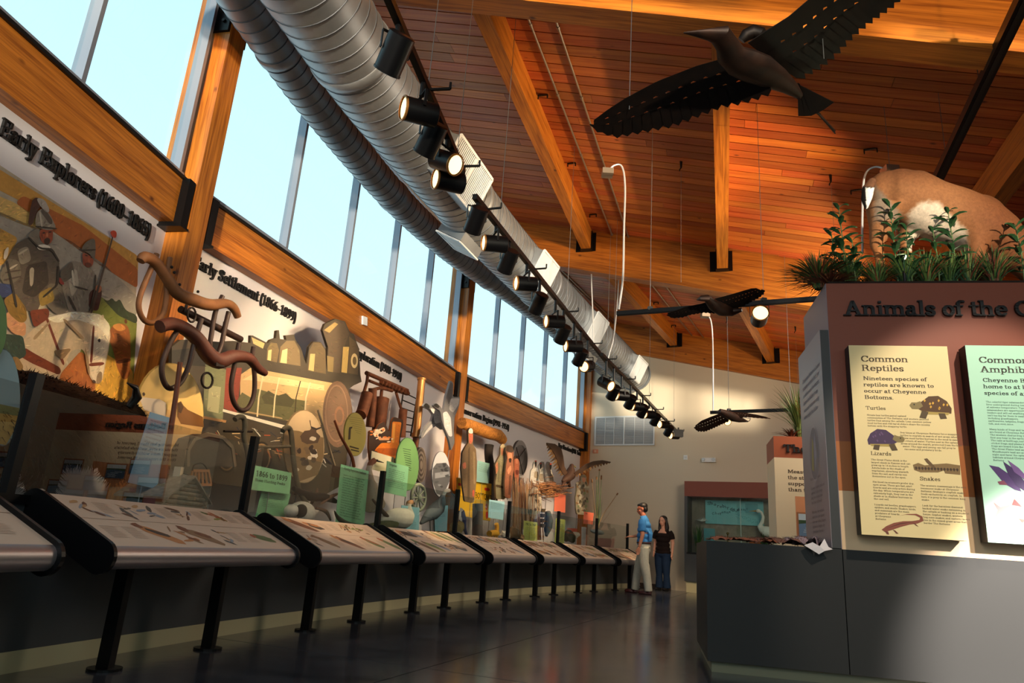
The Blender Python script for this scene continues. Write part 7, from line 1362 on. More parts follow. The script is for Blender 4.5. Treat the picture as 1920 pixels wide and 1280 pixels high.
card(2, .5, Z5([(862, 752), (937, 770), (932, 897), (850, 885)]), '9fd0cc', [], 'pale teal card between the coat figure and the dark arch leg', '4a6a6a', rows=7)
card(2, 1.1, Z5([(935, 998), (1032, 1012), (1022, 1127), (928, 1112)]), 'a6d8e6', [], 'light blue card behind the post left of the reed nest', '3a5a6a', rows=7)
card(2, 1.0, Z5([(1005, 996), (1062, 1004), (1055, 1060), (1010, 1055)]), 'e6e6e6', [], 'small white card right of the light blue card', '7a7a7a', rows=3)
card(2, 1.25, Z6([(608, 1005), (716, 1020), (713, 1192), (600, 1186)]), YC, [('1941 to 1950', .11)], 'yellow green card headed 1941 to 1950 before the reeds', '4a5a2a', rows=9)
card(2, 1.2, Z6([(865, 988), (939, 998), (927, 1210), (852, 1206)]), YC, [('Refuge', .06)], 'narrow yellow green card under the eagle', '4a5a2a', rows=12)
card(2, 1.05, Z6([(856, 778), (942, 802), (937, 942), (849, 930)]), OC, [('Wetland', .07)], 'coral red card hanging below the eagle branch', '7a2a1a', rows=0)
card(2, 1.2, Z6([(1090, 933), (1166, 945), (1157, 1037), (1083, 1030)]), OC, [('Today', .1)], 'coral red card below the camouflaged hunter', '7a2a1a', rows=0)
card(2, 1.1, Z6([(955, 1063), (1036, 1070), (1031, 1127), (953, 1120)]), 'd8644c', [], 'small low coral card between the black posts under the eagle', '7a2a1a', rows=2)
card(2, 1.15, Z6([(1070, 1055), (1108, 1058), (1101, 1217), (1068, 1215)]), 'e2dede', [], 'narrow white card left of the last glass post', '7a7a7a', rows=9)
card(2, 1.3, Z6([(1175, 1143), (1331, 1150), (1329, 1232), (1171, 1228)]), 'd8a09a', [], 'pink translucent label right of the last but one post', 'b07a74', rows=3, glassy=True)
# --- picture ovals
rr = random.Random(5)
def blobs(cols, n, x0, x1, y0, y1, rx, ry, l0=3):
    out_ = []
    for i in range(n):
        cx, cy = rr.uniform(x0, x1), rr.uniform(y0, y1); a = rr.uniform(-.5, .5); out_.append((rr.choice(cols), l0+i*.05, [(x+rr.uniform(-rx*.2, rx*.2), y) for x, y in ell(cx, cy, rx*rr.uniform(.5, 1), ry*rr.uniform(.5, 1), 8, a)]))
    return out_
oval(1, .85, 570, 837, 38.5, 69, '8a7450', .015, [('c8ae88',), ('8a7048', 2, Z4([(450, 420), (560, 430), (640, 460), (745, 480), (745, 620), (700, 760), (560, 810), (470, 720), (446, 560)])), ('5a4430', 4, Z4([(568, 470), (600, 430), (640, 425), (660, 400), (690, 410), (690, 440), (720, 470), (700, 520), (620, 530), (580, 510)])), ('3a2a20', 5, Z4([(637, 350), (643, 350), (650, 395), (690, 410), (722, 400), (728, 370), (730, 380), (725, 410), (690, 425), (650, 412)])), ('e8dcc8', 5, Z4([(640, 560), (690, 570), (700, 620), (680, 650), (645, 610)]))]+blobs(['5a4632', '3f3024', 'e0d2b8', '7a6246'], 16, 535, 590, 820, 885, 7, 6, 5), 'sepia oval picture of longhorn cattle behind the plough handle')
oval(1, .95, 666, 814, 20.5, 41, '9a8a3c', .012, [('cdb95a',), ('4a3c1c', 3, Z4([(938, 402), (962, 398), (958, 412), (950, 412), (946, 492), (930, 498), (934, 420)])), ('4a3c1c', 3, Z4([(940, 540), (1010, 560), (1008, 570), (940, 552)])), ('4a3c1c', 3, Z4([(950, 565), (1012, 580), (1010, 588), (950, 575)]))]+[('a8964a', 2.5, Z4([(920+i*10, 320+i*17), (1040-i*2, 340+i*16), (1040-i*2, 343+i*16), (920+i*10, 324+i*17)])) for i in range(8)], 'yellow map oval with a dark letter I shape right of the longhorn oval')
oval(1, 1.12, 764, 870, 21.5, 50, '3f6a3c', .012, [('6fa062',)]+[('2f5030', 2, Z4([(1340+i*3, 560+i*17), (1400+rr.uniform(-8, 8), 572+i*17), (1400, 577+i*17), (1340+i*3, 565+i*17)])) for i in range(10)], 'green oval text board behind the Irrigation card')
oval(1, .95, 827, 889, 17, 43.5, '8a8a90', .012, [('dfe2e8',), ('6a6c70', 2, Z5([(578, 800), (600, 770), (660, 765), (686, 800), (684, 880), (640, 975), (600, 960), (575, 880)])), ('a8acb2', 3, Z5([(590, 830), (680, 820), (682, 850), (590, 865)]))]+blobs(['3a3c40', '9a9ea4', '55585c'], 14, 815, 840, 868, 915, 5, 3, 4), 'grey photograph oval above the heron')
oval(2, 1.15, 1003, 943, 12.8, 30.5, '6a6458', .03, [('a8a294',)]+blobs(['4a463e', '7c766a', '2f2c28', 'c8c2b4'], 22, 994, 1012, 920, 966, 3.5, 5, 3), 'mottled grey stone-like oval in front of the brown reeds')
# --- cattle skull
P = W(1, 1.3); sk_c = P(*Z4([(590, 1060)])[0], 0); t = thing('cattle_skull', V((sk_c.x, sk_c.y, .66)), 'bleached cattle skull with large eye socket on the shelf behind the glass', 'skull'); e1, n1 = chn(1)
def s4(x, y, o=0): return W(1, 1.3+o)(*Z4([(x, y)])[0], 0)
m = MB(); m.ball(s4(580, 1050), (.13, .12, .11), 14, 10); m.tube([s4(540, 1040), s4(600, 1085), s4(625, 1110)], [.10, .07, .04], 12); m.ball(s4(505, 1030), (.07, .07, .06)); m.tube([s4(640, 1050), s4(680, 1045), s4(712, 1028)], [.05, .03, .008], 10); m.tube([s4(540, 1020), s4(640, 1020)], [.06, .05], 10)
fuse(m, 'bone', .009, attr_mat('bone', .6, noise=.15, nscale=30), t, lambda v: 'cfc8c0', 3)
MB().ball(s4(578, 1030, .115), (.055, .055, .06), 14, 10).build('eye_socket', mat('socket_dark', '1a1412', .9), t)
for x, y in ((555, 1088), (590, 1095), (610, 1075)): MB().ball(s4(x, y, .10), .012, 8, 6).build('bone_hole', MATS['socket_dark'], t)
for i in range(5): MB().box(s4(588+i*8, 1104+i*1, .07), (.014, .014, .03)).build('tooth', mat('tooth', 'e0d8c8', .5), t)
# branches, horn, log on the shelf
t = thing('curved_scythe_blade', s4(930, 1120), 'dark curved blade on the shelf in front of the tall green card', 'blade'); wood3('blade', Z4([(828, 1030), (860, 1085), (930, 1130), (1030, 1150), (1100, 1158)]), 1.38, [.004, .022, .028, .025, .02], mat('dull_blade', '4c4a3a', .5, .5), t)
t = thing('mossy_log', s4(1190, 1150), 'short mossy green log lying on the shelf below the goose', 'log'); wood3('log', Z4([(1085, 1160), (1180, 1148), (1280, 1125)]), 1.38, [.05, .06, .055], mat('moss_bark', '5a6038', .9, noise=.5, nscale=14, bump=.6), t)
t = thing('broken_branch', s4(1200, 1060), 'bare brown branch leaning across the mossy log', 'branch'); wood3('branch', Z4([(1115, 945), (1170, 1010), (1220, 1070), (1265, 1130), (1300, 1170)]), 1.36, [.012, .02, .026, .024, .018], mat('branch_bark', '6a4a36', .85, noise=.4, nscale=12), t)
for i, (x0, y0, x1, y1) in enumerate([(520, 900, 700, 920), (640, 1000, 700, 860), (690, 1010, 800, 1100), (720, 980, 860, 900)]):
    t = thing('dry_root', s4((x0+x1)/2, (y0+y1)/2), ['dark dry root lying behind the skull below the longhorn oval', 'upright dry root behind the skull horn', 'dry root sloping down right of the skull', 'dry root stick left of the tall green card'][i], 'root', 'dry roots'); wood3('root', Z4([(x0, y0), ((x0+x1)/2+20, (y0+y1)/2-20), (x1, y1)]), .9+i*.05, [.012, .02, .008], MATS['branch_bark'], t)
t = thing('bent_cane', s4(900, 600), 'bent brown wooden cane rising past the map oval', 'cane'); wood3('cane', Z4([(830, 355), (870, 460), (920, 550), (960, 630), (975, 700)]), 1.08, [.012, .014, .016, .018, .018], MATS['reddish_handle'], t)
t = thing('lever_rod', s4(780, 500), 'thin pale lever rod leaning before the locomotive front', 'rod'); wood3('rod', Z4([(705, 275), (760, 460), (830, 690)]), .5, .012, mat('pale_rod', 'c8b090', .5), t)
# --- crane head, goose, heron, small shelf creatures
def sil(k, off, name, label, path, rad, col, bill=None, leg=None, cat='bird', group='mounted birds', eye=None, colfn=None, vox=.012, extra=None, zf=Z5):
    P = W(k, off); pts = [P(*p, 0) for p in zf(path)]; c = sum(pts, V((0, 0, 0)))/len(pts); t = thing(name, V((c.x, c.y, min(p.z for p in pts)-.1)), label, cat, group); m = MB(); m.tube(pts, rad, 12)
    if extra:
        for pth, rd in extra: m.tube([P(*p, 0) for p in zf(pth)], rd, 10)
    fuse(m, 'body', vox, white_f, t, colfn or (lambda v: col), 3)
    if bill: MB().tube([P(*p, 0) for p in zf(bill)], [.014, .003], 8).build('bill', mat('dark_bill', '3a3028', .4), t)
    for lg in (leg or []): MB().tube([P(*p, 0) for p in zf(lg)], .007, 6).build('leg', MATS['bird_leg'], t)
    if eye: n = chn(k)[1]; MB().ball(P(*zf([eye])[0], 0)+n*.028, .007, 8, 6).build('eye', MATS['eye_dark'], t)
    return t
sil(1, 1.1, 'mounted_crane', 'crane with brown head and long bill above the tall green card', [(1115, 660), (1130, 650), (1100, 672), (1085, 720), (1095, 800), (1110, 900), (1130, 1000)], [.02, .035, .035, .035, .05, .10, .13], '8a6a50', [(1140, 652), (1198, 668)], None, zf=Z4, eye=(1135, 648), colfn=lambda v: '8a5a44' if P2(v)[1] < 872 else 'b8a890')
sil(1, 1.32, 'white_goose', 'white goose with buff head standing on the shelf before the blue card', [(250, 1125), (300, 1110), (350, 1115), (400, 1115), (425, 1090), (422, 1050), (425, 1020), (445, 1015)], [.02, .08, .12, .12, .08, .045, .035, .035], 'f0ead8', [(455, 1018), (468, 1026)], [[(370, 1160), (372, 1190)], [(392, 1160), (396, 1190)]], eye=(440, 1010), colfn=lambda v: 'c49468' if P2(v)[1] < 945 else 'eee8d8')
sil(1, 1.25, 'blue_heron', 'blue-grey heron standing on thin legs left of the short black post', [(500, 1150), (540, 1110), (580, 1080), (610, 1050), (635, 1010), (640, 975), (655, 945), (680, 940)], [.02, .06, .10, .10, .06, .035, .03, .03], '6f7a84', [(690, 943), (722, 992)], [[(560, 1120), (562, 1210)], [(585, 1110), (590, 1210)]], eye=(678, 935), colfn=lambda v: 'b8b4a8' if P2(v)[1] < 928 else '5c646c')
z6 = lambda p: Z6(p)
sil(2, 1.2, 'speckled_grouse', 'speckled brown grouse low on the shelf at the left of the far cases', [(30, 1110), (60, 1070), (95, 1050), (105, 1020)], [.05, .11, .08, .05], '8a7a4a', [(108, 1018), (120, 1022)], None, zf=z6, eye=(104, 1015))
sil(2, 1.2, 'prairie_chicken', 'dark brown mounted bird on the shelf left of the yellow card', [(470, 1130), (510, 1105), (545, 1120), (560, 1140)], [.06, .11, .10, .04], '5f4a34', None, None, zf=z6)
sil(2, 1.15, 'hanging_duck', 'grey duck hanging head down in front of the reeds', [(800, 930), (805, 1000), (800, 1060), (790, 1110), (785, 1130)], [.05, .09, .085, .04, .03], '5f6468', None, None, zf=z6)
sil(2, 1.2, 'turkey', 'dark barred bird on the shelf behind the low coral card', [(940, 1150), (965, 1120), (985, 1140), (1000, 1170)], [.07, .11, .10, .05], '463a2c', None, None, zf=z6)
sil(2, 1.35, 'duck_decoy', 'pale grey duck decoy held on a rod above the pink label', [(1140, 1085), (1165, 1090), (1200, 1098), (1235, 1104), (1250, 1106)], [.02, .045, .06, .04, .008], 'aab4b4', None, [[(1195, 1105), (1195, 1145)]], zf=z6, group='mounted birds')
# --- oil pump rig, tractor, pipe, wheel, disc
t = thing('oil_pump_rig', s4(1200, 500), 'rusty oil well pump model with hanging cylinders below the Exploration heading', 'pump'); rstm = mat('rusty_iron', '7a4426', .7, .3, noise=.45, nscale=12)
wood3('top_bar', Z4([(1068, -4), (1220, 62), (1375, 128)]), .35, .028, rstm, t); wood3('top_bar', Z4([(1090, 55), (1220, 105), (1370, 155)]), .33, .02, rstm, t)
for i, (pth, rd, off) in enumerate([([(1078, 0), (1072, 60), (1050, 140)], .02, .35), ([(1075, 150), (1040, 280), (1025, 310)], .075, .4), ([(1115, 110), (1110, 240), (1095, 400)], .055, .38), ([(1185, 100), (1178, 180)], .022, .35), ([(1190, 185), (1172, 300), (1160, 430)], .09, .38), ([(1290, 140), (1320, 240), (1340, 290)], .02, .35), ([(1345, 270), (1335, 380), (1330, 480)], .06, .4), ([(1120, 120), (1180, 110), (1260, 130)], .022, .38)]):
    wood3('cylinder' if rd > .05 else 'strut', Z4(pth), off, rd, rstm, t)
for i in range(9): f_ = i/8; p = lerp2((1180, 60), (1375, 140), f_); wood3('knob', Z4([p, (p[0]+6, p[1]+14)]), .38, .03, rstm, t)
t = thing('wall_ladder', s4(1390, 300), 'thin black iron ladder leaning on the wall beside the pump rig', 'ladder')
for a, b in (([(1345, 140), (1290, 480)]), ([(1445, 190), (1400, 470)])): wood3('rail', Z4([a, b]), .2, .012, iron, t)
for i in range(6): f_ = i/5; wood3('rung', Z4([lerp2((1345, 140), (1300, 430), f_), lerp2((1445, 190), (1405, 440), f_)]), .2, .009, iron, t)
tl = Z4([(1085, 560), (1090, 430), (1140, 420), (1160, 380), (1200, 360), (1240, 440), (1258, 350), (1275, 325), (1340, 345), (1345, 370), (1320, 500), (1330, 540), (1320, 640), (1240, 720), (1100, 700)])
panel('tractor_cutout', 1, .55, tl, '8a4a1c', .02, [('3a2418', 1, tl), ('e8811e', 2, Z4([(1140, 560), (1180, 520), (1250, 520), (1262, 360), (1330, 365), (1310, 510), (1320, 580), (1280, 640), (1150, 640), (1115, 600)])), ('ffb04a', 3, Z4([(1265, 370), (1285, 372), (1275, 520), (1258, 520)])), ('f6d2b0', 3, Z4([(1110, 440), (1200, 400), (1210, 430), (1130, 480)])), ('c46018', 3, e4 if False else Z4([(1120, 590), (1150, 560), (1290, 560), (1310, 590), (1280, 620)])), ('e0a070', 3, Z4([(1150, 470), (1240, 480), (1240, 500), (1160, 500)])), ('1a1410', 4, Z4(ell(1130, 640, 38, 60, 20))), ('c85a2c', 5, Z4(ell(1130, 640, 26, 44, 20)))]+blobs(['f4e4d0', '2a1c14', 'e07a2c'], 20, 695, 735, 805, 830, 4, 2, 6), 'flat cut-out of an orange old tractor below the pump rig', 'cut-out')
t = thing('standing_pipe', s4(1460, 300), 'tall copper coloured pipe standing right of the pump rig', 'pipe'); cop = mat('copper_pipe', 'c98a4c', .35, .6, noise=.2, nscale=3)
wood3('pipe', Z4([(1483, 45), (1462, 260), (1442, 468)]), .55, .055, cop, t, n=18); wood3('collar', Z4([(1485, 36), (1483, 52)]), .55, .066, cop, t, n=18); wood3('collar', Z4([(1444, 450), (1440, 480)]), .55, .07, cop, t, n=18); wood3('lower_pipe', Z4([(1440, 480), (1430, 640), (1420, 800)]), .55, .045, rstm, t)
dsc = Z5(ell(503, 780, 34, 112, 28)); panel('ringed_disc', 1, .8, dsc, '6a5a50', .05, [('84786c', 1, dsc)]+[(c, 2+i*.3, Z5(ell(503, 780, 30-i*4.2, 102-i*15, 24))) for i, c in enumerate(['57493f', '8f8376', '4f4238', '8f8376', '57493f', '9a8c7c'])], 'oval grey disc with concentric rings right of the green oval', 'disc')
t = thing('old_cart_wheel', s4(1480, 900), 'pale wooden wagon wheel behind the heron', 'wheel'); P = W(1, 1.0); wc = (487, 985); ww = mat('pale_green_wood', '8a9480', .7)
MB().tube([P(*p, 0) for p in Z5(ell(*wc, 44, 82, 28))]+[P(*Z5([(wc[0]+44, wc[1])])[0], 0)], .022, 8, cap=False).build('rim', ww, t, smooth='all'); MB().ball(P(*Z5([wc])[0], 0), .05, 10, 8).build('hub', ww, t)
for i in range(10): a = i*math.tau/10; MB().tube([P(*Z5([wc])[0], 0), P(*Z5([(wc[0]+43*math.cos(a), wc[1]+80*math.sin(a))])[0], 0)], .012, 6).build('spoke', ww, t)
# --- flying geese
ga = Z5([(520, 400), (535, 385), (560, 405), (600, 420), (635, 450), (640, 500), (655, 540), (640, 560), (600, 530), (560, 560), (510, 615), (500, 600), (530, 540), (570, 500), (580, 460), (555, 430), (520, 415)])
panel('flying_goose', 1, .70, ga, 'b8b8b8', .03, [('8a8a8c', 1, ga), ('e8e8ea', 2, Z5([(560, 420), (600, 430), (625, 460), (630, 510), (590, 520), (580, 470)])), ('3a3634', 2, Z5([(520, 402), (535, 388), (560, 408), (555, 425), (522, 414)])), ('c8c6c4', 2, Z5([(530, 570), (570, 520), (600, 525), (560, 555), (512, 608)]))], 'flat grey and white flying goose with dark head, left of its pair', 'bird cut-out', group='flying geese')
gb = Z5([(580, 400), (600, 388), (625, 410), (645, 440), (660, 350), (690, 245), (708, 262), (705, 350), (750, 350), (745, 400), (715, 480), (710, 560), (715, 640), (695, 690), (680, 620), (655, 560), (635, 500), (625, 440), (585, 412)])
panel('flying_goose', 1, .95, gb, 'a8a8aa', .03, [('6c6c70', 1, gb), ('d4d4d6', 2, Z5([(640, 450), (665, 440), (690, 480), (700, 600), (680, 600), (650, 540)])), ('a8a8ac', 2, Z5([(690, 360), (745, 358), (740, 398), (705, 450), (680, 430)])), ('4a4a50', 2, Z5([(665, 350), (690, 255), (704, 268), (700, 345), (675, 400)])), ('2c2826', 3, Z5([(580, 402), (600, 390), (622, 410), (610, 425)]))], 'flat grey flying goose with raised wing overlapping the timber column', 'bird cut-out', group='flying geese')
# --- coat figure, arch, yellow sign
cf = Z5([(800, 560), (815, 542), (830, 552), (833, 600), (830, 650), (850, 680), (856, 760), (855, 860), (845, 960), (835, 1020), (780, 1010), (765, 900), (758, 800), (765, 700), (790, 655), (803, 640)])
panel('figure_cutout', 2, .75, cf, '4a3a28', .03, [('7d664a', 1, cf), ('c46a50', 2, Z5([(803, 580), (830, 580), (830, 625), (818, 650), (806, 640)])), ('e8dcd0', 3, Z5([(802, 560), (816, 544), (830, 556), (830, 582), (804, 580)])), ('5f4c36', 2, Z5([(800, 680), (812, 660), (810, 1000), (795, 1000)])), ('9a8260', 2, Z5([(830, 690), (845, 700), (845, 900), (835, 900)])), ('d07a5c', 3, Z5([(764, 770), (785, 760), (788, 800), (768, 806)])), ('c86048', 3, Z5([(826, 940), (840, 935), (838, 980), (828, 980)]))], 'tall flat figure in a long brown coat with pale cap left of the yellow sign', 'cut-out')
t = thing('timber_arch', W(2, .3)(900, 800, 0), 'rough orange timber lintel bending down over the yellow sign', 'timber'); 
wood3('lintel', Z6([(110, 225), (160, 240), (250, 275), (330, 305), (400, 325), (440, 365)]), .35, [.10, .11, .12, .12, .12, .09], wood('rough_arch_wood', '8a5420', 'd08a3c', rough=.6), t, k=2)
wood3('leg', Z6([(330, 400), (325, 480), (345, 620), (360, 760), (365, 900)]), .3, [.09, .08, .09, .08, .08], mat('leg_in_black_shadow', '2c2420', .9, noise=.4, nscale=8), t, k=2)  # dark support with its black shadow put into the colour
ys = Z6([(75, 662), (348, 712), (338, 1010), (75, 960)])
def ysx(t, P):
    q = [P(*p, 0) for p in Z6([(75, 662), (348, 712), (338, 1010), (75, 960)])]; u_ = (q[1]-q[0]).length; v_ = (q[3]-q[0]).length; n = chn(2)[1]
    PC = lambda u, v, l=1: (q[0]*(1-u/u_)+q[1]*(u/u_))*(v/v_)+(q[3]*(1-u/u_)+q[2]*(u/u_))*(1-v/v_)+n*(.0012*l)
    mb = MB('1a1410'); text(mb, 'ENTRANCE', lambda u, v, l=1: PC(u, v, 3), u_*.12, v_*.80, v_*.10, bold=1.2, fine=2, stretch=.62); text(mb, 'BOTTOMS', lambda u, v, l=1: PC(u, v, 3), u_*.50, v_*.54, v_*.16, bold=1.1, fine=2, stretch=u_*.5/(twidth('BOTTOMS')*v_*.16/7.2)); mb.build('sign_lettering', prn, t)
    for x0 in (.02, .78): MB('d8301c').poly([PC(u_*(x0+a*.18), v_*(.83+b*.06), 3) for a, b in ((0, -.6), (.5, -.6), (.5, -1.1), (1, 0), (.5, 1.1), (.5, .6), (0, .6))]).build('red_arrow', prn, t)
    for cx, cy, r in ((.86, .36, .09), (.88, .14, .10)): MB('d8301c').poly([PC(u_*cx+v_*r*.8*math.cos(a), v_*cy+v_*r*math.sin(a), 3) for a in [k*math.tau/18 for k in range(18)]]).build('red_circle', prn, t)
    mb = MB('f0e8d8'); text(mb, '1960', lambda u, v, l=1: PC(u, v, 5), u_*.80, v_*.33, v_*.05, bold=1.3, fine=2, stretch=.8); mb.build('year_lettering', prn, t)
panel('road_sign', 2, .45, ys, '8a6a10', .02, [('f2c022', 1, ys)], 'yellow road sign with red arrows and black word BOTTOMS behind the coat figure', 'sign', extra=ysx)
# --- people cut-outs
def manc(k, off, out_, face, hat, coat, hatc, label, shade, extra=[]):
    o = Z6(out_); panel('figure_cutout', k, off, o, '5a4a38', .03, [(coat, 1, o), ('d08a68', 3, Z6(face)), (hatc, 4, Z6(hat))]+[(c, 5+i*.2, Z6(p)) for i, (c, p) in enumerate(shade)], label, 'cut-out', group='figure cut-outs')
manc(2, .75, [(392, 620), (375, 560), (395, 520), (418, 480), (420, 420), (440, 388), (458, 410), (458, 470), (450, 520), (458, 600), (462, 720), (455, 838), (385, 832), (378, 700)], [(420, 425), (442, 425), (442, 475), (425, 490)], [(415, 410), (438, 388), (460, 408), (458, 428), (418, 425)], 'a39a78', 'c2b28c', 'flat ranger figure in khaki uniform with hat, left of the bearded man', [('d8906c', [(377, 560), (395, 530), (400, 600), (382, 640)]), ('e8c020', [(437, 620), (450, 615), (452, 640), (440, 650)]), ('5a4a34', [(380, 715), (462, 735), (462, 755), (380, 735)]), ('867c5c', [(400, 540), (412, 540), (408, 700), (398, 700)])])
manc(2, .85, [(465, 560), (475, 500), (462, 450), (480, 402), (510, 405), (525, 440), (522, 520), (528, 600), (515, 660), (500, 830), (455, 820), (452, 700)], [(475, 460), (512, 465), (508, 520), (482, 515)], [(462, 448), (482, 400), (512, 408), (528, 455), (500, 462)], '9a6248', '4a3a30', 'flat bearded man figure with dark hat beside the ranger', [('2a1c16', [(484, 505), (508, 505), (500, 545), (488, 540)]), ('d88a68', [(470, 600), (500, 560), (505, 600), (480, 640)]), ('6a4434', [(490, 640), (505, 640), (495, 800), (480, 800)])])
manc(2, .6, [(530, 600), (528, 520), (540, 485), (562, 490), (570, 540), (566, 660), (570, 780), (535, 780)], [(538, 505), (560, 510), (556, 555), (541, 550)], [(530, 520), (540, 484), (565, 490), (570, 540), (560, 510), (540, 508)], 'b86a4c', '2c1c18', 'flat figure with long dark hair behind the bearded man', [('7a3a2c', [(535, 600), (566, 600), (562, 640), (540, 640)])])
dish = Z6(ell(580, 505, 58, 142, 30)); t, P = panel('radar_dish', 2, .3, dish, '5a5654', .05, [('8c8888', 1, dish), ('4f4c4c', 2, Z6(ell(586, 520, 46, 118, 26))), ('6e6a6a', 3, Z6(ell(572, 480, 36, 80, 22)))], 'round grey radar dish on the wall behind the figure cut-outs', 'dish')
for a in ((545, 420), (620, 430), (600, 640)): MB().tube([P(*Z6([a])[0], 3), W(2, .42)(*Z6([(568, 500)])[0], 0)], .008, 6).build('strut', iron, t)
# whooping crane cut-outs
for i, (pts, lab) in enumerate([([(660, 640), (665, 600), (680, 590), (685, 540), (700, 522), (716, 545), (712, 600), (720, 680), (700, 720), (655, 690)], 'flat red-crowned white crane, leftmost of the group above the nest'), ([(735, 620), (725, 570), (740, 540), (765, 530), (775, 560), (770, 620), (780, 700), (740, 730), (722, 700)], 'flat white crane with dark neck, second of the group above the nest'), ([(785, 560), (800, 530), (820, 545), (825, 600), (845, 660), (850, 715), (790, 720), (782, 640)], 'flat white crane nearest to the eagle wing')]):
    o = Z6(pts); x0, y0 = pts[4 if i == 0 else 2]; panel('crane_cutout', 2, .55+.06*i, o, 'a8a8a4', .025, [('ece8de', 1, o), ('2a2624', 2, Z6([(x0-8, y0+14), (x0+10, y0+10), (x0+8, y0+40), (x0-4, y0+60)])), ('c8442c', 3, Z6([(x0-8, y0+2), (x0+10, y0+2), (x0+8, y0+14), (x0-8, y0+16)])), ('b8a890', 2, Z6([(x0-10, y0+90), (x0+20, y0+90), (x0+24, y0+150), (x0-14, y0+140)]))], lab, 'bird cut-out', group='crane cut-outs')
# hunter
ho = Z6([(1062, 690), (1065, 650), (1085, 632), (1108, 650), (1106, 690), (1125, 720), (1128, 800), (1122, 900), (1118, 962), (1030, 955), (1022, 900), (1020, 820), (1030, 760), (1028, 710), (1040, 695)])
panel('hunter_cutout', 2, .55, ho, '6a6454', .03, [('a89c84', 1, ho), ('d09070', 3, Z6([(1070, 660), (1100, 662), (1098, 700), (1076, 700)])), ('8a7c64', 4, Z6([(1064, 660), (1068, 640), (1100, 640), (1106, 662)]))]+blobs(['6e6450', 'c8bca4', 'd8ceb8', '54503c', '8a9a6c', 'a0764c'], 60, 1082, 1102, 905, 962, 3, 4, 4.2), 'flat hunter figure in camouflage at the far end under the eagle wing', 'cut-out')
# reed bundle and nest
random.seed(33)
P = W(2, .95); c = P(*Z6([(620, 900)])[0], 0); t = thing('reed_bundle', V((c.x, c.y, .65)), 'tall bundle of brown dry reeds standing left of the stone-like oval', 'reeds'); mb = MB()
for i in range(150):
    mb.color(random.choice(['9a6a44', '7c5234', 'b88a5c', '6a4630', 'c8a478'])); x = random.uniform(515, 740); x2 = x+random.uniform(-25, 25); yt = random.uniform(655, 760)+max(0, x-640)*.4; o = random.uniform(-.25, .3)
    Q = W(2, .95+o); mb.tube([Q(*Z6([(x2, 1160)])[0], 0), Q(*Z6([(x, yt)])[0], 0)], [.006, .004], 4, cap=False)
mb.build('stems', prn, t, kind='stuff')
c = P(*Z6([(800, 760)])[0], 0); t = thing('eagle_nest', c, 'tangled twig nest under the eagle at the top of the reeds', 'nest'); mb = MB()
for i in range(420):
    mb.color(random.choice(['a06a40', '7c4e30', 'c08a54', '5c3c28'])); x = random.gauss(800, 55); y = random.gauss(755, 28); Q = W(2, .95+random.uniform(-.3, .3)); a = random.uniform(-.6, .6); L_ = random.uniform(15, 45); mb.tube([Q(*Z6([(x-L_*math.cos(a), y-L_*math.sin(a)*.6)])[0], 0), Q(*Z6([(x+L_*math.cos(a), y+L_*math.sin(a)*.6)])[0], 0)], .005, 4, cap=False)
mb.build('twigs', prn, t, kind='stuff')
# eagle
random.seed(8); efm = attr_mat('eagle_feathers', .7, noise=.25, nscale=25); P = W(2, 1.0); c = P(*Z6([(985, 660)])[0], 0)
t = thing('golden_eagle', V((c.x, c.y, P(*Z6([(960, 745)])[0], 0).z)), 'brown eagle landing with both wings spread above the nest', 'bird')
m = MB(); m.tube([P(*Z6([(915, 690)])[0], 0), P(*Z6([(950, 670)])[0], 0), P(*Z6([(978, 640)])[0], 0), P(*Z6([(985, 600)])[0], 0), P(*Z6([(988, 572)])[0], 0)], [.03, .09, .12, .09, .05], 14); m.ball(P(*Z6([(990, 570)])[0], 0), .055, 10, 8); m.tube([P(*Z6([(960, 690)])[0], 0), P(*Z6([(975, 735)])[0], 0)], [.05, .03], 8); m.tube([P(*Z6([(930, 690)])[0], 0), P(*Z6([(915, 730)])[0], 0)], [.05, .03], 8)
fuse(m, 'body', .012, efm, t, lambda v: '3a2012', 3); MB().tube([P(*Z6([(1000, 570)])[0], 30), P(*Z6([(1008, 585)])[0], 38)], [.018, .004], 8).build('beak', mat('eagle_beak', '8a7a3a', .4), t)
def ewing(P, root, lead, tips, n, cols):
    mb = MB('3e2716'); inner = [lerp2(along(lead, i/12), along(tips, i/12), .55) for i in range(13)]
    pl_ = Z6(lead)+list(reversed(Z6(inner))); sheet(mb, P, pl_, .02); mb.build('wing_covert', efm, t)
    for i in range(n):
        a, b = i/n, (i+1.3)/n; p0 = lerp2(along(lead, min(1, a)), along(tips, min(1, a)), .42); p1 = lerp2(along(lead, min(1, b)), along(tips, min(1, b)), .42); tp = along(tips, min(1, (a+b)/2)); mb = MB(cols[i % len(cols)]); q0 = lerp2(p0, tp, .9); q1 = lerp2(p1, tp, .85)
        sheet(mb, P, Z6([p0, p1, q1, tp, q0]), .006+.003*(i % 2)); mb.build('feather', efm, t)
ewing(W(2, .98), None, [(950, 625), (925, 570), (915, 490), (900, 430), (850, 392), (785, 383)], [(905, 655), (880, 640), (850, 600), (815, 530), (795, 480), (785, 400)], 13, ['5a3e22', '7c5c34', '3e2816', '6a4c2a'])
ewing(W(2, 1.1), None, [(1005, 625), (1050, 590), (1100, 555), (1160, 530), (1230, 522), (1295, 535)], [(1020, 660), (1065, 648), (1110, 625), (1160, 592), (1230, 570), (1298, 548)], 13, ['6a4824', '8a6636', '4c301a', '765228'])
t = thing('perch_branch', P(*Z6([(950, 745)])[0], 0), 'thin bare branch under the eagle talons', 'branch'); wood3('branch', Z6([(895, 760), (930, 742), (970, 745), (1005, 738)]), 1.0, [.008, .016, .018, .010], MATS['branch_bark'], t, k=2)
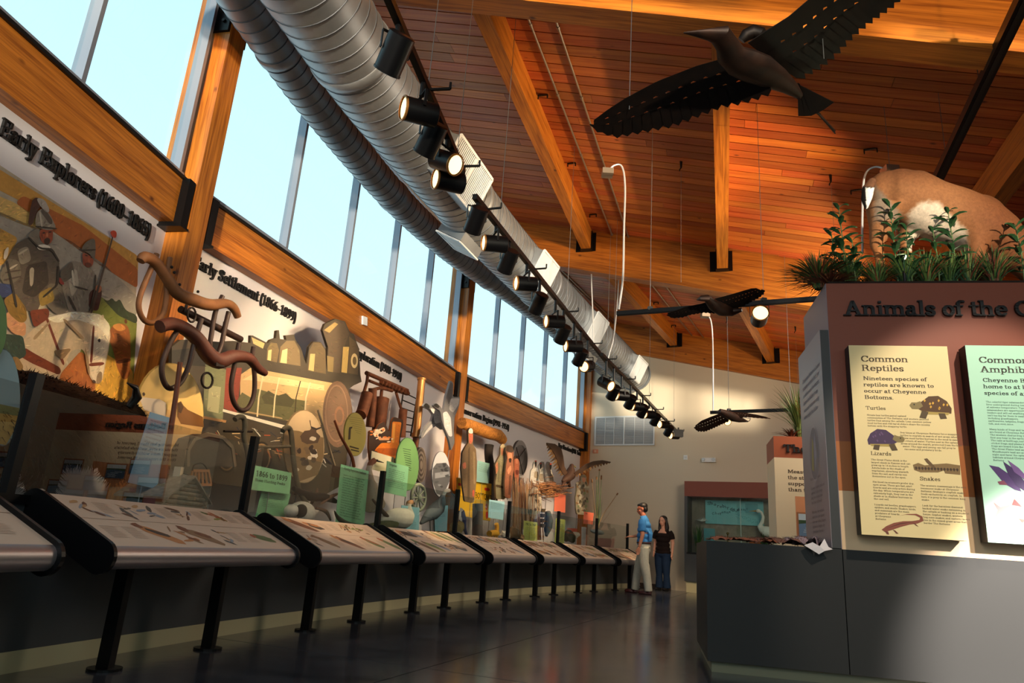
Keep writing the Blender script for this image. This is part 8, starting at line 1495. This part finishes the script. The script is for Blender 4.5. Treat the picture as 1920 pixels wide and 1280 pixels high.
# cattails beside the last post
for i, (pth, lab) in enumerate([([(1195, 1075), (1200, 900), (1205, 700), (1212, 592)], 'tall green cattail against the beige wall, tallest of the stand'), ([(1190, 1075), (1190, 850), (1188, 650)], 'straight green cattail left of the tallest one'), ([(1200, 1075), (1215, 900), (1228, 640)], 'green cattail leaning right beside the tallest one'), ([(1195, 1075), (1235, 970), (1300, 870), (1358, 787)], 'dry cattail stalk bending far right over the last glass'), ([(1192, 1070), (1170, 880), (1150, 670)], 'thin dry reed leaning left at the far column')]):
    P = W(2, 1.05+.03*i); t = thing('cattail', P(*Z6([pth[0]])[0], 0), lab, 'plant', 'cattails'); wood3('stalk', Z6(pth), 1.05+.03*i, [.012]+[.009]*(len(pth)-2)+[.004], mat('green_stalk', '4f6a3c', .6) if i < 3 else mat('dry_stalk', 'a08660', .7), t, k=2)
    e_ = pth[-1]; f_ = pth[-2]; a = lerp2(e_, f_, .02); b = lerp2(e_, f_, .14); wood3('seed_head', Z6([a, b]), 1.05+.03*i, .018, mat('cattail_brown', '7a5636', .9), t, k=2)
    for s in (-1, 1):
        P0, P1 = Z6([pth[0]])[0], Z6([lerp2(pth[0], pth[-1], .62)])[0]; Q = P; p0 = Q(*P0, 0); p1 = Q(P1[0]+6*s, P1[1], 0); e2 = chn(2)[0]; m_ = (p0+p1)/2+e2*.02*s
        MB().add([p0-e2*.01, p0+e2*.01, m_+e2*.012, p1, m_-e2*.012], [(0, 1, 2, 4), (4, 2, 3)]).build('blade', mat('green_stalk', '4f6a3c', .6) if i < 3 else MATS['dry_stalk'], t)
# small props on the far shelf
def prop(name, k, off, pth, rad, m, label, cat, zf=Z6, part='body', n=14): t = thing(name, W(k, off)(*zf([pth[0]])[0], 0), label, cat); wood3(part, zf(pth), off, rad, m, t, k=k, n=n); return t
prop('grey_pillar', 2, 1.15, [(238, 870), (236, 1000), (234, 1150)], .085, mat('dull_grey_post', '5a5654', .7), 'thick grey cylinder standing before the yellow sign', 'pillar', n=20)
t = prop('blue_feather_headdress', 2, 1.15, [(105, 930), (115, 990), (130, 1060), (150, 1130)], [.05, .06, .03, .015], mat('deep_blue_cloth', '2c3a78', .9, noise=.4, nscale=30), 'blue and white feathered headdress behind the glass left of the grey cylinder', 'headdress')
for i in range(7): wood3('feather', Z6([(100+i*4, 900+i*3), (90+i*9, 1000+i*6)]), 1.18, [.004, .012], mat('white_quill', 'd8d4cc', .7), t, k=2)
ya = mat('yellow_plastic', 'e8a818', .4); t = thing('yellow_toy_animal', W(2, 1.25)(*Z6([(350, 1140)])[0], 0), 'small bright yellow animal figure on the shelf below the road sign', 'figurine')
wood3('body', Z6([(330, 1110), (360, 1105), (392, 1108)]), 1.25, .05, ya, t, k=2)
for x in (334, 350, 376, 390): wood3('leg', Z6([(x, 1115), (x, 1148)]), 1.25, .018, ya, t, k=2)
wood3('neck', Z6([(388, 1105), (392, 1060), (386, 1030)]), 1.25, .035, ya, t, k=2)
bk = mat('woven_basket', '6a5a44', .9, noise=.4, nscale=30); t = thing('stacked_baskets', W(2, 1.1)(*Z6([(750, 1060)])[0], 0), 'column of small dark woven baskets between the two yellow cards', 'basket')
for i in range(4): wood3('basket', Z6([(748+i, 1060-i*40), (749+i, 1030-i*40)]), 1.12, [.06, .075], bk, t, k=2)
for i, (x, y, c, l) in enumerate([(455, 1120, 'd8cfc0', 'white paper packet on the shelf left of the dark brown bird'), (60, 1115, '8f989c', 'pale stone on the shelf under the speckled grouse'), (575, 1140, 'b88a5a', 'tan gourd on the shelf left of the yellow card'), (1020, 1120, 'd0c4b0', 'pale shell by the narrow yellow card')]):
    P = W(2, 1.25); c_ = P(*Z6([(x, y)])[0], 0); t = thing('shelf_object', c_, l, 'object'); m = MB(); r_ = random.Random(i); m.ball(c_, (.09, .07, .06), 9, 6); m.v = [v_+V((r_.uniform(-.015, .015), r_.uniform(-.015, .015), r_.uniform(-.015, .015))) for v_ in m.v]; m.build('body', mat('shelf_obj_%s' % 'abcd'[i], c, .8), t)
# white wall panels and a smoke detector
P = W(1, -.02); pd = bay_pt(1, 0, .02); t = thing('wall_sensor', W(1, .03)(684, 602, 0), 'small white sensor box on the timber beam above the Exploration heading', 'sensor'); MB().prism([W(1, .045)(x, y, 0) for x, y in ((681, 592), (689, 595), (689, 611), (681, 608))], -chn(1)[1]*.03).build('box', MATS['white_plastic'], t)
# ================================================================ LAMP LIGHT FROM THE TRACKS (inside the housings built above)
def lampat(i, k, off, x, y, e, size=34):
    p = SPP[i][0]; q = W(k, off)(x, y, 0); lamp(p+(q-p).normalized()*.16, q, e*2.4, size)
for i, k, off, x, y, e in [(1, 0, .3, 120, 640, 90), (2, 1, .9, 560, 960, 130), (5, 0, .4, 250, 850, 60), (11, 1, .9, 745, 980, 130), (16, 2, .9, 900, 985, 110), (20, 2, .9, 1000, 990, 110), (3, 1, .2, 470, 560, 110), (7, 1, .2, 600, 660, 90), (9, 1, .3, 730, 720, 90), (15, 2, .3, 880, 800, 90), (4, 1, .6, 400, 640, 120), (6, 1, .4, 520, 720, 130), (8, 1, .4, 600, 640, 110), (10, 1, .6, 700, 800, 110), (12, 1, .6, 800, 850, 110), (14, 2, .6, 900, 850, 140), (17, 2, .6, 960, 900, 120), (19, 2, .6, 1010, 930, 110), (21, 2, .8, 1060, 900, 120), (23, 2, .8, 1090, 950, 100)]: lampat(i, k, off, x, y, e)
lamp(SPP[22][0]+V((.08, -.1, -.05)), V((3.5, 15.2, 1.1)), 330, 40)
